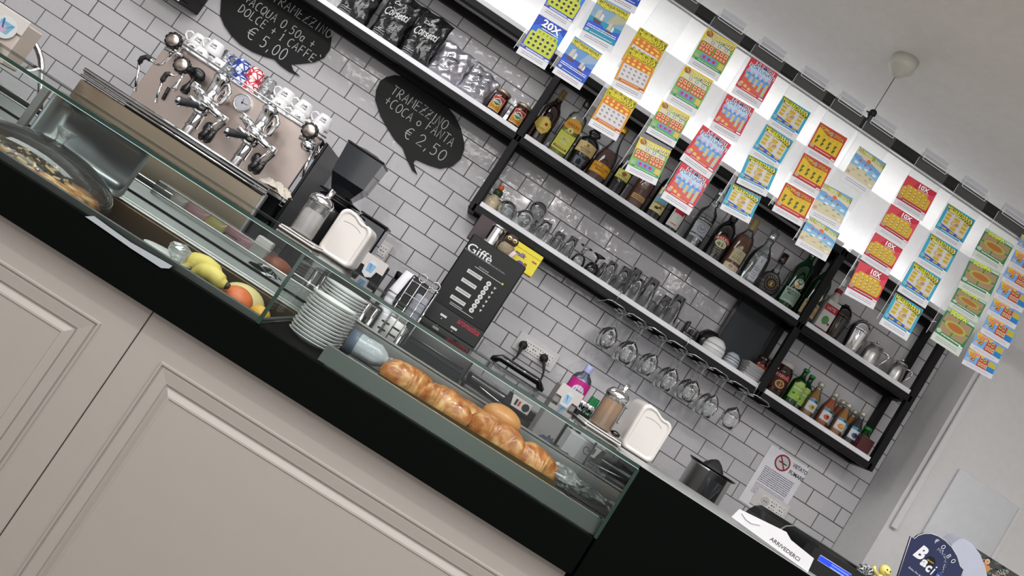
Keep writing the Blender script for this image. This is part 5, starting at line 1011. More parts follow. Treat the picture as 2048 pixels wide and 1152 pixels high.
# crumpled cloth on the drip grid
def cloth(name, label, loc, sx, sy, sz, m, seed, cat='cloth', rz=0.0):
    rn = random.Random(seed); ph = [rn.uniform(0, 6) for _ in range(6)]
    def f(a, b):
        x, y = (a - .5) * 2, (b - .5) * 2; r = max(abs(x), abs(y)); e = max(0, 1 - (x * x + y * y) * .72)
        z = e ** .6 * sz * (.75 + .25 * math.sin(9 * x + 7 * y + ph[0]) + .2 * math.sin(17 * y - 11 * x + ph[1])) + .0015
        return (x * sx * (1 + .06 * math.sin(8 * y + ph[2])), y * sy * (1 + .08 * math.sin(7 * x + ph[3])), z)
    mb = MB(); mb.grid(f, 34, 26, m); o = mb.build(name, None, loc, (0, 0, rz)); return tag(o, label, cat)
q = at(558, 372, -.52); cloth('rag', 'crumpled pale dish cloth on the right end of the drip grid', (q.x, -.53, ledge_z - .0), .062, .05, .034, mat('rag_cloth', '#b9b1a6', .9, bump=.3), 3)
# --- cups on the tray
def cup_meshes(mt, rim=.037, bot=.025, h=.056):
    b = MB().lathe([(bot, h), (bot * .8, h - .002), (bot * .75, h), (bot * .97, h + .001), (rim, .002), (rim, 0), (rim - .003, .0), (bot - .002, h - .006), (1e-4, h - .006)][0:1] + [(bot + .004, h - .012), (rim - .003, .018), (rim, .001), (rim - .002, 0), (rim - .006, .018), (bot, h - .012), (1e-4, h - .01)], mt, seg=24).lathe([(1e-4, h - .004), (bot - .001, h - .003), (bot, h)], mt, seg=24).mesh('cup_body')
    hd = MB().tube([(-.024, 0, h - .014), (-.042, 0, h - .008), (-.056, 0, h - .016), (-.055, 0, h - .03), (-.042, 0, h - .042), (-.03, 0, h - .044)], .0045, mt, 8).mesh('handle')
    return b, hd
cw_ = cup_meshes(M_porc); ccol = {}
def pat(name, c1, c2, sc):
    m = mat(name, c1, .18, coat=.4, var=0); nt = m.node_tree; n = nt.nodes.new('ShaderNodeTexVoronoi'); n.inputs['Scale'].default_value = sc; n.feature = 'DISTANCE_TO_EDGE'
    tc = nt.nodes.new('ShaderNodeTexCoord'); r = nt.nodes.new('ShaderNodeValToRGB'); r.color_ramp.interpolation = 'CONSTANT'; r.color_ramp.elements[0].color = _lin(c2); r.color_ramp.elements[1].color = _lin(c1); r.color_ramp.elements[1].position = .12
    nt.links.new(tc.outputs['Object'], n.inputs['Vector']); nt.links.new(n.outputs[0], r.inputs[0]); nt.links.new(r.outputs[0], nt.nodes['Principled BSDF'].inputs['Base Color']); return m
cups_b = cup_meshes(pat('blue_swirl_porcelain', '#c9d0de', '#2a3f8a', 45)); cups_r = cup_meshes(pat('red_swirl_porcelain', '#e0d6d6', '#b8243a', 50))
lp = MB(); p = PR(lp, wrap=.034, y=.001); p.text('Caffè', .006, .036, .008, '#3a3a3e', .022, .02, .3); p.text('Corsetti', .006, .026, .008, '#3a3a3e', .026, .02, .3); logo_me = lp.mesh('printed_logo')
def cup(u, v, y, layer, kind, label, group):
    me = {'w': cw_, 'b': cups_b, 'r': cups_r}[kind]; x = at(u, v, y).x
    t = thing('espresso_cup', label, 'cup', (x, y, TZ + .001 + layer * .054), R(-8 + (u * 7) % 20), group)
    for nm, m_ in (('cup_body', me[0]), ('handle', me[1])): o = bpy.data.objects.new(nm, m_); COL.objects.link(o); o.parent = t
    if kind == 'w': o = bpy.data.objects.new('printed_logo', logo_me); COL.objects.link(o); o.parent = t
G1 = 'white cups on the coffee machine'
cup(410, 97, -.33, 0, 'w', 'white logo cup at the left end of the tray, lower layer', G1); cup(444, 123, -.33, 0, 'w', 'white logo cup, second of the lower layer from the left', G1)
cup(402, 78, -.2, 1, 'w', 'white logo cup at the back of the left pair, upper layer', G1); cup(402, 90, -.25, 0, 'w', 'white logo cup at the back left, lower layer', G1) if False else None
cup(432, 96, -.31, 1, 'w', 'white logo cup in front of the clear tumblers, upper layer', G1)
cup(486, 150, -.33, 0, 'b', 'blue patterned cup, lower one of the blue pair', 'blue patterned cups'); cup(490, 125, -.28, 1, 'b', 'blue patterned cup, upper one of the blue pair', 'blue patterned cups')
cup(508, 166, -.34, 0, 'r', 'red patterned cup, lower one of the red pair', 'red patterned cups'); cup(518, 142, -.29, 1, 'r', 'red patterned cup, upper one of the red pair', 'red patterned cups')
cup(564, 200, -.33, 0, 'w', 'white logo cup right of the glass coffee cups, lower layer', G1); cup(580, 181, -.27, 1, 'w', 'white logo cup right of the glass coffee cups, upper layer', G1)
cup(602, 224, -.33, 0, 'w', 'white logo cup, middle one of the right lower layer', G1); cup(616, 204, -.27, 1, 'w', 'white logo cup, middle one of the right upper layer', G1)
cup(638, 250, -.33, 0, 'w', 'white logo cup at the right end, lower layer', G1); cup(655, 232, -.25, 1, 'w', 'white logo cup at the right end, upper layer', G1)
for (u, v, y, l, lb) in ((466, 128, -.33, 0, 'clear shot glass in front, beside the blue cup'), (462, 108, -.25, 1, 'clear shot glass on the upper layer beside the blue cup'), (533, 178, -.34, 0, 'faceted glass coffee cup, front left of three'), (548, 186, -.3, 0, 'faceted glass coffee cup, front right of three'), (545, 158, -.26, 1, 'faceted glass coffee cup stacked on the other two')):
    o = bpy.data.objects.new('shot_glass' if 'shot' in lb else 'glass_cup', MB().lathe([(.034, 0), (.035, .01), (.03, .03), (.024, .052), (.0235, .056), (1e-4, .057)], thin('cut_glass', '#e4e8ea', 3.0, edge=.6, ecol='#8a9094', body=.08, bump=1.0), seg=12, smooth=False).mesh('glass_cup')); COL.objects.link(o); o.location = (at(u, v, y).x, y, TZ + .001 + l * .054); tag(o, lb, 'glass', 'clear glasses on the coffee machine')
# --- grinder
gx = at(712, 350, -.42).x; gr_ = thing('coffee_grinder', 'black coffee grinder with a big smoked square hopper right of the espresso machine', 'grinder', (gx, -.42, BT))
hz0, hz1 = at(690, 395, -.42).z - BT, at(730, 308, -.42).z - BT
m_smoke = mat('smoked_hopper', '#15171b', .12, coat=.6, var=.35, vs_=5)
def frust(x0, x1, z0, z1, m, mb=None):
    mb = mb or MB(); mb.add([(-x0, -x0, z0), (x0, -x0, z0), (x0, x0, z0), (-x0, x0, z0), (-x1, -x1, z1), (x1, -x1, z1), (x1, x1, z1), (-x1, x1, z1)], [(3, 2, 1, 0), (4, 5, 6, 7), (0, 1, 5, 4), (1, 2, 6, 5), (2, 3, 7, 6), (3, 0, 4, 7)], m); return mb
mb = frust(.04, .066, hz0, hz0 + .055, m_smoke); frust(.066, .074, hz0 + .055, hz1 - .006, m_smoke, mb); mb.build('hopper', gr_)
MB().box((0, 0, hz1), (.154, .154, .008), M_black_pl, .003).add([(-.07, -.03, hz1 + .004), (.05, -.03, hz1 + .004), (.05, .06, hz1 + .004), (-.07, .06, hz1 + .004), (-.02, 0, hz1 + .018), (.03, .01, hz1 + .018)], [(0, 1, 5, 4), (1, 2, 5), (2, 3, 4, 5), (3, 0, 4)], thin('clear_lid', '#c9cdd0', 1.2, edge=0, body=.15)).build('hopper_lid', gr_)
mb = MB()
for i, (rr, z) in enumerate([(.05, 0), (.066, -.008), (.05, -.012), (.078, -.02), (.055, -.026), (.062, -.04), (.05, -.05)]): pass
mb.lathe([(.045, hz0), (.05, hz0 - .006), (.085, hz0 - .012), (.086, hz0 - .015), (.05, hz0 - .019), (.072, hz0 - .028), (.073, hz0 - .034), (.052, hz0 - .04), (.05, hz0 - .06)], M_black_pl, seg=30); mb.build('adjustment_ring', gr_)
mb = MB(); mb.tube([(.02, 0, hz0 - .022), (.115, 0, hz0 - .03)], .003, M_black_pl, 6); mb.build('adjustment_bar', gr_)
MB().lathe([(.06, .02), (.062, .03), (.056, hz0 - .1), (.06, hz0 - .07), (.05, hz0 - .045)], M_black_pl, c=(-.01, 0, 0), seg=28).box((-.03, -.05, hz0 - .07), (.08, .07, .05), M_black_pl, .01, seg=2).build('grinder_body', gr_)
mb = MB(); mb.box((-.035, -.088, hz0 - .058), (.04, .003, .012), M_whitepl, .001); p = PR(mb, Matrix.Translation((-.035, -.0897, hz0 - .058))); p.text('CUNILL', 0, 0, .007, '#8a2030', .032, .02); mb.build('name_plate', gr_)
MB().lathe([(.035, 0), (.036, .004), (.034, .06), (.034, .064)], M_chrome, c=(-.035, -.07, hz0 - .2), seg=24).build('doser_cylinder', gr_)
MB().box((0, 0, .012), (.17, .24, .024), M_black_pl, .006, seg=2).build('grinder_base', gr_)
xg = at(745, 455, -.35).x; t = thing('second_grinder_hopper', 'small black square grinder hopper behind the white napkin dispenser', 'grinder', (xg, -.35, BT)); z1h = at(735, 432, -.35).z - BT
MB().box((0, 0, z1h - .09), (.112, .112, .17), m_smoke, .006).build('hopper', t); MB().box((0, 0, z1h), (.118, .118, .007), M_black_pl, .002).build('hopper_lid', t); MB().box((0, 0, (z1h - .175) / 2), (.1, .11, z1h - .175), M_black_pl, .006).build('grinder_body', t)
# --- hot drink dispenser
A, B = at(945, 465, -.5), at(1055, 537, -.5); C_, D = at(845, 628, -.5), at(948, 695, -.5)
gx = (A.x + B.x + C_.x + D.x) / 4; gw = ((B.x - A.x) + (D.x - C_.x)) / 2; gz1 = (A.z + B.z) / 2; gz0 = (C_.z + D.z) / 2
gf = thing('drink_dispenser', 'tall black hot drink dispenser with round white buttons and white lettering', 'dispenser', (gx, -.5, 0))
m_gb = mat('dispenser_black', '#0e1110', .38, var=.1, spec=.3)
MB().box((0, .15, (gz1 + gz0) / 2 + .01), (gw, .3, gz1 - gz0 - .02), m_gb, .005).build('housing', gf)
MB().box((0, -.004, (gz1 + gz0) / 2), (gw - .004, .01, gz1 - gz0), m_gb, .003).build('front_door', gf)
MB().box((0, -.011, gz0 + .032), (gw - .002, .008, .07), M_black_pl, .003).build('lower_fascia', gf)
MB().box((0, .08, gz0 - .012), (gw - .03, .12, .025), mat('brown_drip_plate', '#8a7468', .5, var=.2), .004).build('nozzle_plate', gf)
for dx in (-.045, .04): MB().lathe([(.008, -.012), (.009, .012)], M_black_pl, c=(dx, -.002, gz0 - .008), seg=12).build('nozzle', gf)
MB().box((0, .25, BT + (gz0 - BT) / 2), (gw, .09, gz0 - BT), M_black_pl, .004).build('rear_column', gf)
mb = MB(); p = PR(mb, y=-.0095); H = gz1 - gz0; zt = lambda f: gz1 - H * f
p.text('Giffè', -.055, zt(.14), .032, '#e8e8ea', .1, .006); p.lines(-.11, .06, [zt(.19)], .005, '#6a6e70'); p.text('SELEZIONE', -.012, zt(.265), .005, '#c9c9cb', .04); p.rect(-.045, zt(.29), .07, zt(.29) + .002, '#c9c9cb')
p.rects([(-.06, zt(f) - .007, .0, zt(f) + .007) for f in (.36, .47, .58, .68)], '#d0d0d0'); p.lines(-.055, -.005, [zt(f) - .001 for f in (.36, .47, .58, .68)], .003, '#77777a')
for f in (.36, .415, .47, .525, .58, .635, .69): p.ell(.03, zt(f), .009, .009, '#e0e0de', 14); p.ell(.03, zt(f), .004, .004, '#8a8a88', 10)
for f in (.37, .425, .48, .535, .59, .645): p.poly([(.052, zt(f) + .005), (.062, zt(f) + .005), (.057, zt(f) - .005)], '#c9c9cb')
p.ell(.072, zt(.285), .004, .004, '#c9d840', 10); p.rect(-.05, zt(.755), .05, zt(.755) + .002, '#c9c9cb'); p.lines(-.05, -.0, [zt(.74)], .004, '#a9a9ab'); mb.build('button_panel_print', gf)
mb = MB(); p = PR(mb, y=-.0152); p.text('aromatica', .055, gz0 + .05, .02, '#c22a44', .09, .01); p.rects([(-.055, gz0 + .032, -.03, gz0 + .04), (.0, gz0 + .014, .025, gz0 + .022)], '#d6d6d6'); p.ells([(-.044, gz0 + .024), (.011, gz0 + .006)], .002, .002, '#d6d6d6'); tag(mb.build('fascia_print', gf), kind='stuff')
# things standing on the dispenser
gt = gz1 + .0005 - .01
t = thing('steel_canister', 'ribbed mirror steel canister on top of the black drink dispenser', 'canister', (at(985, 478, -.42).x, -.42, gt)); MB().lathe([(.026, 0), (.027, .002), (.027, .085), (.024, .09), (1e-4, .09)], M_chrome, seg=14, smooth=False).build('canister_body', t); MB().lathe([(.028, .082), (.028, .09), (.02, .094), (1e-4, .094)], M_chrome, seg=20).build('lid', t)
t = thing('mini_bottle', 'tiny dark bottle with pale yellow label between canister and owl', 'bottle', (at(1003, 490, -.4).x, -.38, gt)); MB().lathe([(.013, 0), (.013, .04), (.006, .055), (.006, .07), (1e-4, .07)], g_black, seg=14).build('bottle_body', t); mb = MB(); p = PR(mb, wrap=.0133); p.rect(-.011, .008, .011, .034, '#c2b45a'); mb.build('paper_label', t)
ow = thing('owl_figurine', 'brown owl figurine with cream eyes on the black drink dispenser', 'figurine', (at(1010, 498, -.45).x + .004, -.45, gt))
MB().sphere((0, 0, .03), .03, mat('owl_body_glaze', '#8a7c66', .5, var=.5, vs_=180, bump=.8, bs=300), 20, 12, (1.05, .8, 1.05)).build('owl_body', ow); MB().sphere((0, -.004, .068), .024, mat('owl_head_glaze', '#4a3428', .35, coat=.3, var=.2), 20, 12, (1.15, .85, .95)).build('owl_head', ow)
for dx in (-.011, .011): MB().sphere((dx, -.022, .071), .009, mat('owl_eye_cream', '#d8cc9c', .4), 14, 8, (1, .35, .8)).build('eye_patch', ow); MB().sphere((dx, -.026, .07), .0035, M_black_pl, 10, 6, (1.6, .5, .6)).build('eye', ow)
MB().box((.03, -.018, .025), (.018, .01, .03), mat('pale_pink_glaze', '#c9b8b8', .4), .004, rot=(0, .3, 0), seg=2).build('wing', ow); MB().lathe([(.004, 0), (.001, -.01)], M_black_pl, c=(0, -.026, .066), seg=8).build('beak', ow)
yb = thing('chocolate_box', 'bright yellow chocolate box with purple lettering behind the owl', 'box', (at(1040, 515, -.36).x + .01, -.36, gt)); MB().box((0, 0, .045), (.13, .05, .09), mat('yellow_card', '#d8c81c', .45, var=.05), .002).build('carton', yb); mb = MB(); p = PR(mb, y=-.0252); p.rect(-.064, .07, .064, .0725, '#b8a410'); p.text('milk', -.015, .052, .018, '#4a3a9a', .05, .03, .3); p.ell(.0, .022, .014, .01, '#6a4aa0'); p.ell(.02, .028, .008, .006, '#8a6a30'); p.ell(-.025, .015, .012, .007, '#7a4a9a'); p.rect(.035, .05, .055, .056, '#b04a6a'); mb.build('printed_front', yb)
mb_ = thing('maroon_box', 'dark maroon flat box standing behind the steel canister', 'box', (at(965, 455, -.3).x, -.30, gt)); MB().box((.03, 0, .055), (.12, .03, .11), mat('maroon_card', '#3a2a30', .5, var=.1), .002).build('carton', mb_)
# --- sweetener holders with printed cups, paper cups, wire rack
def cupholder(label, u, v, y, w_, h_, m, zb=BT, blue='#8ab0d0'):
    q = at(u, v, y); t = thing('sachet_holder', label, 'holder', (q.x, y, zb)); zc_ = q.z - zb
    MB().box((0, .05, (zc_ + h_ * .25) / 2), (w_, .1, zc_ + h_ * .25), m, .004).build('housing', t)
    mb = MB(); pl = [(-w_ * .5, h_ * .3), (w_ * .5, h_ * .3), (w_ * .52, h_ * -.02), (w_ * .25, -h_ * .02), (w_ * .2, -h_ * .2), (0, -h_ * .27), (-w_ * .2, -h_ * .2), (-w_ * .25, -h_ * .02), (-w_ * .52, -h_ * .02)]
    mb.prism([(a, zc_ + b) for a, b in reversed(pl)], -.008, -.003, M_whitepl); mb.build('front_flap', t)
    mb = MB(); p = PR(mb, y=-.0084); p.ell(0, zc_ - h_ * .02, w_ * .2, h_ * .22, '#d3dae0', 14); p.poly([(-w_ * .16, zc_ + h_ * .1), (w_ * .16, zc_ + h_ * .1), (w_ * .12, zc_ - h_ * .12), (-w_ * .12, zc_ - h_ * .12)], blue); p.poly([(-w_ * .1, zc_ + h_ * .1), (-w_ * .02, zc_ + h_ * .1), (w_ * .04, zc_ - h_ * .12)], '#5a90c0'); mb.build('printed_cup', t); return t
cupholder('black sachet holder with white cup print flap', 742, 536, -.72, .088, .13, M_black_pl)
cupholder('grey sachet holder with white cup print flap', 1134, 798, -.74, .082, .13, mat('grey_plastic_box', '#7f7c7c', .45), blue='#a8c4d8')
t = thing('portafilter_spare', 'black spare filter holder standing beside the paper cups', 'coffee tool', (at(795, 562, -.5).x, -.5, BT)); zz = at(790, 560, -.5).z - BT
MB().tube([(-.02, 0, .0), (-.012, 0, zz * .5), (0, 0, zz)], [.016, .014, .02], M_rubber, 12).build('handle', t); MB().lathe([(.001, 0), (.03, .004), (.033, .03), (.03, .034)], M_black_pl, c=(.012, 0, zz), seg=20).build('basket', t); MB().tube([(.022, -.02, .02), (.03, -.02, zz * .9)], .004, M_chrome, 8).build('chrome_bar', t)
t0 = at(825, 548, -.62); b0 = at(775, 612, -.62); n = 5
for k in range(n):
    f = k / (n - 1); x = b0.x * (1 - f) + t0.x * f; 
    o = MB().lathe([(.040, 0), (.0405, .002), (.0385, .004), (.0265, .085), (.026, .086), (1e-4, .086)], M_paper, seg=24).build('paper_cup', None, (b0.x + .012, -.62, t0.z - .158 + k * .018)); tag(o, '%s white paper cup of the upturned nested stack by the wire rack' % ('lowest', 'second', 'middle', 'fourth', 'topmost')[k], 'cup', 'nested paper cups')
t = thing('cup_stack_stand', 'grey plinth carrying the nested paper cups', 'stand', (b0.x + .012, -.62, BT)); MB().lathe([(.042, 0), (.042, t0.z - .165 - BT), (.04, t0.z - .159 - BT), (1e-4, t0.z - .159 - BT)], M_paper, seg=24).build('sleeve', t)
wr_ = thing('wire_rack', 'chrome wire sachet rack with clear packets left of the drink dispenser', 'rack', (at(825, 612, -.7).x, -.7, 0)); zr0, zr1 = at(800, 620, -.7).z, at(835, 560, -.7).z
for z in (zr0, (zr0 + zr1) / 2, zr1 - .01): MB().tube([(-.045, -.03, z), (.045, -.03, z), (.045, .03, z), (-.045, .03, z)], .002, M_chrome, 6, closed=True).build('wire_ring', wr_)
for a, b in ((-.045, -.03), (-.015, -.03), (.015, -.03), (.045, -.03), (-.045, .03), (.045, .03)): MB().tube([(a, b, BT), (a, b, zr1)], .002, M_chrome, 6).sphere((a, b, zr1), .004, M_chrome, 8, 6).build('upright_wire', wr_)
for dx in (-.02, .03): MB().tube([(dx + .014 * math.cos(R(a)), .0, zr1 + .014 + .014 * math.sin(R(a))) for a in range(0, 360, 30)], .002, M_chrome, 6, closed=True).build('wire_loop', wr_)
t = thing('clear_packet', 'clear plastic packet inside the wire rack', 'packet', (at(828, 612, -.7).x + .01, -.70, zr0)); MB().box((0, 0, .04), (.05, .03, .08), thin('clear_film', '#e0e2ea', 1.5, edge=0, body=.35, bcol='#c9ccd6', bump=.6), .008, seg=2).build('film', t)
t = thing('black_packet', 'black packet tucked in the wire rack', 'packet', (at(832, 585, -.68).x - .01, -.672, zr0)); MB().box((0, 0, .06), (.07, .012, .12), M_black_pl, .004, rot=(0, .1, 0)).build('wrapper', t)
# --- appliances seen through the glass
t = thing('steel_toaster', 'brushed steel toaster with slotted front seen through the display glass', 'toaster', (at(785, 655, -.60).x - .005, -.66, BT)); z_ = at(790, 632, -.6).z - BT
MB().box((0, .08, z_ / 2), (.1, .16, z_), M_steel, .008, seg=2).build('toaster_body', t)
for k in range(4):
    for dx in (-.02, .02): MB().box((dx, -.001, z_ * (.84 - .13 * k)), (.03, .004, .006), M_black_pl, .001).build('vent_slot', t)
MB().tube([(.048, -.004, .01), (.048, -.008, z_ - .01)], .006, M_chrome, 8).build('edge_bar', t)
t = thing('chrome_press', 'dark chrome juicer body left of the toaster behind the plates', 'juicer', (at(742, 640, -.6).x - .02, -.72, BT)); MB().box((0, .05, .1), (.09, .1, .2), dark_chr, .01, seg=2).build('body', t)
for k in range(3): MB().tube([(-.03 + .03 * k, -.008, .02), (-.03 + .03 * k, -.008, .19)], .007, M_chrome, 8).build('chrome_column', t)
t = thing('small_oven', 'black countertop oven with smoked glass door seen through the display', 'oven', (at(872, 700, -.66).x, -.66, BT)); z_ = at(868, 672, -.66).z - BT
MB().box((0, .08, z_ / 2), (.26, .16, z_), M_black_pl, .008, seg=2).build('oven_body', t); MB().box((0, -.006, z_ * .46), (.23, .01, z_ * .6), mat('smoked_oven_glass', '#1b2224', .1, coat=.6), .003).build('glass_door', t); MB().tube([(-.11, -.02, z_ * .82), (.11, -.02, z_ * .82)], .004, M_steeld, 8).build('door_handle', t); MB().box((.125, -.01, z_ * .4), (.012, .01, z_ * .5), M_steeld, .002).build('side_trim', t)
# --- panini press with arched handle
pa, pb = at(985, 722, -.55), at(1078, 788, -.55); px_ = at(1010, 775, -.5).x; pr_ = thing('panini_press', 'black panini press with arched glossy handle and lit control panel', 'sandwich press', (px_, -.5, BT))
zc_ = .14; MB().box((0, .0, zc_ / 2), (.29, .24, zc_), M_black_pl, .012, seg=2).build('base', pr_); MB().box((0, 0, zc_ + .02), (.28, .23, .035), mat('press_lid_black', '#121314', .2, coat=.4), .012, seg=2).build('lid', pr_)
za, zb2 = pa.z - BT, pb.z - BT; xa, xb = at(972, 742, -.62).x - px_, at(1082, 775, -.62).x - px_
zh = at(1030, 750, -.62).z - BT + .024
MB().tube([(xa, -.08, zh - .05), (xa + .002, -.12, zh - .015), (xa + .02, -.125, zh + .0), (xb - .02, -.125, zh), (xb, -.12, zh - .015), (xb + .002, -.08, zh - .05)], .0135, mat('glossy_black', '#08090a', .1, coat=.7), 12).build('arched_handle', pr_)
cq = at(1038, 808, -.625); mb = MB(); mb.box((cq.x - px_, -.124, cq.z - BT), (.09, .006, .038), M_whitepl, .002); p = PR(mb, Matrix.Translation((cq.x - px_, -.1275, cq.z - BT))); p.poly([(-.05, -.022), (-.05, .022), (-.035, .022), (-.022, -.022)], '#0b0c0d'); p.rect(-.016, -.01, -.008, .012, '#16181a'); p.rect(-.004, -.008, .004, .01, '#c8283a'); p.ell(.026, 0, .014, .014, '#16181a'); mb.build('control_panel', pr_)
MB().tube([(-.09, -.135, zc_ + .012), (.04, -.135, zc_ + .0)], .003, M_chrome, 8).build('trim_bar', pr_)
# --- juicer on the right
jx = at(1412, 960, -.5).x; jz = at(1420, 937, -.58).z; jr = thing('citrus_juicer', 'steel citrus juicer with black front spout and ribbed cone', 'juicer', (jx, -.5, BT)); hz = jz - BT
MB().lathe([(.08, 0), (.082, .004), (.08, hz - .01), (.084, hz), (.078, hz), (.074, hz - .01)], M_steel, seg=36).build('housing', jr); MB().lathe([(.082, hz - .004), (.092, hz + .002), (.092, hz + .006), (.06, hz + .002), (.03, hz + .0), (1e-4, hz)], M_black_pl, seg=36).build('rim', jr)
mb = MB(); mb.grid(lambda a, b: ((.083) * math.sin((a - .5) * .95), -(.083) * math.cos((a - .5) * .95), b * (hz - .004)), 10, 2, M_black_pl); mb.build('front_strip', jr)
mb = MB(); mb.grid(lambda a, b: ((.0845) * math.sin((a - .5) * .8 * (.5 + b * .5)), -(.0845) * math.cos((a - .5) * .8), hz * .62 + b * (hz * .3)), 10, 6, mat('smoked_cup', '#2a2c2e', .15, coat=.4)); mb.build('spout_cup', jr)
MB().tube([(.014 * math.cos(R(a)), -.088, hz * .6 + .014 * math.sin(R(a))) for a in range(180, 375, 15)], .0022, M_whitepl, 6).build('smile_mark', jr)
MB().lathe([(.044, hz), (.04, hz + .012), (.022, hz + .032), (.006, hz + .042), (1e-4, hz + .043)], M_rubber, seg=10, smooth=False).build('cone', jr)
# --- water bottle with pink label, spoons, green net
wx = at(1157, 771, -.45).x; z_ = at(1180, 731, -.45).z - BT
def lab_pink(p): p.rect(-.05, z_ * .66, .05, z_ * .85, '#c8288a'); p.ell(0, z_ * .76, .024, .02, '#d8dce6', 16); p.text('Lieve', 0, z_ * .76, .013, '#2a3a6a', .036, .02, .3)
bottle('water_bottle', 'clear plastic water bottle with a magenta label by the grey sachet holder', 'bottle', wx, -.45, BT, [(.95, 0), (1, .02), (1, .5), (.96, .54), (1, .58), (1, .85), (.82, .89), (.42, .92), (.36, .94)], thin('pet_plastic', '#d4dcec', 1.6, edge=.4, body=.1, bcol='#aab4cc', bump=.4), h=z_, r=.040, cap=(.0155, .93, 1, mat('lilac_cap', '#9aa0c8', .4)), prints=[('paper_label', lab_pink, .0406)])
t = thing('spoon_holder', 'black cup holding shiny spoons beside the brown sugar dispenser', 'cutlery', (at(1168, 822, -.58).x, -.58, BT)); z_ = at(1168, 826, -.58).z - BT
MB().lathe([(.03, 0), (.034, z_), (.031, z_), (.028, .004), (1e-4, .004)], M_black_pl, seg=20).build('cup_body', t)
for k in range(5):
    a = k * 1.3; MB().tube([(.01 * math.cos(a), .01 * math.sin(a), .05), (.018 * math.cos(a), .018 * math.sin(a), z_ + .01)], .002, M_chrome, 6).sphere((.02 * math.cos(a), .02 * math.sin(a), z_ + .022), .012, M_chrome, 12, 8, (.9, .35, 1.3)).build('spoon', t)
t = thing('green_net_roll', 'green translucent plastic net behind the brown sugar dispenser', 'net', (at(1186, 806, -.5).x, -.5, BT)); z_ = at(1190, 795, -.5).z - BT
MB().lathe([(.02, 0), (.022, z_ * .8), (.018, z_), (1e-4, z_ * .98)], thin('green_net', '#3aa86a', 1.2, edge=.3, body=.4, bcol='#2a9a5a', bump=.8), seg=14).build('net_body', t)
# ================================================================ things in and on the display case
def pobj(name, label, cat, mb, loc=None, group=None, rot=None): return tag(mb.build(name, None, loc, rot), label, cat, group)
# --- saucers
sme = MB().lathe([(1e-4, .003), (.024, .003), (.030, .004), (.054, .0115), (.0565, .013), (.0575, .0125), (.055, .0095), (.034, .0015), (.030, 0), (1e-4, 0)], M_porc, seg=36).mesh('saucer')
NTH = 'lowest,second,third,fourth,fifth,sixth,seventh,eighth,ninth,tenth,eleventh,twelfth,thirteenth,fourteenth,fifteenth,sixteenth,seventeenth'.split(',')
def saucers(u, v, y, n, s, grp, where):
    top = at(u, v, y); pz = (top.z - 1.0125 - .013) / (n - 1)
    for k in range(n):
        o = bpy.data.objects.new('saucer', sme); COL.objects.link(o); o.scale = (s, s, 1); o.rotation_euler = (0, 0, k)
        o.location = (top.x + .0012 * math.sin(k * 1.9), y + .001 * math.cos(k * 2.3), 1.0118 + pz * k)
        tag(o, '%s white saucer of the %s' % (NTH[k] if k < n - 1 else 'topmost', where), 'saucer', grp)
saucers(672, 602, -1.44, 13, 1.0, 'front saucer stack', 'front stack, counted from the bottom'); saucers(697, 580, -1.325, 17, 1.04, 'rear saucer stack', 'taller rear stack, counted from the bottom')
t = thing('tongs', 'black handled tongs standing between the saucers and the glass divider', 'tongs', (-.275, -1.36, 1.0115)); MB().box((0, 0, .065), (.014, .008, .13), M_black_pl, .003, rot=(0, .12, 0)).build('handle', t); MB().box((.004, .006, .03), (.012, .002, .06), M_steel).build('blade', t)
# --- pastry tray and croissants
tx0, tx1 = -.058, .405; t = thing('pastry_tray', 'steel tray with golden rim holding the croissants', 'tray', ((tx0 + tx1) / 2, -1.405, 1.0115)); W_ = tx1 - tx0
MB().box((0, 0, .012), (W_ - .02, .2, .003), M_steeld).build('tray_base', t); gm = mat('golden_tray_rim', '#9c8a5c', .35, metal=.8)
MB().add([(-W_ / 2, -.105, .036), (W_ / 2, -.105, .044), (W_ / 2 - .01, -.098, .012), (-W_ / 2 + .01, -.098, .012), (-W_ / 2, -.108, .036), (W_ / 2, -.108, .044), (W_ / 2 - .01, -.101, .010), (-W_ / 2 + .01, -.101, .010)], [(0, 1, 2, 3), (7, 6, 5, 4), (0, 4, 5, 1)], gm).build('front_rim', t)
MB().box((0, .103, .03), (W_, .003, .036), M_steeld).build('rear_rim', t); MB().box((0, .0, .006), (.3, .12, .012), M_black_pl).build('tray_foot', t)
crust = mat('croissant_crust', '#b8743a', .32, coat=.35, var=0); nt = crust.node_tree; n1 = nt.nodes.new('ShaderNodeTexNoise'); n1.inputs['Scale'].default_value = 38; n1.inputs['Detail'].default_value = 5; tc = nt.nodes.new('ShaderNodeTexCoord'); r1 = nt.nodes.new('ShaderNodeValToRGB')
for i, (ps, c) in enumerate([(.3, '#8a4a20'), (.5, '#b3703a'), (.68, '#cfa268')]):
    e = r1.color_ramp.elements[i] if i < 2 else r1.color_ramp.elements.new(ps); e.position = ps; e.color = _lin(c)
nt.links.new(tc.outputs['Object'], n1.inputs['Vector']); nt.links.new(n1.outputs[0], r1.inputs[0]); nt.links.new(r1.outputs[0], nt.nodes['Principled BSDF'].inputs['Base Color'])
bp = nt.nodes.new('ShaderNodeBump'); bp.inputs['Strength'].default_value = .9; bp.inputs['Distance'].default_value = .004; nt.links.new(n1.outputs[0], bp.inputs['Height']); nt.links.new(bp.outputs[0], nt.nodes['Principled BSDF'].inputs['Normal'])
pale = mat('pale_bun_crust', '#c98a4a', .4, coat=.2, var=.25, vs_=25)
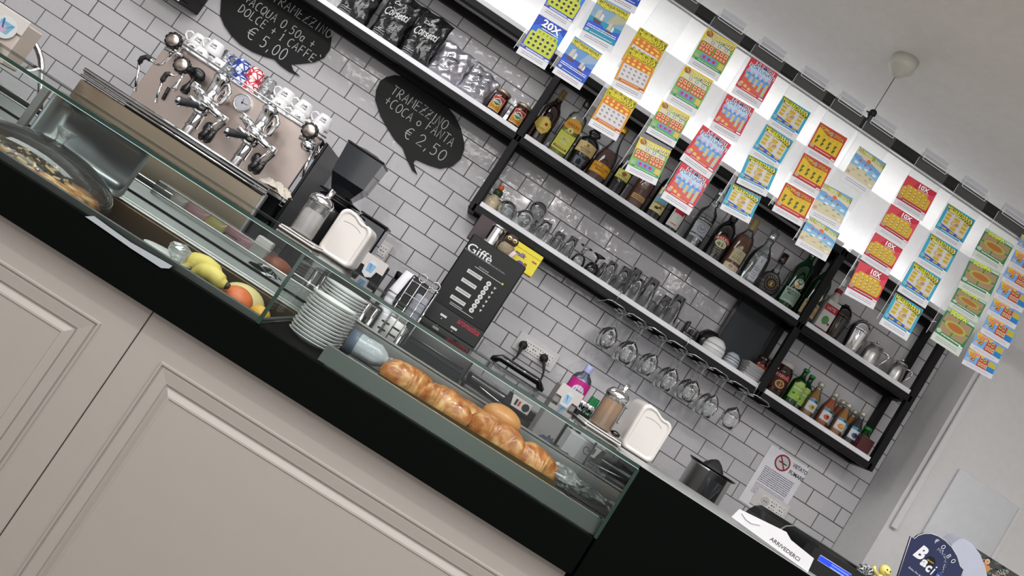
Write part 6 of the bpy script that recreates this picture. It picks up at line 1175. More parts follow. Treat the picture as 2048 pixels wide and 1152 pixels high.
def croissant(label, u, v, y, L, rr, rz, seed, z=None, m=crust, rx=0):
    rn = random.Random(seed); nu, nv = 44, 20; vs_ = []; fs = []
    ph = rn.uniform(0, 6)
    for i in range(nu + 1):
        f = i / nu; a = (f - .5) * 2.1; cx = L * .5 * math.sin(a) / math.sin(1.05); cy = -L * .34 * (math.cos(a) - 1) ; r = rr * (max(0.0, 1 - abs(2 * f - 1) ** 2.2)) ** .62 + .004
        lay = (f * 6.0 + .2 * math.sin(f * 9 + ph)) % 1.0; r *= .90 + .15 * (lay ** .5) * (1 - .3 * lay)
        tx, ty = math.cos(a), math.sin(a)
        for k in range(nv):
            b = 2 * math.pi * k / nv; q = r * (1 + .05 * math.sin(3 * b + ph + f * 9))
            vs_.append((cx - ty * q * math.cos(b), cy + tx * q * math.cos(b), rr * .75 + q * .92 * math.sin(b)))
    for i in range(nu):
        for k in range(nv): k2 = (k + 1) % nv; fs.append((i * nv + k, (i + 1) * nv + k, (i + 1) * nv + k2, i * nv + k2))
    fs += [tuple(range(nv)), tuple(reversed(range(nu * nv, nu * nv + nv)))]
    mb = MB(); mb.add(vs_, fs, m, True); p = at(u, v, y)
    return pobj('croissant', label, 'croissant', mb, (p.x, y, z if z else 1.026), 'croissants on the tray', (R(rx), 0, rz))
croissant('dark glossy croissant at the left end of the tray', 812, 768, -1.44, .125, .040, R(200), 1)
croissant('glossy croissant, second from the left in the front row', 886, 812, -1.45, .125, .041, R(160), 2)
croissant('smaller croissant behind, between the second and the third front ones', 938, 832, -1.38, .12, .038, R(10), 3)
croissant('large croissant in the middle of the front row below the plain bun', 985, 885, -1.46, .135, .045, R(165), 4)
croissant('croissant at the right end of the tray with sugared tip', 1062, 928, -1.46, .12, .041, R(195), 5)
mb = MB(); mb.sphere((0, 0, 0), .045, pale, 22, 14, (1.15, .8, .72)); p = at(1003, 838, -1.37); pobj('plain_bun', 'plain pale round bun lying on top behind the croissants', 'bun', mb, (p.x, -1.37, p.z))
# sugar dust flakes / bread tray extras
t = thing('lying_water_bottle', 'clear plastic bottle lying on its side left of the croissants', 'bottle', (0, 0, 0)); A = at(697, 678, -1.41); B = at(776, 724, -1.41); D = (B - A); ax = D.normalized(); rot = Vector((0, 0, 1)).rotation_difference(ax).to_matrix().to_4x4(); M = Matrix.Translation(A) @ rot; Lg = D.length
pet = thin('pet_plastic', '#d4dcec', 1.6)
MB().lathe([(.024, 0), (.028, .006), (.028, Lg * .35), (.0265, Lg * .38), (.028, Lg * .41), (.028, Lg * .72), (.018, Lg * .9), (.011, Lg * .95), (.011, Lg)], thin('petwall', '#f2f4f8', 1.4, edge=.4, body=.5, bcol='#e4e8f0', bump=.3), seg=24, M=M).build('bottle_body', t)
MB().lathe([(.0285, .0), (.0285, .022), (.0285, .023)], mat('blue_grey_band', '#5a6478', .4), seg=24, M=M).build('blue_band', t); MB().box(B + Vector((.012, 0, .0)), (.03, .03, .028), thin('clear_block', '#dfe4ea', 2, edge=.3, body=.3, bcol='#c9cdd4'), .005, seg=2).build('clear_cap', t)
def crumple(name, label, u, v, y, s, m, seed, cat='film', sc=(1, .6, .7), z=None):
    rn = random.Random(seed); mb = MB(); mb.sphere((0, 0, 0), 1, m, 12, 8, sc); mb.v = [tuple(c * s * rn.uniform(.65, 1.15) for c in p) for p in mb.v]; mb.sm = [False] * len(mb.sm); p = at(u, v, y); return pobj(name, label, cat, mb, (p.x, y, z if z is not None else p.z))
film = thin('crumpled_film', '#e6e9ea', 2.2, edge=.4, body=.22, bcol='#b9bec0', bump=.5)
crumple('clear_wrapper', 'crumpled clear pastry wrapper right of the tray', 1125, 952, -1.44, .05, film, 4, 'wrapper', (1.2, .7, .45))
crumple('clear_box_lid', 'clear plastic box lid lying before the right glass pane', 1160, 975, -1.36, .045, film, 9, 'lid', (1.2, .8, .4))
t = thing('cake_server', 'thin steel cake server leaning at the right end of the pastry tray', 'server', (0, 0, 0)); MB().add([at(1090, 915, -1.42), at(1112, 952, -1.42), at(1104, 940, -1.40), at(1088, 922, -1.40)], [(0, 1, 2, 3)], M_steel).tube([at(1090, 915, -1.42), at(1112, 953, -1.42)], .0015, M_chrome, 6).build('blade', t)
# --- fruit in the left bain
ban = mat('banana_skin', '#d0bc62', .5, var=.12, vs_=20); bant = mat('banana_tip', '#3a2a14', .6)
def banana(label, px, y, rr, seed):
    pts = [at(u, v, y) for u, v in px]; P2 = []
    for i in range(len(pts) - 1):
        for k in range(5): P2.append(pts[i].lerp(pts[i + 1], k / 5))
    P2.append(pts[-1]); n = len(P2); S = [P2[0]] + [(P2[i - 1] + P2[i] * 2 + P2[i + 1]) / 4 for i in range(1, n - 1)] + [P2[-1]]
    rs = [rr * (min(1, .35 + 2.2 * min(i, n - 1 - i) / n)) for i in range(n)]
    t = thing('banana', label, 'banana', (0, 0, 0), 0, 'bananas'); MB().tube(S, rs, ban, 7).build('peel', t); e = S[-1] - S[-2]; MB().tube([S[-2], S[-1] + e * 1.5], [rr * .5, rr * .3], bant, 7).build('stem', t)
banana('upper banana with a dark tip in the fruit tray', [(362, 535), (385, 520), (410, 527), (430, 545), (440, 562)], -1.42, .021, 1)
banana('lower banana in front with a browned stem in the fruit tray', [(378, 553), (402, 541), (425, 548), (442, 566), (455, 572)], -1.47, .020, 2)
p = at(478, 592, -1.43); pobj('peach', 'orange red peach lying behind the bananas', 'fruit', MB().sphere((0, 0, 0), .036, mat('peach_skin', '#c9683a', .45, var=.3, vs_=18), 22, 14, (1.05, 1, .92)), (p.x, -1.43, p.z - .012))
p = at(492, 590, -1.34); pobj('melon', 'pale yellow melon half hidden behind the peach', 'fruit', MB().sphere((0, 0, 0), .046, mat('pale_melon', '#d6c48a', .5, var=.15, vs_=12), 22, 14, (1.2, .9, .85)), (p.x, -1.34, p.z - .016))
p = at(524, 621, -1.45); pobj('lemon', 'small orange yellow lemon at the right end of the fruit tray', 'fruit', MB().sphere((0, 0, 0), .02, mat('lemon_skin', '#d9a83a', .45, bump=.4, bs=200), 18, 12, (1.25, 1, 1)), (p.x, -1.45, p.z - .01))
p = at(325, 510, -1.44); t = thing('white_plate', 'white plate end under crumpled foil left of the bananas', 'plate', (p.x + .01, -1.44, .985)); MB().lathe([(1e-4, 0), (.035, 0), (.058, .024), (.059, .026), (.035, .004), (1e-4, .004)], M_porc, seg=32).build('plate_body', t)
crumple('foil_wrap', 'crumpled clear foil next to the bananas', 362, 508, -1.42, .036, thin('shiny_film', '#e9ecec', 3.0, edge=.5, body=.3, bcol='#c4c6c4'), 12, 'foil', (1.1, .7, .6))
# --- cake under a glass dome
c = at(86, 330, -1.41); cz = c.z - .055; cd = thing('cake_plate', 'clear ribbed glass cake plate under the dome at the left', 'plate', (c.x, -1.41, cz))
MB().lathe([(1e-4, .0), (.06, .0), (.15, .004), (.178, .012), (.18, .016), (.174, .018), (.15, .01), (1e-4, .008)], thin('ribbed_glass', '#f0f5f4', 1.3, edge=.4, body=.15, bcol='#c8d0ce', bump=.4), seg=48).build('plate_body', cd)
MB().lathe([(.05, -(cz - .9725)), (.045, -.02), (.06, 0)], thin('ribbed_glass', '#dfe8e6'), seg=28).build('plate_foot', cd)
cm = mat('almond_cake', '#a9784a', .7, var=0, bump=.9, bs=120); nt = cm.node_tree; n1 = nt.nodes.new('ShaderNodeTexNoise'); n1.inputs['Scale'].default_value = 30; n1.inputs['Detail'].default_value = 4; tc = nt.nodes.new('ShaderNodeTexCoord'); r1 = nt.nodes.new('ShaderNodeValToRGB')
for i, (ps, cc) in enumerate([(.38, '#7a3e1a'), (.5, '#b5763a'), (.62, '#cfae7a')]):
    e = r1.color_ramp.elements[i] if i < 2 else r1.color_ramp.elements.new(ps); e.position = ps; e.color = _lin(cc)
nt.links.new(tc.outputs['Object'], n1.inputs['Vector']); nt.links.new(n1.outputs[0], r1.inputs[0]); nt.links.new(r1.outputs[0], nt.nodes['Principled BSDF'].inputs['Base Color'])
ck = thing('cake', 'brown almond cake with chocolate shavings under the glass dome', 'cake', (c.x, -1.41, cz + .011))
mb = MB(); mb.lathe([(1e-4, 0), (.14, 0), (.148, .016), (.135, .03), (.06, .036), (1e-4, .037)], cm, seg=56)
mb.v = [(x * (1 + .02 * math.sin(math.atan2(y, x) * 28)), y * (1 + .02 * math.sin(math.atan2(y, x) * 28)), z + (.003 * math.sin(x * 90) * math.cos(y * 80) if z > .02 else 0)) for x, y, z in mb.v]; mb.build('cake_body', ck)
rn = random.Random(8); ch = mat('chocolate_shaving', '#2c1a14', .5); al = mat('almond_flake', '#c9ae80', .6); mb = MB()
for k in range(90):
    a = rn.uniform(0, 6.28); r = .085 * math.sqrt(rn.random()); mb.box((r * math.cos(a) - .02, r * math.sin(a), .037 + rn.random() * .026 * (1 - r / .1)), (.03 * rn.uniform(.4, 1), .005, .004), ch if k % 3 else al, 0, rot=(rn.uniform(-.6, .6), rn.uniform(-.6, .6), rn.uniform(0, 3)))
tag(mb.build('chocolate_shavings', ck), kind='stuff')
dm = thing('cake_dome', 'large clear glass cake dome with a flared knob', 'dome', (c.x, -1.41, cz + .018)); Rr = .168; Hh = .098
dg = thin('dome_glass', '#f6faf9', 1.1, edge=.4, ecol='#b4c0c0', body=.03)
MB().lathe([(Rr, 0), (Rr * .995, .018)] + [(Rr * math.cos(R(a)) , .018 + (Hh - .018) * math.sin(R(a))) for a in range(8, 90, 8)] + [(.012, Hh)], dg, seg=56).build('dome_body', dm)
MB().lathe([(.012, Hh), (.010, Hh + .006), (.014, Hh + .02), (.024, Hh + .034), (.021, Hh + .034), (.011, Hh + .018), (1e-4, Hh + .012)], thin('knob_glass', '#f8fafa', .8, edge=.3, body=.15, bcol='#d8dede'), seg=20).build('knob', dm)
# --- steel pan standing behind the dome
A = at(78, 240, -1.25); B = at(262, 352, -1.25); px0, px1 = A.x, B.x; t = thing('gastronorm_pan', 'steel gastronorm pan standing upright behind the cake dome', 'pan', ((px0 + px1) / 2, -1.235, 1.03)); W_ = px1 - px0; Hp = .15
def rr_ring(w, h, r, y, z0=0):
    P_ = []
    for (cx, cz_, a) in ((w / 2 - r, h - r, 0), (-w / 2 + r, h - r, 90), (-w / 2 + r, r, 180), (w / 2 - r, r, 270)): P_ += [(cx + r * math.cos(R(a + k * 18)), y, cz_ + r * math.sin(R(a + k * 18)) + z0) for k in range(6)]
    return P_
rings = [rr_ring(W_ + .02, Hp, .018, -.012), rr_ring(W_, Hp - .02, .024, -.012, .01), rr_ring(W_ - .01, Hp - .03, .026, .012, .015), rr_ring(W_ - .04, Hp - .06, .02, .03, .03)]
vs_ = [v for r_ in rings for v in r_]; n = 24; fs = [(i * n + k, i * n + (k + 1) % n, (i + 1) * n + (k + 1) % n, (i + 1) * n + k) for i in range(3) for k in range(n)] + [tuple(range(3 * n, 4 * n))]
MB().add(vs_, fs, mat('pan_steel', '#a3a8ac', .3, metal=1, var=.1, vs_=6), True).build('pan_body', t)
t = thing('steel_divider', 'narrow steel rail post left of the standing pan', 'post', (at(50, 240, -1.22).x, -1.22, 1.03)); MB().box((0, 0, .07), (.022, .01, .14), M_steel, .002).box((.03, 0, .07), (.012, .008, .14), M_steel, .002).build('post_body', t)
# --- packets behind the bain
def packet(label, u, v, y, w_, h_, m, d_=.03):
    p = at(u, v, y); t = thing('snack_packet', label, 'packet', (p.x, y, 1.0205), 0, 'snack packets behind the fruit'); mb = MB()
    for s in (-1, 1): mb.grid(lambda a, b: ((a - .5) * w_, s * d_ * .5 * (max(0, 1 - (2 * a - 1) ** 2) * max(0, 1 - (2 * b - 1) ** 2)) ** .5 + .001 * s, b * h_), 12, 8, m)
    mb.build('packet_body', t); return t
pk = lambda n, c: mat(n, c, .3, coat=.4, var=.25, vs_=60)
t1 = packet('clear ended packet, leftmost of the snack packets', 362, 398, -1.03, .05, .085, pk('pale_packet', '#a89a94')); packet('pink printed snack packet right of the clear one', 398, 424, -1.03, .075, .085, pk('dusty_pink_packet', '#a87478'))
packet('yellow printed snack packet in the middle of the row', 436, 444, -1.03, .07, .085, pk('yellow_packet', '#b0a04a')); t4 = packet('rose packet with a blue and cream panel, right end of the row', 485, 473, -1.03, .11, .09, pk('rose_packet', '#a86a74'))
mb = MB(); p = PR(mb, y=-.0155); p.rrect(-.045, .03, .0, .07, .006, '#2c3060'); p.rrect(-.04, .033, .03, .066, .006, '#cfa8a0'); p.ells([(-.025, .05), (0, .05), (.012, .045)], .005, .005, '#5a3a40'); mb.build('printed_panel', t4)
mb = MB(); mb.box((0, 0, .045), (.36, .08, .1), M_acryl, .004); pobj('clear_bin', 'clear plastic bin around the snack packets', 'bin', mb, (at(435, 440, -1.06).x, -1.055, 1.021))
crumple('dark_cellophane', 'dark crumpled cellophane bag of cutlery right of the packets', 548, 528, -1.1, .06, thin('dark_cellophane', '#8a9094', 2.5, edge=.5, body=.55, bcol='#23272b', bump=.6), 21, 'bag', (1.3, .5, .5), z=1.045)
p = at(570, 492, -1.02); t = thing('steel_bowl', 'steel bowl with an orange brown lid half seen under the glass top', 'bowl', (p.x, -1.02, 1.0205)); MB().lathe([(.03, 0), (.055, .03), (.06, .06), (.062, .062), (.052, .03), (1e-4, .004)], M_chrome, seg=30).build('bowl_body', t); MB().sphere((.012, 0, .062), .05, mat('terracotta_lid', '#8a4426', .5), 20, 10, (1, 1, .55)).build('lid', t); MB().box((-.045, -.02, .07), (.05, .03, .09), M_whitepl, .006, seg=2).build('white_tab', t)
# paper strip on the counter edge
A = at(170, 433, -1.603); B = at(345, 535, -1.603); mb = MB(); pz = [at(u, v, -1.6025) for u, v in ((170, 433), (188, 432), (225, 459), (262, 485), (345, 532), (338, 537), (322, 536), (262, 497), (215, 464))]; mb.prism([(p.x, p.z) for p in reversed(pz)], -1.6025, -1.602, mat('grey_paper', '#8d9397', .7)); pobj('price_strip', 'blank white paper price strip on the front edge of the counter', 'label', mb)
# --- on the glass top
def napkin(u0, v0, u1, v1, label, xc):
    zt_ = .134; t = thing('napkin_dispenser', label, 'napkin dispenser', (xc, -1.2, GT + .001), 0, 'white napkin dispensers'); w = .100
    def outline(w, h, sc=0.0):
        P_ = []; r = .016
        P_ += [(-w / 2 + r, 0)] + [(w / 2 - r + r * math.sin(R(a)), r - r * math.cos(R(a))) for a in range(0, 91, 18)]
        r2 = .02; hr = h - .012
        P_ += [(w / 2 - .0 - r2 + r2 * math.cos(R(a)), hr - r2 + r2 * math.sin(R(a))) for a in range(0, 91, 15)]
        P_ += [(w * .22 + w * .0, hr - .002), (w * .08, hr + .001), (-w * .04, h - .005), (-w * .14, h - .001)]
        P_ += [(-w / 2 + r2 + r2 * math.cos(R(a)) * 1, h - r2 + r2 * math.sin(R(a))) for a in range(90, 181, 15)]
        P_ += [(-w / 2 + r - r * math.cos(R(a)), r - r * math.sin(R(a))) for a in range(0, 90, 18)]
        return P_
    O = outline(w, zt_); cxm, czm = 0, zt_ / 2
    def inset(k, y): return [(cxm + (x - cxm) * (1 - k), y, czm + (z - czm) * (1 - k * w / zt_)) for x, z in O]
    rg = [inset(.0, .075), inset(0, -.028), inset(.02, -.036), inset(.06, -.041), inset(.16, -.043), inset(.2, -.040), inset(.28, -.0395)]
    vs_ = [v for r_ in rg for v in r_]; n = len(O); fs = [(i * n + k, (i + 1) * n + k, (i + 1) * n + (k + 1) % n, i * n + (k + 1) % n) for i in range(len(rg) - 1) for k in range(n)] 
    MB().add(vs_, fs, M_whitepl, True).add(rg[-1], [tuple(reversed(range(n)))], M_whitepl).add(rg[0], [tuple(range(n))], M_whitepl).build('dispenser_body', t)
    MB().tube([(w * .3 * math.cos(R(a)) - .006, -.0402, zt_ * .68 + .012 * math.sin(R(a))) for a in range(20, 150, 12)], .0004, mat('grey_line', '#8a8684', .5), 5).build('moulded_arc', t)
    MB().box((0, .02, -.0003 + .0005), (w * .9, .09, .001), M_rubber).build('base_pad', t)
    return t
napkin(0, 0, 0, 0, 'white napkin dispenser between the left sugar shaker and the black sachet holder', (at(690, 480, -1.24).x))
napkin(0, 0, 0, 0, 'white napkin dispenser at the right end of the glass top', (at(1295, 870, -1.24).x))
def shakerj(label, u, v, y, m, fill, hh):
    x = at(u, v, y).x; t = thing('sugar_shaker', label, 'sugar dispenser', (x, y, GT + .0125), 0, 'glass sugar shakers'); hb = hh * .70
    MB().lathe([(.026, 0), (.030, .003), (.0305, .01), (.0295, hb - .006), (.028, hb)], thin('shaker_glass', '#eef0f0', 1.6, edge=.4, body=.05), seg=28).build('glass_jar', t)
    MB().lathe([(1e-4, .004), (.0275, .004), (.0275, fill), (.02, fill + .006), (1e-4, fill + .002)], m, seg=24).build('sugar_fill', t)
    MB().lathe([(.0305, hb - .004), (.032, hb - .002), (.032, hb + .008), (.024, hb + .018), (.012, hb + .022), (1e-4, hb + .022)], M_chrome, seg=28).build('chrome_lid', t)
    MB().tube([(.004, 0, hb * .45), (.006, 0, hb + .02), (.0085, 0, hb + .045)], .0065, M_chrome, 12).build('pour_spout', t); return t
shakerj('white sugar shaker on the small white tray at the left', 600, 470, -1.3, mat('white_sugar', '#d9d4d2', .8, bump=.3, bs=400), .062, .13)
shakerj('brown sugar shaker on the right glass top tray', 1196, 856, -1.3, mat('brown_sugar', '#b98a4a', .8, bump=.4, bs=400, var=.15, vs_=200), .072, .125)
for (u0, v0, u1, v1, lb) in ((556, 452, 626, 500, 'white rectangular tray under the white sugar shaker'), (1168, 848, 1240, 895, 'white rectangular tray under the brown sugar shaker')):
    a, b = at(u0, v0, -1.36).x, at(u1, v1, -1.36).x; t = thing('small_tray', lb, 'tray', ((a + b) / 2, -1.30, GT + .001)); w = b - a
    MB().box((0, 0, .004), (w, .12, .006), M_whitepl, .002, seg=2).box((0, 0, .0095), (w - .004, .116, .003), M_whitepl, .001).build('tray_body', t); MB().box((0, -.0602, .0075), (w - .01, .001, .0015), M_black_pl).build('dark_seam', t)
p = at(1216, 862, -1.28); t = thing('small_spoon', 'small dark spoon on the right tray', 'spoon', (p.x + .02, -1.28, GT + .013)); MB().sphere((0, 0, .008), .012, dark_chr, 14, 8, (1.2, .7, .6)).tube([(0, 0, .008), (.025, 0, .004)], .0015, M_chrome, 6).build('spoon_body', t)
# --- seen through the right part of the case
p = at(1180, 905, -1.065); t = thing('scribbled_box', 'white cardboard box with a black looped scribble under the glass top', 'box', (p.x, -1.06, 1.0), 0)
MB().box((0, .04, .073), (.15, .09, .146), M_paper, .002).build('carton', t); mb = MB(); p = PR(mb, y=-.0055); p.stroke([(.03 * math.sin(a) * 1.0 - .01 + a * .004, .122 + .010 * math.sin(2 * a)) for a in [k * .25 for k in range(27)]], .0018, '#1a1a1c'); mb.build('scribble', t); MB().box((0, -.006, .02), (.16, .003, .006), M_black_pl).build('black_band', t)
t = thing('service_shelf', 'steel service shelf behind the glass case', 'shelf', (0, 0, 0)); MB().box((.2, -1.05, .990), (1.0, .27, .012), M_steeld, .002).build('shelf_plate', t)
p = at(1137, 880, -1.12); t = thing('wire_basket', 'small black wire basket left of the white box', 'basket', (p.x, -1.06, .997))
for k in range(5): MB().tube([(-.025 + k * .0125, -.03, .0), (-.025 + k * .0125, -.03, .09)], .0018, M_black_pl, 6).build('wire', t)
for z in (.01, .05, .09): MB().tube([(-.028, -.03, z), (.028, -.03, z), (.028, .03, z), (-.028, .03, z)], .0018, M_black_pl, 6, closed=True).build('wire_ring', t)
crumple('blue_plastic_bag', 'sparkling bluish plastic bag of straws seen through the case', 1108, 858, -1.05, .055, thin('blue_film', '#a9b4d0', 3.0, edge=.5, body=.5, bcol='#5a6888', bump=.8), 33, 'bag', (.8, .6, .9), z=1.05)
p = at(1232, 950, -1.02); t = thing('flower_print_bin', 'dark bin with pale flower print behind the end glass', 'bin', (p.x + .01, -1.02, .997)); MB().box((0, .03, .085), (.12, .06, .17), mat('dark_green_grey', '#14181a', .6), .003).build('bin_body', t)
mb = MB(); p = PR(mb, y=-.0008, dy=.00003); rn = random.Random(2); fl = []
for k in range(16):
    cx_, cz_ = rn.uniform(-.05, .05), rn.uniform(.01, .16)
    fl += [(cx_ + .006 * math.cos(a * 1.2566), cz_ + .006 * math.sin(a * 1.2566)) for a in range(5)]
p.ells(fl, .0042, .0042, '#5a605c', 8); mb.build('flower_print', t)
# ================================================================ the till end of the bar
t = thing('goodbye_sign', 'white card in a clear sleeve printed ARRIVEDERCI leaning on the bar edge', 'sign', (0, 0, 0))
YS = -1.555; pts = [at(u, v, YS) for u, v in ((1463, 1034), (1479, 1018), (1573, 1064), (1582, 1080), (1628, 1117), (1613, 1149))]; zmin = GT + .0005; k0 = min(p.z for p in pts)
mb = MB(); pl = [(p.x, max(p.z, zmin)) for p in pts]; mb.prism(list(reversed(pl)), YS, YS + .001, mat('sign_card', '#c9c8cb', .35, coat=.5)); mb.build('card', t)
mb = MB(); q = at(1570, 1098, YS); p = PR(mb, Matrix.Translation((q.x, YS - .0003, q.z))); p.text('ARRIVEDERCI', 0, 0, .0085, '#4a4a50', .082, .01, 0, R(-4)); mb.build('lettering', t)
MB().tube([at(1484, 1026, YS) - Vector((0, .001, 0)), at(1492, 1038, YS) - Vector((0, .001, 0)), at(1503, 1046, YS) - Vector((0, .001, 0)), at(1520, 1049, YS) - Vector((0, .001, 0))], .0012, M_paper, 5).build('sleeve_fold', t)
# till
YR = -1.28; t = thing('receipt_printer', 'black till printer with rounded top behind the white card', 'till', (0, 0, 0))
pl = [at(u, v, YR) for u, v in ((1545, 1072), (1558, 1060), (1572, 1052), (1588, 1051), (1650, 1090), (1730, 1143), (1790, 1180))]; zz = GT + .0008
mb = MB(); P_ = [(p.x, p.z) for p in pl] + [(pl[-1].x, zz), (pl[0].x, zz)]; P_ = list(reversed(P_)); mb.prism(P_, YR, YR + .2, mat('till_black', '#0b0d0d', .3, coat=.3, var=.1)); mb.build('printer_body', t)
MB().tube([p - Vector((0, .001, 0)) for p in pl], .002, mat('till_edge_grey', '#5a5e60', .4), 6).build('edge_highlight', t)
YD = -1.42; A = at(1640, 1100, YD); t = thing('customer_display', 'black customer display with a lit blue screen', 'display', (0, 0, 0)); Bp = at(1775, 1190, YD)
mb = MB(); pq = [at(u, v, YD) for u, v in ((1622, 1140), (1632, 1098), (1640, 1094), (1740, 1156))]; mb.prism(list(reversed([(pq[1].x - .004, pq[1].z), (pq[2].x, pq[2].z), (pq[3].x, pq[3].z), (pq[3].x, zz), (pq[1].x - .004, zz)])), YD, YD + .04, M_black_pl); mb.build('display_housing', t)
m_blue = mat('blue_lcd', '#1434d8', .3, emit='#0c2cff', es=.75, var=0); pq = [at(u, v, YD - .001) for u, v in ((1635, 1120), (1641, 1110), (1703, 1149), (1697, 1160))]
mb = MB(); mb.add([tuple(p) for p in pq], [(0, 3, 2, 1)], m_blue); mb.build('lit_screen', t); 
MB().tube([pq[0], pq[1], pq[2], pq[3]], .0008, M_whitepl, 5, closed=True).build('screen_bezel', t)
mb = MB(); q = at(1676, 1139, YD - .0016); p = PR(mb, Matrix.Translation((q.x, YD - .0016, q.z))); p.lines(-.02, .03, [.0, -.007], .003, '#8aa8f0'); mb.build('screen_text', t)
# smiley figurine
Y5 = -1.32; q = at(1770, 1141, Y5); rr_ = .0125 * (q - CW).length / 1.9; t = thing('smiley_figurine', 'small yellow figurine with a smiling round head and raised arms', 'figurine', (q.x, Y5, q.z)); ym = mat('pale_yellow_vinyl', '#d0c26a', .4)
MB().sphere((0, 0, 0), .0145, ym, 22, 14).build('head', t); MB().sphere((.0, 0, -.028), .014, ym, 16, 10, (.9, .8, 1.2)).build('torso', t)
for s in (-1, 1): MB().tube([(s * .01, 0, -.02), (s * .024, 0, -.014), (s * .031, 0, -.006)], [.0045, .004, .005], ym, 8).build('arm', t); MB().tube([(s * .006, 0, -.04), (s * .007, 0, zz - q.z)], [.006, .005], ym, 8).build('leg', t)
mb = MB(); p = PR(mb, y=-.0138); p.ells([(-.0045, .004), (.0045, .0045)], .002, .0016, '#1a1a12', 10); mb.build('eyes_print', t) if False else None
for s in (-1, 1): MB().sphere((s * .0045, -.0128, .0045), .0022, M_black_pl, 10, 6).build('eye', t)
MB().tube([(.0075 * math.cos(R(a)), -.0135 + .0008 * abs(math.cos(R(a))), .0 + .006 * math.sin(R(a))) for a in range(200, 345, 15)], .0006, M_black_pl, 5).build('smile', t)
q = at(1735, 1138, -1.30); t = thing('silver_bow', 'silver ribbon bow beside the smiling figurine', 'ribbon', (q.x, -1.3, q.z)); sm = mat('silver_ribbon', '#b9bcc0', .2, metal=.9)
for k in range(5):
    a = R(20 + 38 * k); MB().tube([(0, 0, -.015), (.018 * math.cos(a), -.006, .016 * math.sin(a) - .008), (.026 * math.cos(a + .3), 0, .02 * math.sin(a + .3) - .01), (.004, 0, -.015)], [.002, .0035, .003, .002], sm, 6).build('ribbon_loop', t)
MB().tube([(0, 0, -.015), (0, 0, zz - q.z)], .006, sm, 8).build('ribbon_tail', t)
# chocolate display
YB_ = -1.22; t = thing('chocolate_display', 'navy arched chocolate display card with white script and handwritten price', 'display', (0, 0, 0)); nv = mat('navy_card', '#101c44', .35, coat=.3, var=.15, vs_=12)
pp = [(1796, 1152), (1822, 1073), (1829, 1077), (1836, 1071), (1848, 1067), (1862, 1067), (1876, 1072), (1890, 1081), (1903, 1094), (1914, 1112), (1920, 1132), (1927, 1139), (1922, 1152)]
P_ = [at(u, v, YB_) for u, v in pp]; bl, br = P_[0], P_[-1]; poly = [(p.x, p.z) for p in P_] + [(br.x - .012 * 0 , GT + .001), (bl.x - .0, GT + .001)]; xs0 = min(p[0] for p in poly)
mb = MB(); mb.prism(list(reversed(poly)), YB_, YB_ + .006, nv); mb.build('arched_card', t)
cc = at(1858, 1122, YB_); Mx = Matrix.Translation((cc.x, YB_ - .0004, cc.z)); 
MB().tube([p - Vector((0, .0005, 0)) for p in P_], .0011, M_whitepl, 5).build('white_edge', t)
mb = MB(); p = PR(mb, Mx); rn = random.Random(6); p.ells([(.012 + .036 * math.cos(R(a)) * rn.uniform(.86, 1.06), .0 + .042 * math.sin(R(a)) * rn.uniform(.86, 1.06)) for a in [rn.uniform(-35, 105) for _ in range(80)]], .0011, .0009, '#b9c2d6', 5)
p.ell(.004, -.0, .015, .015, '#14150f', 18); p.text('PERUGINA', .004, 0.001, .004, '#c9b878', .022, .02)
p.text('B', -.032, .008, .040, '#e4e4e8', .032, .05, .3, R(-4)); p.text('a', -.010, -.012, .020, '#e4e4e8', .020, .04, .2); p.text('c', .009, -.018, .020, '#e4e4e8', .016, .04, .2); p.text('i', .024, -.015, .028, '#e4e4e8', .009, .0, .2); p.text('Dolce, Fine & Puro', -.014, -.046, .006, '#c9cfdc', .056, .01, .3, R(-4)); p.rect(.034, -.07, .058, -.012, '#20408a'); p.lines(.037, .055, [-.02, -.025, -.045], .002, '#c9d4ea'); mb.build('card_print', t)
mb = MB(); 
for ch_, u, v in (('€', 1873, 1082), ('0', 1886, 1094), (',', 1890, 1100), ('8', 1897, 1112), ('0', 1906, 1122)): q = at(u, v, YB_); PR(mb, Matrix.Translation((q.x, YB_ - .0012, q.z)) @ Matrix.Rotation(R(28), 4, 'Y')).chalk(ch_, -.005, -.006, .013, .012, .0018, '#d9dce4')
mb.build('handwritten_price', t)
YW = -1.1; t = thing('white_dome_panel', 'bluish white rounded plastic panel behind the navy display', 'panel', (0, 0, 0)); P_ = [at(u, v, YW) for u, v in ((1880, 1152), (1892, 1110), (1905, 1088), (1918, 1078), (1928, 1077), (1945, 1088), (1960, 1108), (1971, 1135), (1976, 1160))]
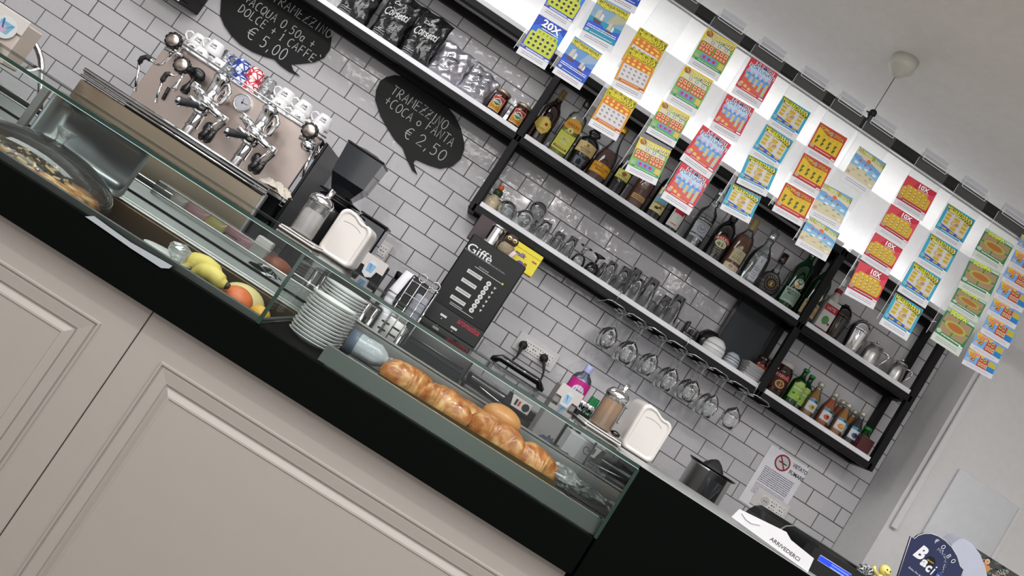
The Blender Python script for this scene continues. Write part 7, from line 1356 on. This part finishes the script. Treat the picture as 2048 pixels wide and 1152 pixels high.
mb = MB(); mb.prism(list(reversed([(p.x, p.z) for p in P_] + [(P_[-1].x, GT + .001), (P_[0].x, GT + .001)])), YW, YW + .05, mat('bluish_white_plastic', '#a9adbc', .35, coat=.3)); mb.build('panel_body', t)
YX = -1.0; P_ = [at(u, v, YX) for u, v in ((1951, 1096), (2060, 1165))]; t = thing('patterned_box', 'cardboard box with pink, green and fruit print at the lower right corner', 'box', (0, 0, 0)); sl = (P_[1].z - P_[0].z) / (P_[1].x - P_[0].x)
mb = MB(); mb.prism(list(reversed([(P_[0].x, P_[0].z), (P_[1].x, P_[1].z), (P_[1].x, GT + .001), (P_[0].x, GT + .001)])), YX, YX + .12, mat('dark_print_card', '#3a3a38', .5)); mb.build('carton', t)
mb = MB(); q = P_[0]; p = PR(mb, Matrix.Translation((q.x, YX, q.z)) @ Matrix.Rotation(-math.atan(sl), 4, 'Y'), dy=.0001); rn = random.Random(11)
for k in range(26):
    u_, v_ = rn.uniform(.004, .14), -rn.uniform(.004, .05); c_ = rn.choice(['#c98a94', '#7fa89a', '#c9a8a0', '#1c1c1c', '#5a8a70']); p.stroke([(u_ + i * .004, v_ + .003 * math.sin(i * 1.7 + k)) for i in range(5)], .003, c_)
p.ell(.052, -.016, .008, .009, '#d9c09a', 14); p.ell(.047, -.032, .010, .011, '#c98a70', 14); p.ell(.062, -.034, .009, .010, '#cf8a4a', 14); p.ell(.052, -.016, .004, .005, '#c9904a', 10); mb.build('fruit_print', t)
# white junction board on the pier
P_ = [at(u, v, -.25) for u, v in ((1916, 951), (2047, 1004), (1984, 1114), (1868, 1030))]; t = thing('white_wall_board', 'flat white board with a bevelled edge fixed to the pier on the right', 'board', (0, 0, 0))
x0, x1 = P_[0].x, (P_[1].x + P_[2].x) / 2; z1_, z0_ = (P_[0].z + P_[1].z) / 2, P_[2].z - .1
MB().box(((x0 + x1) / 2, -.240, (z0_ + z1_) / 2), (x1 - x0, .012, z1_ - z0_), mat('cool_white_board', '#d0d2d6', .4), .002, seg=2).build('board_body', t); MB().box((x1 + .012, -.238, (z0_ + z1_) / 2), (.018, .014, z1_ - z0_), M_white, .002).build('side_channel', t)
